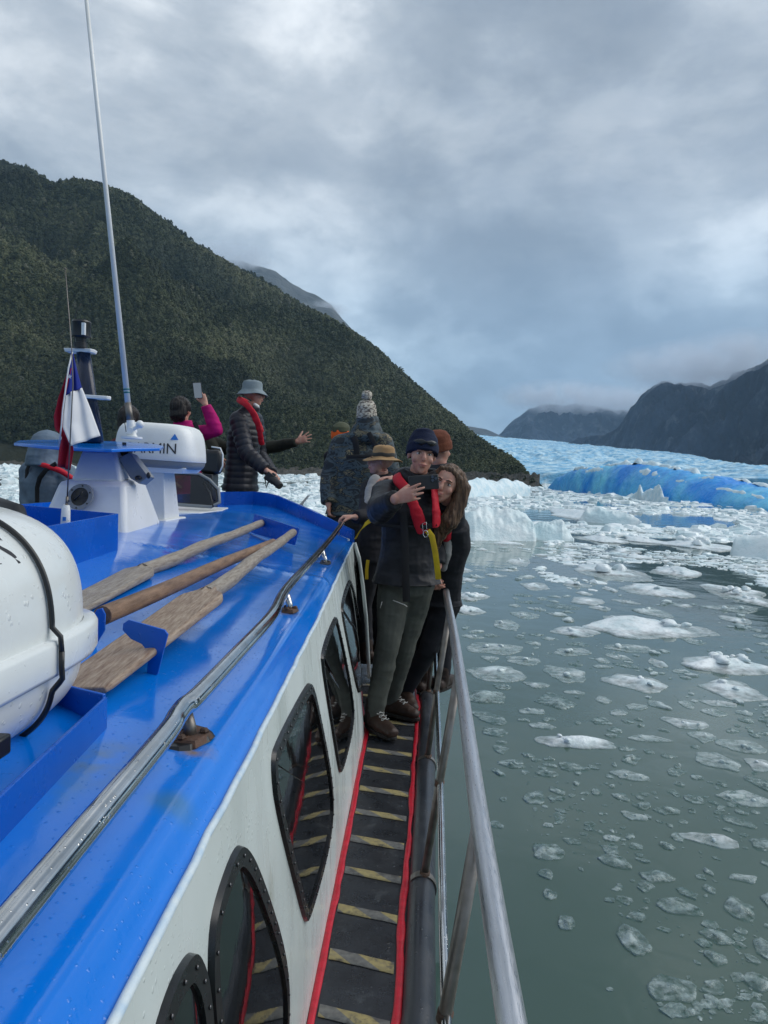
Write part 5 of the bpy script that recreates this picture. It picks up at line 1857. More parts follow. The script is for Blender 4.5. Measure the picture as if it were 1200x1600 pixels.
# ---- instrument mast
M_NAVY = mat('navy_paint', (0.006, 0.014, 0.040), r=0.22, drops=80)
mast = empty('instrument_mast', P(140, 690, Y=3.95), 'dark navy mast with white cross plates and a black lamp on top', 'mast')
a = P(141, 690, Y=3.95); a[2] = zshelf(3.95); b = P(130, 547, Y=3.95)
mb = MB(); mb.loft([a - A(0, 0, 0.0), b], [(0.075, 0.05), (0.036, 0.03)], side=(1, 0, 0), seg=18); mb.build('post', M_NAVY, mast, smooth=True)
mb = MB(); c = P(125, 549, Y=3.95); mb.hexa([c + A(x, y, -0.008) for x, y in ((-0.072, -0.03), (0.07, -0.03), (0.082, 0), (0.07, 0.05), (-0.072, 0.05))], [c + A(x, y, 0.012) for x, y in ((-0.078, -0.035), (0.075, -0.035), (0.086, 0), (0.075, 0.055), (-0.078, 0.055))]); mb.build('top_plate', M_WHITEC, mast, bevel=0.004)
mb = MB(); c = P(150, 620, Y=3.93); mb.hexa([c + A(x, y, -0.012 - 0.02 * (x + 0.08)) for x, y in ((-0.08, -0.05), (0.07, -0.02), (0.085, 0.0), (0.07, 0.03), (-0.08, 0.06))], [c + A(x, y, 0.008 - 0.02 * (x + 0.08)) for x, y in ((-0.08, -0.05), (0.07, -0.02), (0.085, 0.0), (0.07, 0.03), (-0.08, 0.06))]); mb.build('side_plate', M_WHITEC, mast, bevel=0.004)
c = P(126, 541, Y=3.93)
mb = MB()
mb.loft([c + A(0, 0, -0.01), c + A(0, 0, 0.018), c + A(0, 0, 0.02), c + A(0, 0, 0.045)], [0.035, 0.035, 0.028, 0.030], seg=18)
mb.loft([c + A(0.003, 0, 0.045), c + A(0.003, 0, 0.052), c + A(0.003, 0, 0.125), c + A(0.003, 0, 0.128), c + A(0.003, 0, 0.138)], [0.044, 0.05, 0.05, 0.052, 0.046], seg=22)
mb.build('signal_lamp', M_BLACK, mast, smooth=True, autos=40)
mb = MB(); mb.box(tuple(c + A(0.026, -0.048, 0.055)), tuple(c + A(0.043, -0.03, 0.12))); mb.build('lamp_lens', M_WHITEC, mast)
mb = MB(); mb.loft([P(117, 541, Y=3.9), P(115, 510, Y=3.9), P(119, 488, Y=3.9), P(127, 474, Y=3.9)], 0.0018, seg=5); mb.build('wire_aerial', M_BLACK, mast, smooth=True)

# ---- tall whip antenna
whip = empty('whip_antenna', P(204, 684, Y=3.85), 'tall white whip antenna rising out of the top of the view', 'antenna')
M_BAND = mat('teal_band', (0.0, 0.13, 0.16), r=0.4)
b0 = P(206, 684, Y=3.85); f0 = P(204, 657, Y=3.85); f1 = P(200, 632, Y=3.85); tp = P(135, 0, Y=3.85); dv = (tp - f1); tp2 = f1 + dv * 1.25
mb = MB(); mb.loft([f1, tp2], [0.0155, 0.0085], seg=14); mb.build('rod', M_WHITEC, whip, smooth=True)
mb = MB(); mb.loft([f0 - A(0, 0, 0.01), f1 + dv * 0.004], [0.018, 0.0175], seg=14); mb.build('ferrule', M_DULL, whip, smooth=True)
mb = MB()
for k in (0.028, 0.036): mb.loft([f1 + dv * k, f1 + dv * (k + 0.004)], 0.0160, seg=14)
mb.build('bands', M_BAND, whip, smooth=True)
mb = MB()
mb.loft([b0 + A(0.0, 0, -0.005), b0 + A(0, 0, 0.006)], 0.055, seg=16); mb.loft([b0, b0 + A(-0.004, 0, 0.03), f0], [0.032, 0.022, 0.021], seg=12)
mb.loft([b0 + A(0.0, -0.03, 0.035), b0 + A(0.0, 0.03, 0.035)], 0.018, seg=12); mb.loft([b0 + A(-0.02, -0.015, 0.02), b0 + A(0.045, -0.02, 0.065)], 0.011, seg=10); mb.ball(b0 + A(0.052, -0.022, 0.072), 0.022, 10, 8)
mb.build('ratchet_mount', M_WHITEC, whip, smooth=True, autos=45)
mb = MB(); mb.loft([f0 + A(-0.02, -0.005, 0.05), f0 + A(-0.03, -0.01, 0.0), b0 + A(-0.03, 0, 0.02)], 0.0022, seg=5); mb.build('cable', M_BLACK, whip, smooth=True)

# ---- short antenna on the bin
sa = empty('radio_antenna', P(101, 830, Y=2.55), 'thin radio aerial with a white base on the blue bin', 'antenna')
mb = MB(); mb.loft([P(101, 828, Y=2.55), P(102, 824, Y=2.55), P(103, 795, Y=2.55), P(104, 789, Y=2.55)], [0.013, 0.0175, 0.0150, 0.011], seg=16); mb.build('base', M_WHITEC, sa, smooth=True, autos=40)
mb = MB(); mb.loft([P(98, 865, Y=2.55), P(101, 828, Y=2.55)], 0.011, seg=10); mb.loft([P(104, 790, Y=2.55), P(105, 776, Y=2.55)], 0.005, seg=8); mb.build('stem', M_DULL, sa, smooth=True)
mb = MB(); mb.loft([P(105, 778, Y=2.55), P(114, 600, Y=2.55), P(112, 545, Y=2.55), P(102, 420, Y=2.55)], [0.0028, 0.0024, 0.0022, 0.0016], seg=6); mb.ball(P(102, 420, Y=2.55), 0.004, 6, 5); mb.build('whip', M_DULL, sa, smooth=True)
mb = MB(); mb.box(tuple(P(101, 812, Y=2.53) + A(-0.006, -0.004, -0.004)), tuple(P(101, 812, Y=2.53) + A(0.006, -0.002, 0.010))); mb.build('maker_mark', M_LOGO, sa)

# ---- flag
M_FW = mat('flag_white', (0.72, 0.73, 0.75), r=0.9, bump=0.2, bscale=120, bdist=0.001)
M_FB = mat('flag_blue', (0.012, 0.03, 0.26), r=0.9, bump=0.2, bscale=120, bdist=0.001)
M_FR = mat('flag_red', (0.36, 0.008, 0.03), r=0.9, bump=0.2, bscale=120, bdist=0.001)
flag = empty('flag', P(113, 552, Y=3.05), 'limp white, blue and red flag with a star, tied below the mast top', 'flag')


def cloth(name, Lp, Rp, m_, n=22, k=18, amp=0.02, seed=2):
    """cloth between two edges given as (u, v, forward distance)"""
    def res(p):
        q = np.array([P(u, v, Y=y) for u, v, y in p]); s = np.concatenate([[0], np.cumsum(np.linalg.norm(np.diff(q, axis=0), axis=1))]); t = np.linspace(0, s[-1], n)
        return np.stack([np.interp(t, s, q[:, i]) for i in range(3)], 1)
    a, b = res(Lp), res(Rp)
    t = np.linspace(0, 1, k)[None, :, None]
    V = a[:, None] * (1 - t) + b[:, None] * t
    w_ = np.sin(math.pi * t[0, :, 0])[None, :]
    fold = np.sin(t[0, :, 0] * 11 + np.linspace(0, 2.5, n)[:, None]) * amp * w_ + 0.5 * amp * fbm(V.reshape(-1, 3) * 9, 3, seed).reshape(n, k) * w_
    V[:, :, 1] += fold
    o = meshobj(name, V.reshape(-1, 3), gridfaces(n, k), m_, flag)
    md = o.modifiers.new('thickness', 'SOLIDIFY'); md.thickness = 0.0015
    return o


cloth('canton', [(112, 552, 3.02), (108, 575, 3.0), (103, 618, 3.0)], [(114, 552, 3.02), (120, 578, 3.03), (128, 607, 3.05)], M_FB, amp=0.012)
cloth('white_band', [(103, 617, 3.0), (99, 650, 2.98), (98, 668, 2.98), (110, 697, 2.98)], [(128, 606, 3.05), (142, 640, 3.07), (150, 662, 3.07), (157, 681, 3.07)], M_FW, amp=0.012)
cloth('red_band', [(108, 590, 3.06), (92, 622, 3.07), (84, 650, 3.06), (86, 672, 3.06), (98, 680, 3.04), (93, 700, 3.05), (90, 728, 3.04)], [(112, 575, 3.0), (101, 625, 3.0), (99, 645, 2.99), (100, 668, 2.99), (108, 690, 2.99), (116, 700, 3.02), (110, 735, 3.04)], M_FR, amp=0.02, seed=5)
mb = MB(); mb.loft([P(113, 550, Y=3.0), P(107, 575, Y=2.985), P(98, 640, Y=2.97), P(96, 665, Y=2.97), P(92, 698, Y=3.0)], 0.0035, seg=6); mb.build('hoist_cord', M_FW, flag, smooth=True)
mb = MB(); c = P(111, 589, Y=2.985); r_ = 0.011; pts = []
for i in range(10):
    t = math.pi / 2 + i * math.pi / 5; rr = r_ if i % 2 == 0 else r_ * 0.42
    pts.append(c + A(rr * math.cos(t), -0.012, rr * math.sin(t)))
mb.add([c + A(0, -0.012, 0)] + pts, [(0, 1 + i, 1 + (i + 1) % 10) for i in range(10)]); mb.build('star', M_FW, flag)

# ---- hailer under the shelf
hl = empty('loudhailer', P(200, 705, Y=3.9), 'grey wedge-shaped loudhailer hung under the blue shelf', 'loudhailer')
mb = MB(); c = P(194, 707, Y=3.9); mb.loft([c + A(-0.035, 0, 0.01), c + A(0.035, 0, 0.012), ], 0.03, seg=10); mb.loft([c + A(0, 0, 0.055), c], 0.012, seg=8); mb.build('bracket', M_BLACK, hl, smooth=True, autos=45)
q = [P(u, v, Y=3.85) for u, v in ((189, 716), (207, 707), (236, 744), (222, 756), (208, 747))]
mb = MB(); mb.hexa([p - A(0, 0.04, 0) for p in q], [p + A(0, 0.06, -0.01) for p in q]); mb.build('horn', M_GREYP, hl, bevel=0.004)
mb = MB(); mb.ball(P(232, 743, Y=3.80), (0.012, 0.012, 0.018), 8, 6); mb.ball(P(216, 747, Y=3.80), (0.02, 0.012, 0.014), 8, 6); mb.build('end_caps', M_BLACK, hl, smooth=True)
# ================================================================== PEOPLE
def cl(name, c, c2, r=0.75, **k): return mat(name, c, r=r, c2=c2, **{**dict(nscale=9, bump=0.35, bscale=200, bdist=0.0012, spec=0.28), **k})


M_SKIN = mat('skin', (0.56, 0.31, 0.23), r=0.45, c2=(0.50, 0.22, 0.16), nscale=22, ndetail=4, sss=0.15, bump=0.12, bscale=300, bdist=0.0006)
M_SKIN2 = mat('ruddy_skin', (0.50, 0.27, 0.20), r=0.5, c2=(0.42, 0.17, 0.12), nscale=22, ndetail=4, sss=0.12)
M_BLKJ = cl('black_shell_fabric', (0.0085, 0.0095, 0.013), (0.015, 0.016, 0.021), 0.5)
M_DKJ = cl('dark_fabric', (0.012, 0.013, 0.018), (0.022, 0.022, 0.028))
M_PUFF = cl('black_quilted_nylon', (0.014, 0.015, 0.022), (0.022, 0.024, 0.034), 0.42)
M_TROU = cl('olive_grey_trousers', (0.092, 0.098, 0.084), (0.066, 0.071, 0.063), 0.8)
M_OLIVE = cl('dark_olive_fleece', (0.035, 0.036, 0.028), (0.025, 0.026, 0.022), 0.9)
M_MAG = cl('magenta_fleece', (0.50, 0.006, 0.16), (0.36, 0.004, 0.12), 0.8)
M_VEST = cl('red_vest_fabric', (0.56, 0.012, 0.030), (0.42, 0.008, 0.022), 0.6)
M_GRYJ = cl('slate_blue_fabric', (0.13, 0.18, 0.24), (0.09, 0.125, 0.17), 0.7)
M_LGRY = cl('light_grey_fleece', (0.34, 0.33, 0.32), (0.26, 0.25, 0.25), 0.9)
M_GRHAT = cl('grey_felt_cloth', (0.22, 0.27, 0.30), (0.16, 0.20, 0.22), 0.9)
M_TAN = cl('tan_canvas', (0.36, 0.23, 0.115), (0.28, 0.17, 0.085), 0.85)
M_BAND2 = cl('dark_hat_band', (0.045, 0.045, 0.04), (0.03, 0.03, 0.03))
M_NAVYK = cl('navy_knit', (0.008, 0.013, 0.036), (0.014, 0.022, 0.052), 0.9, bump=0.8, bscale=180, bdist=0.003)
M_RUSTK = cl('rust_knit', (0.17, 0.055, 0.030), (0.11, 0.035, 0.020), 0.9, bump=0.8, bscale=180, bdist=0.003)
M_PINKK = cl('orange_cloth', (0.85, 0.13, 0.02), (0.7, 0.1, 0.02))
M_GRNC = cl('moss_cap_cloth', (0.085, 0.095, 0.055), (0.06, 0.068, 0.04))
M_POM = cl('cream_grey_knit', (0.60, 0.56, 0.48), (0.13, 0.11, 0.10), 0.95, nscale=38, nlo=0.44, nhi=0.58, bump=1.0, bscale=140, bdist=0.006, stretch=(1, 1, 2.2))
M_BOOT = cl('brown_boot_leather', (0.045, 0.026, 0.019), (0.025, 0.016, 0.013), 0.5)
M_SOLE = mat('boot_sole', (0.012, 0.011, 0.010), r=0.8)
M_LACE = mat('grey_laces', (0.45, 0.45, 0.43), r=0.7)
M_YEL = cl('yellow_webbing', (0.62, 0.44, 0.02), (0.48, 0.32, 0.02), 0.7)
M_STRAP = mat('black_webbing', (0.010, 0.010, 0.012), r=0.8, bump=0.4, bscale=300, bdist=0.001)
M_EYEW = mat('eye_white', (0.62, 0.58, 0.55), r=0.2)
M_IRIS = mat('dark_iris', (0.03, 0.018, 0.012), r=0.15)
M_LIP = mat('lips', (0.42, 0.13, 0.12), r=0.4)
M_BROW = mat('dark_hair_fine', (0.035, 0.022, 0.015), r=0.8)
M_TEETH = mat('teeth', (0.75, 0.73, 0.68), r=0.25)


def hairmat(name, c, c2):
    return mat(name, c, r=0.45, c2=c2, nscale=16, ndetail=8, stretch=(6, 6, 0.7), bump=0.9, bscale=60, bdist=0.006, spec=0.4)


M_HAIRB = hairmat('brown_hair', (0.050, 0.028, 0.016), (0.20, 0.115, 0.065))
M_HAIRD = hairmat('near_black_hair', (0.010, 0.008, 0.008), (0.022, 0.016, 0.015))


def camo_material():
    m = mat('camouflage_fabric', (0.02, 0.03, 0.035), r=0.75, bump=0.3, bscale=260, bdist=0.001)
    t = m.node_tree; L = t.links.new; b = bsdf(m)
    co = t.nodes.new('ShaderNodeTexCoord'); mp = t.nodes.new('ShaderNodeMapping'); mp.inputs['Scale'].default_value = (1, 1, 2.0); L(co.outputs['Object'], mp.inputs[0])
    n = t.nodes.new('ShaderNodeTexNoise'); n.inputs['Scale'].default_value = 7.5; n.inputs['Detail'].default_value = 6; n.inputs['Roughness'].default_value = 0.6; n.inputs['Distortion'].default_value = 0.6; L(mp.outputs[0], n.inputs['Vector'])
    r = t.nodes.new('ShaderNodeValToRGB'); r.color_ramp.interpolation = 'CONSTANT'; e = r.color_ramp.elements
    e[0].position = 0; e[0].color = (0.014, 0.020, 0.026, 1); e[1].position = 0.44; e[1].color = (0.050, 0.075, 0.090, 1)
    for p, c in ((0.52, (0.012, 0.015, 0.018, 1)), (0.57, (0.13, 0.12, 0.075, 1)), (0.605, (0.016, 0.024, 0.030, 1)), (0.645, (0.34, 0.25, 0.12, 1)), (0.67, (0.016, 0.022, 0.028, 1))):
        q = e.new(p); q.color = c
    L(n.outputs[0], r.inputs[0]); L(r.outputs[0], b.inputs['Base Color'])
    return m


M_CAMO = camo_material()


def nrm(v):
    v = np.asarray(v, float); return v / (np.linalg.norm(v) + 1e-12)


def voxelize(mb, name, m_, parent=None, vox=0.007, it=3, disp=None, origin=None):
    """join the overlapping forms of mb into one continuous skin"""
    me = bpy.data.meshes.new(name); me.from_pydata(mb.v, [], mb.f)
    bm = bmesh.new(); bm.from_mesh(me)
    bmesh.ops.recalc_face_normals(bm, faces=bm.faces); bm.to_mesh(me); bm.free()
    t = bpy.data.objects.new('tmp', me); col.objects.link(t)
    rm = t.modifiers.new('r', 'REMESH'); rm.mode = 'VOXEL'; rm.voxel_size = vox; rm.use_smooth_shade = True
    if it:
        s = t.modifiers.new('s', 'SMOOTH'); s.iterations = it; s.factor = 0.5
    dg = bpy.context.evaluated_depsgraph_get(); dg.update()
    out = bpy.data.meshes.new_from_object(t.evaluated_get(dg))
    bpy.data.objects.remove(t); bpy.data.meshes.remove(me)
    n = len(out.vertices)
    co = np.empty(n * 3, np.float32); out.vertices.foreach_get('co', co); co = co.reshape(-1, 3).astype(float)
    if disp is not None:
        nv = np.empty(n * 3, np.float32); out.vertices.foreach_get('normal', nv) if False else out.vertex_normals.foreach_get('vector', nv)
        nv = nv.reshape(-1, 3); co = co + nv * disp(co)[:, None]
    if origin is not None:
        co = co - A(*origin)
    out.vertices.foreach_set('co', co.astype(np.float32).ravel())
    out.name = name
    out.materials.clear(); out.materials.append(m_)
    out.polygons.foreach_set('use_smooth', [True] * len(out.polygons))
    out.update()
    o = bpy.data.objects.new(name, out); col.objects.link(o)
    if origin is not None: o.location = tuple(map(float, origin))
    if parent is not None: setp(o, parent)
    return o


def folds(amp=0.006, f=9, seed=1, aniso=(1, 1, 2.0)):
    def d(co):
        a = fbm(co * A(*aniso) * f, 3, seed, 0.5, True)
        b = fbm(co * A(*aniso) * f * 0.45, 2, seed + 5, 0.5)
        return amp * (a * 0.8 + b * 1.2)
    return d


def quilt(J, amp=0.007, pitch=0.055, sleeves=True):
    def d(co):
        z = co[:, 2]
        ph = z / pitch
        if sleeves:
            best = np.full(len(co), 1e9); along = np.zeros(len(co))
            for s in 'RL':
                for a, b in ((J['sh' + s], J['el' + s]), (J['el' + s], J['wr' + s])):
                    ab = b - a; t = np.clip(((co - a) @ ab) / (ab @ ab), 0, 1)
                    dist = np.linalg.norm(co - (a + t[:, None] * ab), axis=1)
                    m_ = dist < best
                    best = np.where(m_, dist, best); along = np.where(m_, t * np.linalg.norm(ab), along)
            ph = np.where(best < 0.10, along / pitch, ph)
        return amp * (np.abs(np.sin(np.pi * ph)) ** 0.6 - 0.5) + 0.5 * folds(0.004)(co)
    return d


def head_shape(mb, c, f, u, s=1.0, female=False):
    u = nrm(u); f = nrm(f - u * np.dot(f, u)); r = np.cross(f, u)          # r = the head's right
    B = np.stack([r, f, u], 1) * s

    def W(x, y, z): return c + B @ A(x, y, z)
    mb.ball(W(0, -0.015, 0.035), (0.076, 0.097, 0.090), 20, 14, B)
    j = 0.92 if female else 1.0
    mb.loft([W(0, 0.015, 0.03), W(0, 0.028, -0.02), W(0, 0.040, -0.065), W(0, 0.055, -0.095), W(0, 0.058, -0.108)], [(0.070 * s, 0.066 * s), (0.066 * s * j, 0.060 * s), (0.052 * s * j, 0.048 * s), (0.030 * s * j, 0.030 * s), (0.016 * s * j, 0.018 * s)], side=r, seg=18)
    mb.loft([W(0, 0.085, 0.022), W(0, 0.094, 0.004), W(0, 0.106, -0.016), W(0, 0.107, -0.026), W(0, 0.096, -0.034)], [(0.009 * s, 0.012 * s), (0.010 * s, 0.014 * s), (0.013 * s, 0.013 * s), (0.015 * s, 0.010 * s), (0.011 * s, 0.007 * s)], side=r, seg=10)
    for sx in (1, -1):
        mb.ball(W(0.030 * sx, 0.082, 0.030), (0.022 * s, 0.010 * s, 0.007 * s), 8, 6)
        mb.ball(W(0.040 * sx, 0.060, -0.024), (0.024 * s, 0.020 * s, 0.022 * s), 10, 8)
        mb.ball(W(0.078 * sx, -0.008, 0.000), (0.010, 0.018, 0.031), 8, 8, B)
    mb.ball(W(0, 0.092, -0.052), (0.024, 0.010, 0.006), 10, 6, B); mb.ball(W(0, 0.090, -0.064), (0.020, 0.010, 0.007), 10, 6, B)
    mb.ball(W(0, 0.068, -0.095), (0.018, 0.014, 0.014), 10, 8, B)
    return W, B


def face_bits(o, W, B, s=1.0, smile=False, brow=True):
    mb = MB(); m2 = MB(); m3 = MB()
    for sx in (1, -1):
        mb.ball(W(0.031 * sx, 0.0715, 0.010), (0.0145 * s, 0.0115 * s, 0.0075 * s), 10, 8, B / s)
        m2.ball(W(0.031 * sx, 0.0795, 0.010), (0.0062 * s, 0.0045 * s, 0.0062 * s), 8, 6, B / s)
        m3.loft([W(0.014 * sx, 0.093, 0.030), W(0.030 * sx, 0.0935, 0.036), W(0.048 * sx, 0.080, 0.031)], [(0.003, 0.003), (0.004, 0.004), (0.002, 0.002)], seg=6)
        m3.loft([W(0.018 * sx, 0.0815, 0.017), W(0.031 * sx, 0.086, 0.0205), W(0.045 * sx, 0.078, 0.014)], 0.0018, seg=5)
    setp(mb.build('eyes', M_EYEW, None, smooth=True), o); setp(m2.build('irises', M_IRIS, None, smooth=True), o)
    setp(m3.build('eyebrows', M_BROW, None, smooth=True), o)
    mb = MB(); k = 0.008 if smile else -0.001
    mb.loft([W(-0.025, 0.088, -0.056 + k), W(-0.010, 0.1005, -0.0535), W(0, 0.1015, -0.055), W(0.010, 0.1005, -0.0535), W(0.025, 0.088, -0.056 + k)], [0.001, 0.0028, 0.0026, 0.0028, 0.001], seg=6)
    mb.loft([W(-0.023, 0.088, -0.059 + k), W(0, 0.100, -0.066 if smile else -0.062), W(0.023, 0.088, -0.059 + k)], [0.001, 0.0036, 0.001], seg=6)
    setp(mb.build('lips', M_LIP, None, smooth=True), o)
    if smile:
        mb = MB(); mb.loft([W(-0.018, 0.091, -0.0555 + k * 0.6), W(0, 0.1005, -0.0600), W(0.018, 0.091, -0.0555 + k * 0.6)], [0.0012, 0.0032, 0.0012], seg=6); setp(mb.build('teeth', M_TEETH, None, smooth=True), o)


def hand_shape(mb, w, d, pn, ts, curl=(0.25, 0.3, 0.25), spread=0.08, s=1.0, thumb=(0.6, 0.3)):
    """w wrist, d pointing to the knuckles, pn palm normal (where the fingers curl), ts towards the thumb"""
    d = nrm(d); pn = nrm(pn - d * np.dot(pn, d)); ts_ = np.cross(d, pn); ts_ = ts_ if np.dot(ts_, ts) > 0 else -ts_
    k0 = w + d * 0.088 * s
    mb.loft([w - d * 0.01, w + d * 0.02 * s, w + d * 0.06 * s, w + d * 0.092 * s], [(0.027 * s, 0.020 * s), (0.034 * s, 0.019 * s), (0.041 * s, 0.016 * s), (0.040 * s, 0.012 * s)], side=ts_, seg=14, round_ends=True)
    tips = []
    for i, (ln, r0) in enumerate(((0.070, 0.0092), (0.078, 0.0095), (0.073, 0.009), (0.057, 0.0080))):
        off = (1.5 - i) * 0.0205 * s
        b = k0 + ts_ * off - d * (0.006 * (abs(i - 1) ** 1.4)) * s
        dd = nrm(d + ts_ * (1.5 - i) * spread)
        p = [b - dd * 0.02 * s]; q = b; p.append(q)
        cu = 0
        c_ = curl[i] if hasattr(curl[0], '__len__') else curl
        for j, fr in enumerate((0.45, 0.31, 0.24)):
            cu += c_[j] * (1 + 0.08 * i)
            q = q + (dd * math.cos(cu) + pn * math.sin(cu)) * ln * fr * s
            p.append(q)
        mb.loft(p, [r0 * s, r0 * s, r0 * 0.95 * s, r0 * 0.88 * s, r0 * 0.72 * s], seg=9, round_ends=True)
        tips.append(q)
    b = w + d * 0.028 * s + ts_ * 0.022 * s
    a1 = nrm(d * math.cos(thumb[0]) + ts_ * math.sin(thumb[0]) + pn * 0.35)
    a2 = nrm(a1 + d * 0.25 + pn * thumb[1])
    mb.loft([b, b + a1 * 0.040 * s, b + a1 * 0.040 * s + a2 * 0.030 * s, b + a1 * 0.040 * s + a2 * 0.052 * s], [0.015 * s, 0.0115 * s, 0.0105 * s, 0.008 * s], seg=9, round_ends=True)
    return tips


def torso_shape(mb, J, g=0.0, hem=None, k=1.0, neck=True, hemw=0.0):
    side = nrm(J['shL'] - J['shR'])
    pts = []; rad = []
    if hem is not None:
        pts.append(hem); rad.append((0.185 * k + g + hemw, 0.135 * k + g + hemw))
    pts += [J['pel'], lerp(J['pel'], J['che'], 0.5), J['che'], lerp(J['che'], J['nek'], 0.62)]
    rad += [(0.168 * k + g + hemw * 0.5, 0.118 * k + g + hemw * 0.5), (0.152 * k + g, 0.112 * k + g), (0.170 * k + g, 0.124 * k + g), (0.125 * k + g, 0.090 * k + g)]
    mb.loft(pts, rad, side=side, seg=24, round_ends=(hem is None))
    mb.loft([J['shR'], lerp(J['shR'], J['shL'], 0.5) + (J['nek'] - J['che']) * 0.10, J['shL']], [(0.056 * k + g), (0.068 * k + g), (0.056 * k + g)], seg=14, round_ends=True)
    if neck:
        mb.loft([lerp(J['che'], J['nek'], 0.6), J['nek'], lerp(J['nek'], J['hea'], 0.6)], [0.07 + g, 0.055 + g * 0.7, 0.053 + g * 0.4], seg=14)


def arm_shape(mb, J, s, g=0.0, k=1.0, cuff=1.0, over=0.0):
    a, b, c = J['sh' + s], J['el' + s], J['wr' + s]
    c2 = b + (c - b) * cuff
    mb.loft([a, lerp(a, b, 0.5), b], [0.055 * k + g, 0.048 * k + g, 0.041 * k + g], seg=14, round_ends=True)
    mb.loft([b, lerp(b, c2, 0.4), c2], [0.041 * k + g, 0.040 * k + g, (0.028 * k if cuff >= 1 else 0.031 * k) + g * 0.8], seg=14, round_ends=(g == 0))


def leg_shape(mb, J, s, g=0.0, k=1.0, low=1.0):
    a, b, c = J['hi' + s], J['kn' + s], J['an' + s]
    c2 = b + (c - b) * low
    mb.loft([a, lerp(a, b, 0.4), b], [0.090 * k + g, 0.080 * k + g, 0.056 * k + g], seg=16, round_ends=True)
    mb.loft([b, lerp(b, c2, 0.35), c2], [0.056 * k + g, 0.054 * k + g, 0.037 * k + g * 1.1], seg=16, round_ends=True)


def joints(D):
    return {k: (P(v[0], v[1], Y=v[2]) if len(v) == 3 else A(*v[1:])) for k, v in D.items()}


def lower_from(J, feet_z, toe=(0, -1, 0), stance=0.10):
    side = nrm((J['shL'] - J['shR']) * A(1, 1, 0)); pel = J['pel']
    for s, q in (('R', -1), ('L', 1)):
        J['hi' + s] = pel + side * q * 0.085 - A(0, 0, 0.05)
        an = A(pel[0], pel[1], feet_z + 0.09) + side * q * stance
        J['an' + s] = an; J['kn' + s] = lerp(J['hi' + s], an, 0.5) + nrm(toe) * 0.03
        J['to' + s] = an + nrm(toe) * 0.15 - A(0, 0, 0.05)
    return J


def boots(J, o, m_=None, detail=False):
    for s in 'RL':
        an, to = J['an' + s], J['to' + s]
        fd = nrm((to - an) * A(1, 1, 0)); side = A(-fd[1], fd[0], 0); zf = min(an[2] - 0.09, to[2] - 0.02)
        g0 = A(an[0], an[1], zf)
        mb = MB()
        mb.loft([an + A(0, 0, 0.08), an + A(0, 0, 0.0), g0 + A(0, 0, 0.055) + fd * 0.0], [0.058, 0.055, 0.054], seg=16, round_ends=True)
        mb.loft([g0 - fd * 0.05 + A(0, 0, 0.052), g0 + fd * 0.05 + A(0, 0, 0.062), g0 + fd * 0.12 + A(0, 0, 0.052), g0 + fd * 0.20 + A(0, 0, 0.044)], [(0.042, 0.044), (0.048, 0.056), (0.052, 0.044), (0.042, 0.032)], side=side, seg=18, round_ends=True)
        setp(voxelize(mb, 'boot', m_ or M_BOOT, None, 0.006, 3, folds(0.003, 22, 4)), o)
        mb = MB()
        out_ = []
        for t in np.linspace(0, 2 * math.pi, 24, endpoint=False):
            x = math.cos(t); y = math.sin(t)
            out_.append(g0 + fd * (0.072 + 0.166 * x) + side * (0.052 * y * (1.0 + 0.12 * x)))
        mb.hexa([p + A(0, 0, 0.003) for p in out_], [p + A(0, 0, 0.026) for p in out_])
        setp(mb.build('boot_sole', M_SOLE, None, bevel=0.004), o)
        if detail:
            mb = MB()
            for q in range(5):
                c = g0 + fd * (0.125 - 0.026 * q) + A(0, 0, 0.100 + 0.012 * q + 0.006 * q * (q > 2))
                for sg in (1, -1):
                    mb.loft([c - side * 0.020 * sg - A(0, 0, 0.004), c + A(0, 0, 0.005), c + side * 0.020 * sg - fd * 0.018 + A(0, 0, 0.006)], 0.0024, seg=5)
                    mb.ball(c - side * 0.024 * sg, 0.004, 6, 4)
            setp(mb.build('laces', M_LACE, None, smooth=True), o)


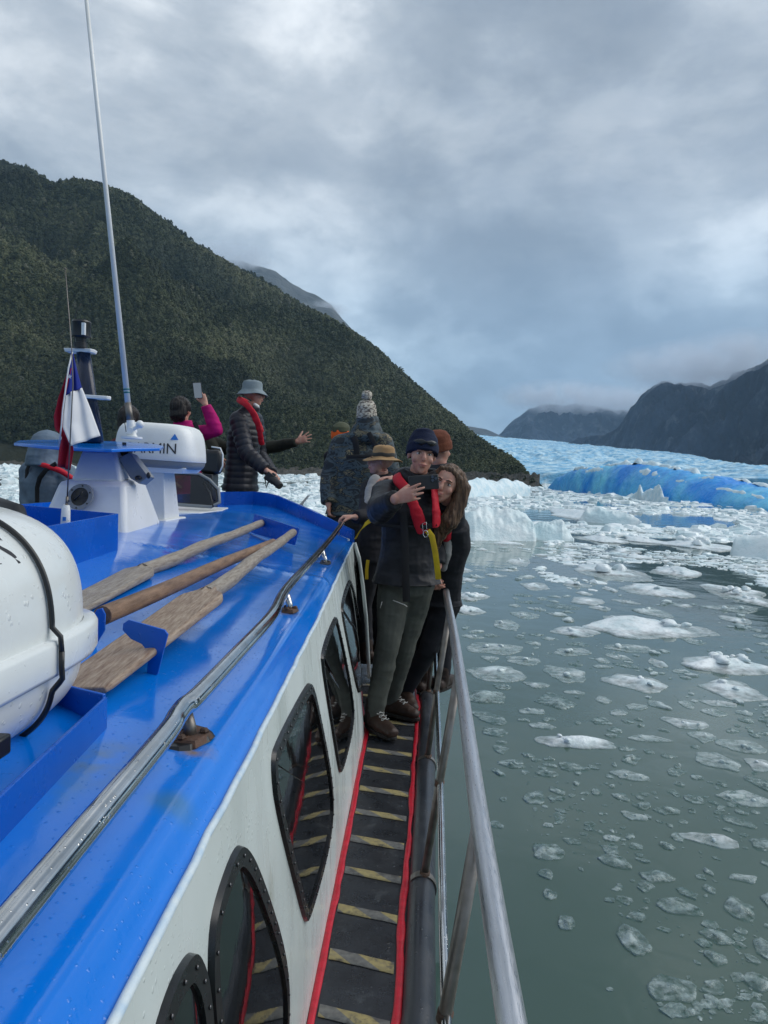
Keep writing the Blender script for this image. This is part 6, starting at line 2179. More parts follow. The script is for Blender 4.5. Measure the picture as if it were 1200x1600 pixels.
def person(label, J, jacket, trousers, jm=dict(), skin=None, vox=0.010, hf=None, hu=(0, 0, 1), hands=(), face=False, female=False, smile=False, g=0.020, k=1.0,
           jdisp=None, hem_drop=0.06, boots_=True, hs=1.0, hemw=0.0, feet_detail=False, jvox=0.010, cuff=0.97, group='people on the boat', gt=0.014, collar=True):
    origin = A(J['pel'][0], J['pel'][1], min(J['anR'][2], J['anL'][2]) - 0.09)
    mb = MB()
    W, B = head_shape(mb, J['hea'], A(*hf), A(*hu), hs, female)
    torso_shape(mb, J, 0.0, None, k * 0.97)
    for s in 'RL':
        arm_shape(mb, J, s, 0, k * 0.95); leg_shape(mb, J, s, 0, k * 0.97)
        fd = nrm((J['to' + s] - J['an' + s])); mb.loft([J['an' + s], J['an' + s] - A(0, 0, 0.04) + fd * 0.03, J['an' + s] - A(0, 0, 0.055) + nrm(fd * A(1, 1, 0)) * 0.09], [0.032, 0.030, 0.020], seg=10, round_ends=True)
    for h in hands: hand_shape(mb, **h)
    o = voxelize(mb, 'person', skin or M_SKIN, None, vox, 2, None, origin)
    PINV[o.name] = Matrix.Translation(-Vector([float(x) for x in origin]))
    tag(o, label, 'person', group)
    side = nrm(J['shL'] - J['shR'])
    hem = J['pel'] - A(0, 0, hem_drop)
    mb = MB(); torso_shape(mb, J, g, hem, k, False, hemw)
    for s in 'RL': arm_shape(mb, J, s, g, k, cuff)
    if collar: mb.loft([lerp(J['che'], J['nek'], 0.55), J['nek'] + (J['hea'] - J['nek']) * 0.10, J['nek'] + (J['hea'] - J['nek']) * 0.38], [0.085 + g, 0.068 + g * 0.7, 0.070 + g * 0.7], seg=18)
    voxelize(mb, 'jacket', jacket, o, jvox, 3, jdisp(J) if jdisp else folds())
    mb = MB()
    for s in 'RL': leg_shape(mb, J, s, gt, k, 0.97)
    mb.loft([J['pel'] - A(0, 0, 0.07), J['pel'] + A(0, 0, 0.06)], [(0.155 * k + gt, 0.11 * k + gt), (0.150 * k + gt, 0.105 * k + gt)], side=side, seg=20, round_ends=True)
    voxelize(mb, 'trousers', trousers, o, jvox, 3, folds(0.007, 8, 9, (1, 1, 1.6)))
    if boots_: boots(J, o, None, feet_detail)
    if face: face_bits(o, W, B, hs, smile)
    return o, W, B


def beanie(o, W, B, m_, top=0.155, cuff=True, cuffz=0.038, s=1.0, tilt=0.0, lines=True, name='beanie'):
    mb = MB()
    r_ = B[:, 0]
    mb.loft([W(0, -0.012, cuffz - 0.01), W(0, -0.015, cuffz + 0.03), W(0, -0.02, 0.10), W(0, -0.026, top - 0.014), W(0, -0.03, top)], [(0.090, 0.108), (0.092, 0.108), (0.086, 0.100), (0.062, 0.070), (0.026, 0.03)], side=r_, seg=28, round_ends=False)
    if cuff: mb.loft([W(0, 0.004, cuffz - 0.034), W(0, -0.012, cuffz + 0.018)], [(0.096, 0.114), (0.097, 0.114)], side=r_, seg=28)
    q = voxelize(mb, name, m_, o, 0.006, 3, folds(0.003, 16, 3, (1, 1, 2.5)))
    return q


def brim_hat(o, W, B, m_, crown=0.125, cr=0.088, brim=0.165, droop=0.035, band=None, flat=0.0, base=0.045, tilt=0.0, name='hat'):
    n = 40; V = []
    u = B[:, 2]
    prof = [(0.02, crown + 0.003), (cr * 0.55, crown), (cr * 0.88, crown - 0.012), (cr * 0.99, crown - 0.03), (cr * 1.02, base + 0.005), (cr * 1.08, base - 0.004), (lerp(cr, brim, 0.5), base - 0.006 - droop * 0.35), (brim * 0.94, base - 0.008 - droop * 0.9), (brim, base - 0.010 - droop), (brim * 0.985, base - 0.014 - droop), (lerp(cr, brim, 0.5), base - 0.014 - droop * 0.35), (cr * 1.0, base - 0.012), (cr * 0.9, base)]
    for (r, z) in prof:
        for i in range(n):
            t = 2 * math.pi * i / n
            wv = 0.008 * math.sin(2 * t + 0.7) * max(0, (r - cr) / (brim - cr)) + 0.003 * math.sin(5 * t)
            V.append(W(math.cos(t) * r, -0.015 + math.sin(t) * r * 1.10 , z + wv + tilt * math.sin(t) * r))
    q = meshobj(name, V, gridfaces(len(prof), n, True), m_, o)
    if band:
        V = []
        for (r, z) in ((cr * 1.035, base + 0.004), (cr * 1.045, base + 0.008), (cr * 1.035, base + 0.034), (cr * 1.0, base + 0.036)):
            for i in range(n):
                t = 2 * math.pi * i / n; V.append(W(math.cos(t) * r, -0.015 + math.sin(t) * r * 1.10, z + 0.003 * math.sin(5 * t) + tilt * math.sin(t) * r))
        meshobj('hat_band', V, gridfaces(4, n, True), band, o)
    return q


def band_on(o, pts, w_, th, m_, name, side=None, seg=8, disp=None):
    mb = MB(); mb.loft(pts, (w_, th) if not hasattr(w_, '__len__') else w_, side=side, seg=seg, round_ends=False) if False else mb.loft(pts, [(w_, th)] * len(pts), side=side, seg=seg)
    return setp(mb.build(name, m_, None, smooth=True, autos=60), o)


# ---------------------------------------------------------------- the man taking the selfie
J = joints(dict(hea=(659, 712, 4.38), nek=(651, 752, 4.42), che=(644, 800, 4.42), pel=(637, 893, 4.42), shR=(602, 770, 4.36), shL=(680, 776, 4.50),
                elR=(592, 802, 4.02), wrR=(619, 779, 3.70), elL=(683, 838, 4.58), wrL=(684, 885, 4.50), hiR=(618, 908, 4.42), hiL=(654, 908, 4.44), knR=(606, 1008, 4.33), knL=(634, 1002, 4.52),
                anR=('w', -0.232, 4.40, 1.205), anL=('w', -0.15, 4.70, 1.205), toR=('w', -0.10, 4.22, 1.135), toL=('w', 0.01, 4.60, 1.135)))
phc = P(662, 754, Y=3.715)
hdir = nrm(phc - J['wrR'] + A(-0.02, 0, 0.0))
o, W, B = person('man in a black jacket, navy beanie and red vest taking a selfie', J, M_BLKJ, M_TROU, vox=0.0048, hf=(0.16, -1, -0.10), hu=(0.10, 0.0, 1), face=True, g=0.024, hemw=0.018, hem_drop=0.07, feet_detail=True, jvox=0.007, cuff=0.93, gt=0.017,
                 jdisp=lambda J: folds(0.013, 5.5, 2, (1, 1, 1.7)),
                 hands=[dict(w=J['wrR'], d=A(0.85, -0.22, 0.30), pn=A(0.15, 1, 0), ts=A(0, 0, 1), curl=((0.02, 0.12, 0.15), (0.05, 0.2, 0.2), (0.08, 0.25, 0.25), (0.1, 0.3, 0.3)), spread=0.07, thumb=(0.5, 0.7), s=0.94),
                        dict(w=J['wrL'], d=A(-0.1, -0.1, -1), pn=A(1, -0.1, 0), ts=A(0, -1, 0), curl=(0.5, 0.7, 0.5))])
man = o
beanie(o, W, B, M_NAVYK, 0.160)
# goggles pushed up on the beanie
mb = MB(); mb.loft([W(-0.070, 0.070, 0.080), W(-0.050, 0.090, 0.078), W(-0.028, 0.101, 0.076), W(0, 0.103, 0.080), W(0.028, 0.101, 0.076), W(0.050, 0.090, 0.078), W(0.070, 0.070, 0.080)], [(0.004, 0.004), (0.014, 0.006), (0.019, 0.008), (0.005, 0.005), (0.019, 0.008), (0.014, 0.006), (0.004, 0.004)], side=B[:, 2], seg=10)
setp(mb.build('raised_sunglasses', M_BLACK, None, smooth=True), o)
# stand-up collar and hood roll
mb = MB(); c = J['nek']
mb.loft([c + A(-0.10, 0.02, 0.035), c + A(-0.085, -0.05, 0.035), c + A(-0.03, -0.10, -0.005)], [0.036, 0.040, 0.026], seg=12, round_ends=True)
mb.loft([c + A(0.12, 0.02, 0.03), c + A(0.10, -0.05, 0.03), c + A(0.04, -0.10, -0.005)], [0.034, 0.036, 0.026], seg=12, round_ends=True)
mb.loft([c + A(-0.10, 0.03, 0.035), c + A(0, 0.11, 0.04), c + A(0.12, 0.03, 0.03)], [0.045, 0.06, 0.045], seg=12, round_ends=True)
voxelize(mb, 'hood', M_BLKJ, o, 0.007, 3, folds(0.005, 14, 8))
# life vest: two padded lobes joined round the neck
vp = [P(u, v, Y=y) for u, v, y in ((661, 830, 4.225), (655, 815, 4.22), (647, 790, 4.215), (636, 767, 4.24), (622, 750, 4.29), (622, 742, 4.38), (640, 742, 4.55), (668, 744, 4.54), (678, 752, 4.36), (679, 768, 4.27), (681, 790, 4.235), (682, 812, 4.235), (681, 822, 4.24))]
mb = MB(); mb.loft(smooth_path(vp, 5), [(0.032 if 8 < i < 52 else 0.038, 0.0135) for i in range(len(smooth_path(vp, 5)))], side=None, seg=14, round_ends=True)
voxelize(mb, 'life_vest', M_VEST, o, 0.006, 2, folds(0.003, 20, 6))
band_on(o, [P(u, v, Y=y) for u, v, y in ((652, 820, 4.215), (664, 824, 4.205), (682, 818, 4.22))], 0.014, 0.003, M_STRAP, 'chest_strap', side=(0, 0, 1))
band_on(o, [P(u, v, Y=y) for u, v, y in ((630, 800, 4.235), (633, 850, 4.215), (634, 900, 4.215), (635, 940, 4.235))], 0.022, 0.004, M_STRAP, 'hanging_strap', side=(1, 0, 0))
band_on(o, [P(u, v, Y=y) for u, v, y in ((668, 829, 4.195), (675, 838, 4.19), (680, 862, 4.19), (683, 885, 4.21), (685, 905, 4.26))], 0.017, 0.003, M_YEL, 'yellow_tether', side=(1, 0, 0))
band_on(o, [P(u, v, Y=y) for u, v, y in ((585, 819, 4.32), (620, 823, 4.235), (665, 824, 4.225))], 0.010, 0.004, M_STRAP, 'waist_belt', side=(0, 0, 1))
mb = MB(); cc = P(665, 834, Y=4.19); mb.loft([cc + A(0.014 * math.cos(t), 0, 0.020 * math.sin(t)) for t in np.linspace(0, 2 * math.pi, 14)], 0.0028, seg=6); mb.loft([P(660, 818, Y=4.195), P(661, 830, Y=4.19), P(667, 829, Y=4.19), P(666, 816, Y=4.195), P(660, 818, Y=4.195)], 0.0022, seg=5)
setp(mb.build('metal_buckle', M_STEEL, None, smooth=True), o)
mb = MB(); mb.loft([P(614, 938, Y=4.25), P(632, 945, Y=4.235), P(636, 948, Y=4.24)], 0.003, seg=5); mb.loft([P(597, 940, Y=4.24), P(594, 950, Y=4.24)], 0.0022, seg=5)
setp(mb.build('pocket_zip', M_LACE, None, smooth=True), o)
# phone
ph = empty('phone', phc, 'black phone with three camera lenses held sideways by the man', 'phone')
ax = nrm(A(0.98, 0.05, 0.10)); up_ = nrm(np.cross(ax, A(0, 1, 0))) * -1; up_ = up_ if up_[2] > 0 else -up_; nr_ = np.cross(ax, up_); nr_ = nr_ if nr_[1] < 0 else -nr_
Mx = Matrix([[ax[0], nr_[0], up_[0], phc[0]], [ax[1], nr_[1], up_[1], phc[1]], [ax[2], nr_[2], up_[2], phc[2]], [0, 0, 0, 1]])
M_PHONE = mat('matt_black_case', (0.018, 0.018, 0.020), r=0.45)
mb = MB(); mb.box((-0.077, -0.005, -0.038), (0.077, 0.005, 0.038), Mx); mb.build('case', M_PHONE, ph, bevel=0.004)
mb = MB(); mb.box((0.036, 0.0045, -0.001), (0.074, 0.0075, 0.035), Mx); mb.build('camera_bump', M_BLACK, ph, bevel=0.003)
M_LENS = mat('lens_glass', (0.01, 0.015, 0.04), r=0.04, coat=1.0)
for lx, lz in ((0.046, 0.026), (0.046, 0.009), (0.063, 0.017)):
    q = Mx @ Vector((lx, 0.0078, lz)); q2 = Mx @ Vector((lx, 0.0105, lz)); mb = MB(); mb.loft([A(*q), A(*q2)], 0.0072, seg=14); mb.build('lens', M_LENS, ph, smooth=True, autos=40)
mb = MB(); mb.box((-0.072, -0.0062, -0.034), (0.072, -0.0048, 0.034), Mx)
M_SCREEN = mat('phone_glass', (0.02, 0.025, 0.03), r=0.05); mb.build('screen', M_SCREEN, ph)

# ---------------------------------------------------------------- the smiling woman
J = joints(dict(hea=(697, 758, 4.36), nek=(704, 796, 4.50), che=(697, 838, 4.66), pel=(684, 930, 4.86), shR=(676, 812, 4.74), shL=(709, 816, 4.62), elR=(640, 800, 4.72), wrR=(614, 748, 4.56),
                elL=(703, 866, 4.74), wrL=(694, 902, 4.70)))
J = lower_from(J, ZD, (0.3, -1, 0), 0.07)
for k_ in J:
    if k_[:2] in ('an', 'kn', 'to'): J[k_] = J[k_] + (A(-0.12, 0.04, 0) if k_[:2] == 'kn' else A(-0.25, 0.14, 0))
o, W, B = person('smiling woman with long brown hair leaning out from behind the man', J, M_DKJ, M_DKJ, vox=0.0048, hf=(-0.30, -1, -0.05), hu=(0.30, -0.05, 1), face=True, female=True, smile=True, hs=0.98, g=0.024, k=0.88, jvox=0.008,
                 hands=[dict(w=J['wrR'], d=A(-0.75, -0.65, -0.02), pn=A(0.1, -0.2, -1), ts=A(0, -1, 0.2), curl=(0.25, 0.35, 0.3), s=0.92, spread=0.12), dict(w=J['wrL'], d=A(-0.3, -0.5, -0.6), pn=A(-1, 0, 0), ts=A(0, 0, 1), curl=(0.5, 0.6, 0.5), s=0.9)])
mb = MB()
mb.ball(W(0, -0.027, 0.045), (0.088, 0.099, 0.090), 18, 12, B)
for (x0, x1, x2, x3, z3, r0) in ((0.070, 0.092, 0.094, 0.085, -0.34, 0.040), (0.085, 0.105, 0.115, 0.10, -0.46, 0.042), (0.060, 0.10, 0.10, 0.07, -0.40, 0.045)):
    # r axis: head's right is +x of B (towards image left): hair falls on the far side, x negative
    mb.loft([W(-x0 * 0.6, -0.01, 0.09), W(-x1, -0.015, 0.02), W(-x2, -0.02, -0.08), W(-x3 - 0.01, 0.0 + 0.02 * (x3 > 0.08), -0.20), W(-x3 + 0.03, -0.02, -0.29), W(-x3 + 0.045, -0.02, z3)], [(r0 * 0.8, r0 * 0.8), (r0, r0 * 0.9), (r0 * 1.05, r0), (r0, r0 * 0.9), (r0 * 0.75, r0 * 0.6), (r0 * 0.3, r0 * 0.3)], seg=14)
mb.loft([W(0.05, 0.0, 0.09), W(0.088, -0.01, 0.03), W(0.088, -0.02, -0.05), W(0.075, -0.03, -0.12)], [0.025, 0.028, 0.028, 0.015], seg=12)
mb.loft([W(0.05, 0.040, 0.090), W(-0.02, 0.052, 0.100), W(-0.075, 0.030, 0.060), W(-0.090, 0.015, 0.0)], [0.014, 0.018, 0.020, 0.018], seg=12, round_ends=True)


def strands(co):
    a = vnoise(co * A(150, 90, 10), 4) * 0.004 + vnoise(co * A(60, 60, 6), 8) * 0.006
    return a


voxelize(mb, 'long_hair', M_HAIRB, o, 0.0055, 2, strands)
vp = [P(u, v, Y=y) for u, v, y in ((697, 838, 4.50), (695, 815, 4.46), (692, 800, 4.46), (688, 795, 4.52))]
mb = MB(); mb.loft(smooth_path(vp, 4), (0.035), seg=12, round_ends=True); voxelize(mb, 'life_vest', M_VEST, o, 0.007, 2, folds(0.003, 20, 6))
mb = MB(); mb.loft([P(700, 842, Y=4.52), P(698, 866, Y=4.54), P(693, 888, Y=4.6)], [(0.030, 0.03), (0.028, 0.03), (0.022, 0.02)], seg=12, round_ends=True); voxelize(mb, 'grey_scarf', M_LGRY, o, 0.007, 2, folds(0.004, 16, 6))

# ---------------------------------------------------------------- rust beanie, behind them
J = joints(dict(hea=(684, 703, 5.25), nek=(688, 738, 5.27), che=(688, 785, 5.3), pel=(684, 872, 5.3), shR=(694, 745, 5.36), shL=(672, 752, 5.2), elR=(706, 800, 5.42), wrR=(700, 845, 5.30), elL=(665, 805, 5.2), wrL=(670, 850, 5.1)))
J['shR'] = P(700, 748, Y=5.32); J['shL'] = P(663, 752, Y=5.22)
J = lower_from(J, ZD, (0.4, 1, 0), 0.08)
o, W, B = person('person in a rust knitted beanie and dark jacket, turned away behind the couple', J, M_DKJ, M_DKJ, hf=(0.8, 0.7, 0), hu=(0.05, 0, 1), g=0.022, k=0.95, hands=[dict(w=J['wrR'], d=A(0, -0.2, -1), pn=A(-1, 0, 0), ts=A(0, -1, 0), curl=(0.3, 0.4, 0.3)), dict(w=J['wrL'], d=A(0, -0.2, -1), pn=A(1, 0, 0), ts=A(0, -1, 0), curl=(0.3, 0.4, 0.3))])
beanie(o, W, B, M_RUSTK, 0.140, True, 0.03)
mb = MB(); c = J['nek']; mb.loft([c + A(-0.09, -0.03, 0.0), c + A(0.0, -0.10, 0.01), c + A(0.10, -0.02, 0.0)], [0.04, 0.05, 0.04], seg=12, round_ends=True); mb.loft([c + A(0.10, -0.02, 0.0), c + A(0.06, 0.09, 0.0), c + A(-0.06, 0.08, 0)], [0.04, 0.045, 0.04], seg=12, round_ends=True)
voxelize(mb, 'hood', M_DKJ, o, 0.008, 3, folds(0.005, 14, 8))

# ---------------------------------------------------------------- tan brimmed hat, beside the cabin
J = joints(dict(hea=(595, 722, 5.72), nek=(597, 752, 5.76), che=(592, 792, 5.74), pel=(588, 865, 5.70), shR=(618, 762, 5.86), shL=(577, 764, 5.60), elL=(571, 808, 5.36), wrL=(555, 808, 5.26), elR=(622, 810, 5.9), wrR=(615, 850, 5.75)))
J = lower_from(J, ZD + 0.1, (-1, 0.2, 0), 0.09)
o, W, B = person('person in a tan wide-brimmed hat gripping the end of the roof handrail', J, M_DKJ, M_DKJ, hf=(-1, -0.12, -0.05), hu=(0.08, 0, 1), g=0.02, k=0.92, hs=0.92, jvox=0.009, vox=0.0065, face=True,
                 hands=[dict(w=J['wrL'], d=A(-0.95, -0.15, 0.02), pn=A(0, 0, -1), ts=A(0, -1, 0), curl=(0.5, 0.7, 0.5), s=0.95), dict(w=J['wrR'], d=A(0, -0.2, -1), pn=A(1, 0, 0), ts=A(0, -1, 0))])
brim_hat(o, W, B, M_TAN, 0.145, 0.086, 0.158, 0.020, M_BAND2, tilt=-0.08, name='brimmed_hat')
mb = MB(); mb.loft([P(586, 750, Y=5.56), P(580, 768, Y=5.50), P(577, 790, Y=5.42)], [0.045, 0.050, 0.046], seg=14, round_ends=True); voxelize(mb, 'grey_sleeve', M_LGRY, o, 0.008, 2, folds(0.004, 14, 3))
mb = MB(); mb.loft([P(577, 778, Y=5.46), P(571, 790, Y=5.44), P(571, 800, Y=5.44)], [0.030, 0.032, 0.02], seg=12, round_ends=True); voxelize(mb, 'life_vest', M_VEST, o, 0.008, 2, folds(0.003, 14, 3))
band_on(o, [P(u, v, Y=y) for u, v, y in ((582, 811, 5.2), (572, 818, 5.2), (562, 830, 5.22), (555, 842, 5.25))], 0.016, 0.003, M_YEL, 'yellow_tether', side=(0.6, 0, 0.8))
band_on(o, [P(u, v, Y=y) for u, v, y in ((575, 875, 5.2), (573, 890, 5.2), (573, 905, 5.2))], 0.012, 0.003, M_YEL, 'strap_end', side=(1, 0, 0))

# ---------------------------------------------------------------- camouflage jacket, pom-pom hat, back to us
J = joints(dict(hea=(573, 652, 6.62), nek=(573, 686, 6.62), che=(560, 725, 6.60), pel=(548, 800, 6.60), shR=(596, 694, 6.62), shL=(534, 696, 6.62), elL=(516, 742, 6.58), wrL=(513, 788, 6.45), elR=(612, 745, 6.6), wrR=(605, 790, 6.45)))
J = lower_from(J, 1.70, (0, 1, 0), 0.11)
# back to the camera: his left is image left
o, W, B = person('person in a camouflage jacket and cream pom-pom beanie, seen from behind', J, M_CAMO, M_DKJ, hf=(0.1, 1, 0.0), hu=(0, 0, 1), g=0.045, k=1.05, jdisp=lambda J: folds(0.008, 5.5, 12, (1, 1, 1.6)), hem_drop=0.03,
                 hands=[dict(w=J['wrL'], d=A(0.1, 0.3, -1), pn=A(1, 0, 0), ts=A(0, 1, 0), curl=(0.5, 0.6, 0.5)), dict(w=J['wrR'], d=A(0, 0.2, -1), pn=A(-1, 0, 0), ts=A(0, 1, 0))])
beanie(o, W, B, M_POM, 0.155, False, 0.0, name='pompom_beanie')
mb = MB(); mb.ball(W(0, -0.03, 0.195), (0.046, 0.046, 0.046), 14, 10, B); voxelize(mb, 'pompom', M_POM, o, 0.006, 1, folds(0.010, 34, 2, (1, 1, 1)))
mb = MB(); c = J['nek']; mb.ball(c + A(0, -0.09, 0.01), (0.150, 0.085, 0.070), 18, 12)
mb.loft([c + A(-0.14, 0.0, -0.03), c + A(-0.08, -0.08, -0.02), c + A(0.08, -0.08, -0.02), c + A(0.14, 0.0, -0.03)], [0.05, 0.055, 0.055, 0.05], seg=14, round_ends=True)
mb.loft([c + A(0, -0.01, 0.0), c + A(0, -0.01, 0.10), c + A(0, -0.01, 0.14)], [(0.17, 0.13), (0.135, 0.125), (0.112, 0.115)], seg=12, round_ends=True)
voxelize(mb, 'hood', M_CAMO, o, 0.010, 3, folds(0.008, 10, 8))
yb = 6.41
band_on(o, [P(u, v, Y=y) for u, v, y in ((553, 682, 6.38), (555, 690, 6.37), (557, 700, 6.385), (557, 714, 6.39))], 0.027, 0.005, M_STRAP, 'harness_strap', side=(1, 0, 0))
band_on(o, [P(u, v, Y=y) for u, v, y in ((576, 676, 6.40), (583, 690, 6.39), (592, 705, 6.40))], 0.022, 0.005, M_STRAP, 'harness_strap', side=(1, 0, 0))
band_on(o, [P(u, v, Y=y) for u, v, y in ((541, 714, 6.385), (550, 713, 6.365), (570, 713, 6.36), (592, 712, 6.38))], 0.016, 0.005, M_STRAP, 'harness_belt', side=(0, 0, 1))
for q in o.children:
    if q.name.startswith('harness'): pass

# ---------------------------------------------------------------- moss and orange cap beyond
J = joints(dict(hea=(533, 680, 7.7), nek=(535, 705, 7.72), che=(536, 740, 7.7), pel=(538, 800, 7.7), shR=(558, 712, 7.7), shL=(516, 714, 7.7), elL=(514, 752, 7.7), wrL=(525, 780, 7.6), elR=(560, 752, 7.7), wrR=(552, 780, 7.6)))
J = lower_from(J, 1.88, (0, 1, 0), 0.1)
o, W, B = person('person in a moss and orange cap, half hidden by the camouflage jacket', J, M_DKJ, M_DKJ, hf=(0.2, 1, 0), g=0.02, k=0.95, boots_=False,
                 hands=[dict(w=J['wrL'], d=A(0.2, 0.3, -1), pn=A(1, 0, 0), ts=A(0, 1, 0)), dict(w=J['wrR'], d=A(-0.2, 0.2, -1), pn=A(-1, 0, 0), ts=A(0, 1, 0))])
beanie(o, W, B, M_GRNC, 0.135, False, 0.045, name='cap')
mb = MB(); mb.loft([W(-0.085, -0.05, 0.0), W(0.0, -0.125, 0.0), W(0.088, -0.04, 0.0)], [(0.046, 0.012)] * 3, side=B[:, 2], seg=12, round_ends=True); setp(mb.build('orange_panel', M_PINKK, None, smooth=True), o)

# ---------------------------------------------------------------- bucket hat, black puffer, camera
J = joints(dict(hea=(396, 616, 7.45), nek=(390, 645, 7.45), che=(382, 680, 7.45), pel=(376, 752, 7.45), shR=(372, 656, 7.30), shL=(398, 656, 7.66), elR=(384, 706, 7.20), wrR=(416, 735, 7.10), elL=(405, 712, 7.75), wrL=(425, 740, 7.40)))
J = lower_from(J, 1.85, (1, 0.2, 0), 0.09)
o, W, B = person('person in a grey bucket hat and black puffer jacket holding a camera', J, M_PUFF, M_DKJ, hf=(1, 0.25, -0.05), hu=(0.03, 0, 1), g=0.036, k=1.06, jdisp=lambda J: quilt(J, 0.009, 0.062), face=True, vox=0.007, jvox=0.009, hem_drop=0.10, skin=M_SKIN,
                 hands=[dict(w=J['wrR'], d=A(0.85, -0.1, -0.35), pn=A(0.1, 0.3, -1), ts=A(0, 1, 0), curl=(0.45, 0.7, 0.5)), dict(w=J['wrL'], d=A(0.6, -0.2, -0.4), pn=A(0, 0, -1), ts=A(0, -1, 0), curl=(0.5, 0.6, 0.5))])
brim_hat(o, W, B, M_GRHAT, 0.140, 0.094, 0.150, 0.042, None, tilt=0.02, name='bucket_hat')
mb = MB(); mb.loft([W(0.082, 0.0, 0.012), W(0.070, 0.062, 0.012), W(0.035, 0.098, 0.010), W(-0.03, 0.098, 0.010)], [(0.006, 0.003), (0.016, 0.004), (0.018, 0.004), (0.016, 0.004)], side=B[:, 2], seg=8); setp(mb.build('sunglasses', M_BLACK, None, smooth=True), o)
mb = MB(); mb.loft([W(0.05, 0.02, -0.11), W(0.03, 0.05, -0.125), W(0.0, 0.05, -0.15)], [0.02, 0.02, 0.02], seg=10, round_ends=True); setp(mb.build('white_neck_cloth', M_WHITEC, None, smooth=True), o)
vp = [P(u, v, Y=y) for u, v, y in ((409, 694, 7.36), (405, 672, 7.30), (399, 652, 7.27), (387, 634, 7.26), (374, 625, 7.36), (374, 624, 7.56), (388, 632, 7.64), (402, 655, 7.60), (408, 675, 7.56))]
mb = MB(); mb.loft(smooth_path(vp, 4), [(0.034, 0.015) if 6 < i < 26 else (0.030, 0.013) for i in range(len(smooth_path(vp, 4)))], seg=14, round_ends=True); voxelize(mb, 'life_vest', M_VEST, o, 0.008, 2, folds(0.004, 16, 6))
cm = empty('camera_in_hand', P(428, 748, Y=7.08), 'black camera with a short lens held low by the person in the bucket hat', 'camera')
cm.name = 'photo_camera'; PINV['photo_camera'] = PINV.get('camera_in_hand', Matrix.Translation(-Vector(cm.location)))
mb = MB(); c = P(424, 747, Y=7.08); Rm = Matrix.Translation(c) @ Matrix.Rotation(R(35), 4, 'Y'); mb.box((-0.06, -0.035, -0.045), (0.05, 0.035, 0.04), Rm); mb.box((-0.02, -0.025, 0.03), (0.02, 0.025, 0.058), Rm); mb.build('camera_body', M_BLACK, cm, bevel=0.008)
mb = MB(); mb.loft([c, P(436, 758, Y=7.02), P(438, 760, Y=7.01)], [0.036, 0.038, 0.034], seg=16); mb.build('camera_lens', M_PHONE, cm, smooth=True, autos=40)
mb = MB(); mb.loft([P(417, 740, Y=7.06), P(414, 748, Y=7.05), P(416, 762, Y=7.05), P(420, 752, Y=7.05)], 0.008, seg=6); mb.build('camera_strap', M_STRAP, cm, smooth=True)

# ---------------------------------------------------------------- outstretched arm, olive sleeves, hidden behind the puffer
J = joints(dict(hea=(374, 664, 8.1), nek=(378, 690, 8.1), che=(378, 716, 8.1), pel=(376, 785, 8.1), shR=(352, 700, 8.15), shL=(402, 702, 8.05), elR=(328, 688, 8.0), wrR=(340, 712, 7.9), elL=(436, 697, 7.95), wrL=(464, 690, 7.85)))
J = lower_from(J, 1.92, (0, 1, 0), 0.1)
o, W, B = person('hidden person behind the black puffer jacket, stretching out an olive sleeve', J, M_OLIVE, M_DKJ, hf=(0.6, 0.8, 0), g=0.022, k=0.98, vox=0.006, boots_=False,
                 hands=[dict(w=J['wrL'], d=A(1, 0, 0.40), pn=A(0.1, 1, 0), ts=A(-0.4, 0, 1), curl=(0.06, 0.1, 0.08), spread=0.22, thumb=(0.9, 0.1), s=1.05), dict(w=J['wrR'], d=A(0.5, 0, -1), pn=A(0, 1, 0), ts=A(0, 0, 1))])
mb = MB(); mb.ball(W(0, -0.02, 0.04), (0.088, 0.105, 0.10), 16, 12, B); voxelize(mb, 'short_hair', M_HAIRD, o, 0.008, 2, None)

# ---------------------------------------------------------------- magenta jacket, phone held up
J = joints(dict(hea=(284, 641, 7.2), nek=(287, 668, 7.22), che=(290, 705, 7.2), pel=(286, 770, 7.2), shR=(312, 678, 7.2), shL=(266, 678, 7.2), elR=(338, 672, 7.12), wrR=(321, 632, 7.08), elL=(254, 712, 7.1), wrL=(268, 742, 7.0)))
J = lower_from(J, 1.84, (0, 1, 0), 0.09)
o, W, B = person('dark-haired person in a magenta jacket holding a phone up high', J, M_MAG, M_DKJ, hf=(0.3, 1, 0.05), g=0.028, k=0.98, vox=0.006, boots_=False,
                 hands=[dict(w=J['wrR'], d=A(-0.45, 0.05, 1), pn=A(-0.2, 0.9, 0), ts=A(-1, 0, 0), curl=(0.15, 0.45, 0.4), spread=0.05, s=0.95), dict(w=J['wrL'], d=A(0.4, 0.2, -1), pn=A(1, 0, 0), ts=A(0, 1, 0))])
mb = MB(); mb.ball(W(0, -0.025, 0.035), (0.100, 0.112, 0.105), 18, 12, B)
mb.loft([W(0, -0.06, 0.02), W(0.01, -0.075, -0.06), W(0.02, -0.06, -0.12)], [(0.10, 0.06), (0.095, 0.055), (0.06, 0.03)], side=B[:, 0], seg=16); mb.loft([W(-0.07, -0.0, 0.02), W(-0.09, -0.02, -0.06), W(-0.075, -0.03, -0.11)], [0.04, 0.035, 0.015], seg=12)
voxelize(mb, 'bobbed_hair', M_HAIRD, o, 0.007, 2, strands)
band_on(o, [P(u, v, Y=y) for u, v, y in ((304, 660, 7.06), (310, 675, 7.03), (313, 695, 7.04), (312, 715, 7.06))], 0.022, 0.006, M_STRAP, 'backpack_strap', side=(1, 0, 0))
mb = MB(); mb.loft([P(275, 742, Y=7.0), P(288, 728, Y=7.0), P(305, 722, Y=7.0)], [0.07, 0.075, 0.06], seg=14, round_ends=True); voxelize(mb, 'life_vest', M_VEST, o, 0.010, 2, folds())
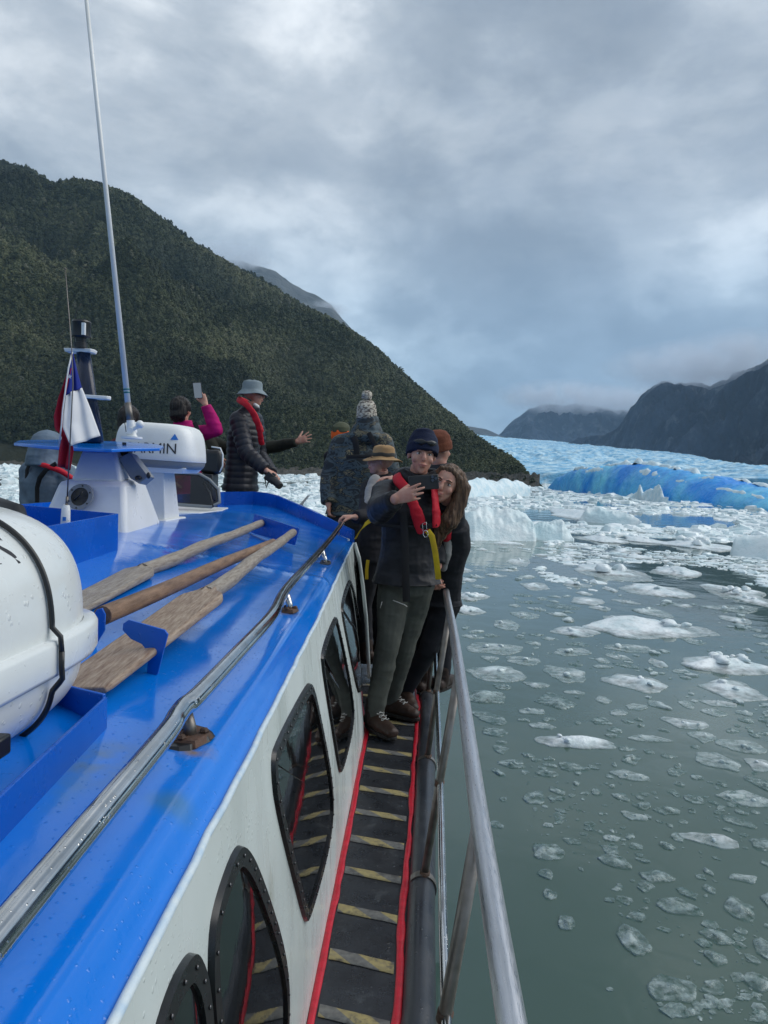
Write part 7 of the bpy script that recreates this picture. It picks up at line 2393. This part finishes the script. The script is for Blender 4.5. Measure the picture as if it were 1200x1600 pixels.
c = P(309, 610, Y=7.04); ph = empty('phone', c, 'phone with a grey screen held high by the person in magenta', 'phone')
Rm = Matrix.Translation(c) @ Matrix.Rotation(R(-5), 4, 'Y') @ Matrix.Rotation(R(10), 4, 'X'); mb = MB(); mb.box((-0.043, -0.004, -0.078), (0.043, 0.004, 0.078), Rm); mb.build('case', M_PHONE, ph, bevel=0.004)
M_GSCR = mat('grey_screen', (0.13, 0.15, 0.17), r=0.12)
bsdf(M_GSCR).inputs['Emission Color'].default_value = (0.5, 0.6, 0.7, 1); bsdf(M_GSCR).inputs['Emission Strength'].default_value = 0.12
mb = MB(); mb.box((-0.038, -0.0052, -0.073), (0.038, -0.0042, 0.073), Rm); mb.build('screen', M_GSCR, ph)

# ---------------------------------------------------------------- dark hair behind the radar
J = joints(dict(hea=(203, 655, 7.0), nek=(203, 686, 7.0), che=(205, 720, 7.0), pel=(205, 785, 7.0), shR=(228, 694, 7.0), shL=(182, 696, 7.0), elR=(234, 735, 7.0), wrR=(225, 765, 6.9), elL=(176, 738, 7.0), wrL=(185, 768, 6.9)))
J = lower_from(J, 1.80, (0, 1, 0), 0.09)
M_MAROON = cl('maroon_cloth', (0.12, 0.02, 0.022), (0.08, 0.014, 0.016))
o, W, B = person('person with dark hair and a maroon coat, mostly hidden behind the radar', J, M_MAROON, M_DKJ, hf=(0.2, 1, 0), g=0.02, k=0.9, boots_=False,
                 hands=[dict(w=J['wrL'], d=A(0.2, 0.3, -1), pn=A(1, 0, 0), ts=A(0, 1, 0)), dict(w=J['wrR'], d=A(-0.2, 0.2, -1), pn=A(-1, 0, 0), ts=A(0, 1, 0))])
mb = MB(); mb.ball(W(0, -0.02, 0.03), (0.100, 0.112, 0.110), 16, 12, B); mb.loft([W(0, -0.06, 0.0), W(0, -0.08, -0.14)], [(0.10, 0.06), (0.08, 0.04)], side=B[:, 0], seg=14); voxelize(mb, 'dark_hair', M_HAIRD, o, 0.008, 2, strands)

# ---------------------------------------------------------------- slate blue hood on the far side deck
J = joints(dict(hea=(76, 702, 5.85), nek=(74, 728, 5.95), che=(72, 752, 5.98), pel=(66, 830, 6.02), shR=(103, 740, 5.98), shL=(48, 738, 5.98), elR=(112, 785, 5.9), wrR=(105, 810, 5.8), elL=(46, 782, 5.95), wrL=(55, 812, 5.85)))
J = lower_from(J, ZD, (0, 1, 0), 0.09)
o, W, B = person('person with a slate blue hood drawn up, bowed beside the instrument pods', J, M_GRYJ, M_DKJ, hf=(0.5, 0.8, -0.2), hu=(0.1, 0.2, 1), g=0.035, k=1.0, boots_=False,
                 hands=[dict(w=J['wrL'], d=A(0.2, 0.3, -1), pn=A(1, 0, 0), ts=A(0, 1, 0)), dict(w=J['wrR'], d=A(-0.2, 0.2, -1), pn=A(-1, 0, 0), ts=A(0, 1, 0))])
mb = MB(); mb.ball(W(0, -0.02, 0.03), (0.125, 0.135, 0.125), 20, 14, B); mb.loft([W(0, -0.03, 0.0), W(0, -0.04, -0.10), W(0, -0.03, -0.15)], [(0.125, 0.12), (0.13, 0.12), (0.15, 0.12)], side=B[:, 0], seg=18)
voxelize(mb, 'hood', M_GRYJ, o, 0.009, 3, folds(0.008, 9, 3))
vp = [P(u, v, Y=y) for u, v, y in ((112, 747, 5.76), (95, 736, 5.71), (75, 729, 5.69), (56, 722, 5.72), (47, 714, 5.80))]
mb = MB(); mb.loft(smooth_path(vp, 4), (0.022), seg=10, round_ends=True); voxelize(mb, 'life_vest', M_VEST, o, 0.008, 2, folds(0.002, 16, 6))
band_on(o, [P(u, v, Y=y) for u, v, y in ((88, 724, 5.68), (72, 734, 5.68), (62, 747, 5.72), (58, 762, 5.76), (58, 785, 5.78))], 0.018, 0.005, M_STRAP, 'shoulder_strap', side=(1, 0, 0.3))
band_on(o, [P(u, v, Y=y) for u, v, y in ((50, 715, 5.88), (42, 735, 5.86), (41, 770, 5.86))], 0.016, 0.005, M_STRAP, 'shoulder_strap', side=(1, 0, 0))
# ================================================================== AIR
hm = bpy.data.materials.new('haze_air'); hm.use_nodes = True
t = hm.node_tree; t.nodes.clear()
ho = t.nodes.new('ShaderNodeOutputMaterial'); pv = t.nodes.new('ShaderNodeVolumePrincipled')
pv.inputs['Color'].default_value = (0.50, 0.74, 1.0, 1); pv.inputs['Density'].default_value = 0.00007; pv.inputs['Anisotropy'].default_value = 0.2
t.links.new(pv.outputs[0], ho.inputs['Volume'])
mb = MB(); mb.box((-5600, -1400, -5), (5600, 5600, 1300))
hz_o = mb.build('haze', hm); tag(hz_o, kind='stuff')
# low cloud caught on the mountain tops
cm_ = bpy.data.materials.new('cloud_vapour'); cm_.use_nodes = True
t = cm_.node_tree; t.nodes.clear()
co_ = t.nodes.new('ShaderNodeOutputMaterial'); pv = t.nodes.new('ShaderNodeVolumePrincipled')
pv.inputs['Color'].default_value = (0.88, 0.93, 1.0, 1); pv.inputs['Anisotropy'].default_value = 0.0
tcc = t.nodes.new('ShaderNodeTexCoord'); ln = t.nodes.new('ShaderNodeVectorMath'); ln.operation = 'LENGTH'; t.links.new(tcc.outputs['Object'], ln.inputs[0])
fo_ = t.nodes.new('ShaderNodeMapRange'); fo_.interpolation_type = 'SMOOTHSTEP'; fo_.inputs['From Min'].default_value = 1.0; fo_.inputs['From Max'].default_value = 0.15; t.links.new(ln.outputs['Value'], fo_.inputs['Value'])
nz_ = t.nodes.new('ShaderNodeTexNoise'); nz_.inputs['Scale'].default_value = 0.012; nz_.inputs['Detail'].default_value = 4
gp = t.nodes.new('ShaderNodeNewGeometry'); t.links.new(gp.outputs['Position'], nz_.inputs['Vector'])
nr_2 = t.nodes.new('ShaderNodeMapRange'); nr_2.inputs['From Min'].default_value = 0.36; nr_2.inputs['From Max'].default_value = 0.62; t.links.new(nz_.outputs[0], nr_2.inputs['Value'])
mu = t.nodes.new('ShaderNodeMath'); mu.operation = 'MULTIPLY'; t.links.new(fo_.outputs[0], mu.inputs[0]); t.links.new(nr_2.outputs[0], mu.inputs[1])
mu2 = t.nodes.new('ShaderNodeMath'); mu2.operation = 'MULTIPLY'; t.links.new(mu.outputs[0], mu2.inputs[0]); mu2.inputs[1].default_value = 0.016
t.links.new(mu2.outputs[0], pv.inputs['Density'])
t.links.new(pv.outputs[0], co_.inputs['Volume'])
cm_.cycles.volume_step_rate = 4.0


def low_cloud(blobs, label):
    for (u, v, D, w_, h_, dp) in blobs:
        mb = MB(); mb.ball((0, 0, 0), 1.0, 28, 16)
        o = mb.build('low_cloud', cm_); o.location = tuple(P(u, v, D=D)); o.scale = (w_, dp, h_)
        tag(o, label, 'cloud', 'low clouds on the mountains', kind='stuff')


low_cloud([(885, 622, 4350, 480, 120, 260), (1000, 630, 4150, 380, 110, 240)], 'thin grey cloud lying along the top of the farthest mountain')
low_cloud([(1075, 578, 3000, 360, 115, 260), (1170, 560, 2800, 330, 110, 240)], 'grey cloud hiding the summit of the rocky mountain')
low_cloud([(360, 402, 4300, 300, 80, 260), (505, 484, 4050, 170, 50, 160)], 'mist drifting on the ridge behind the forested hill')
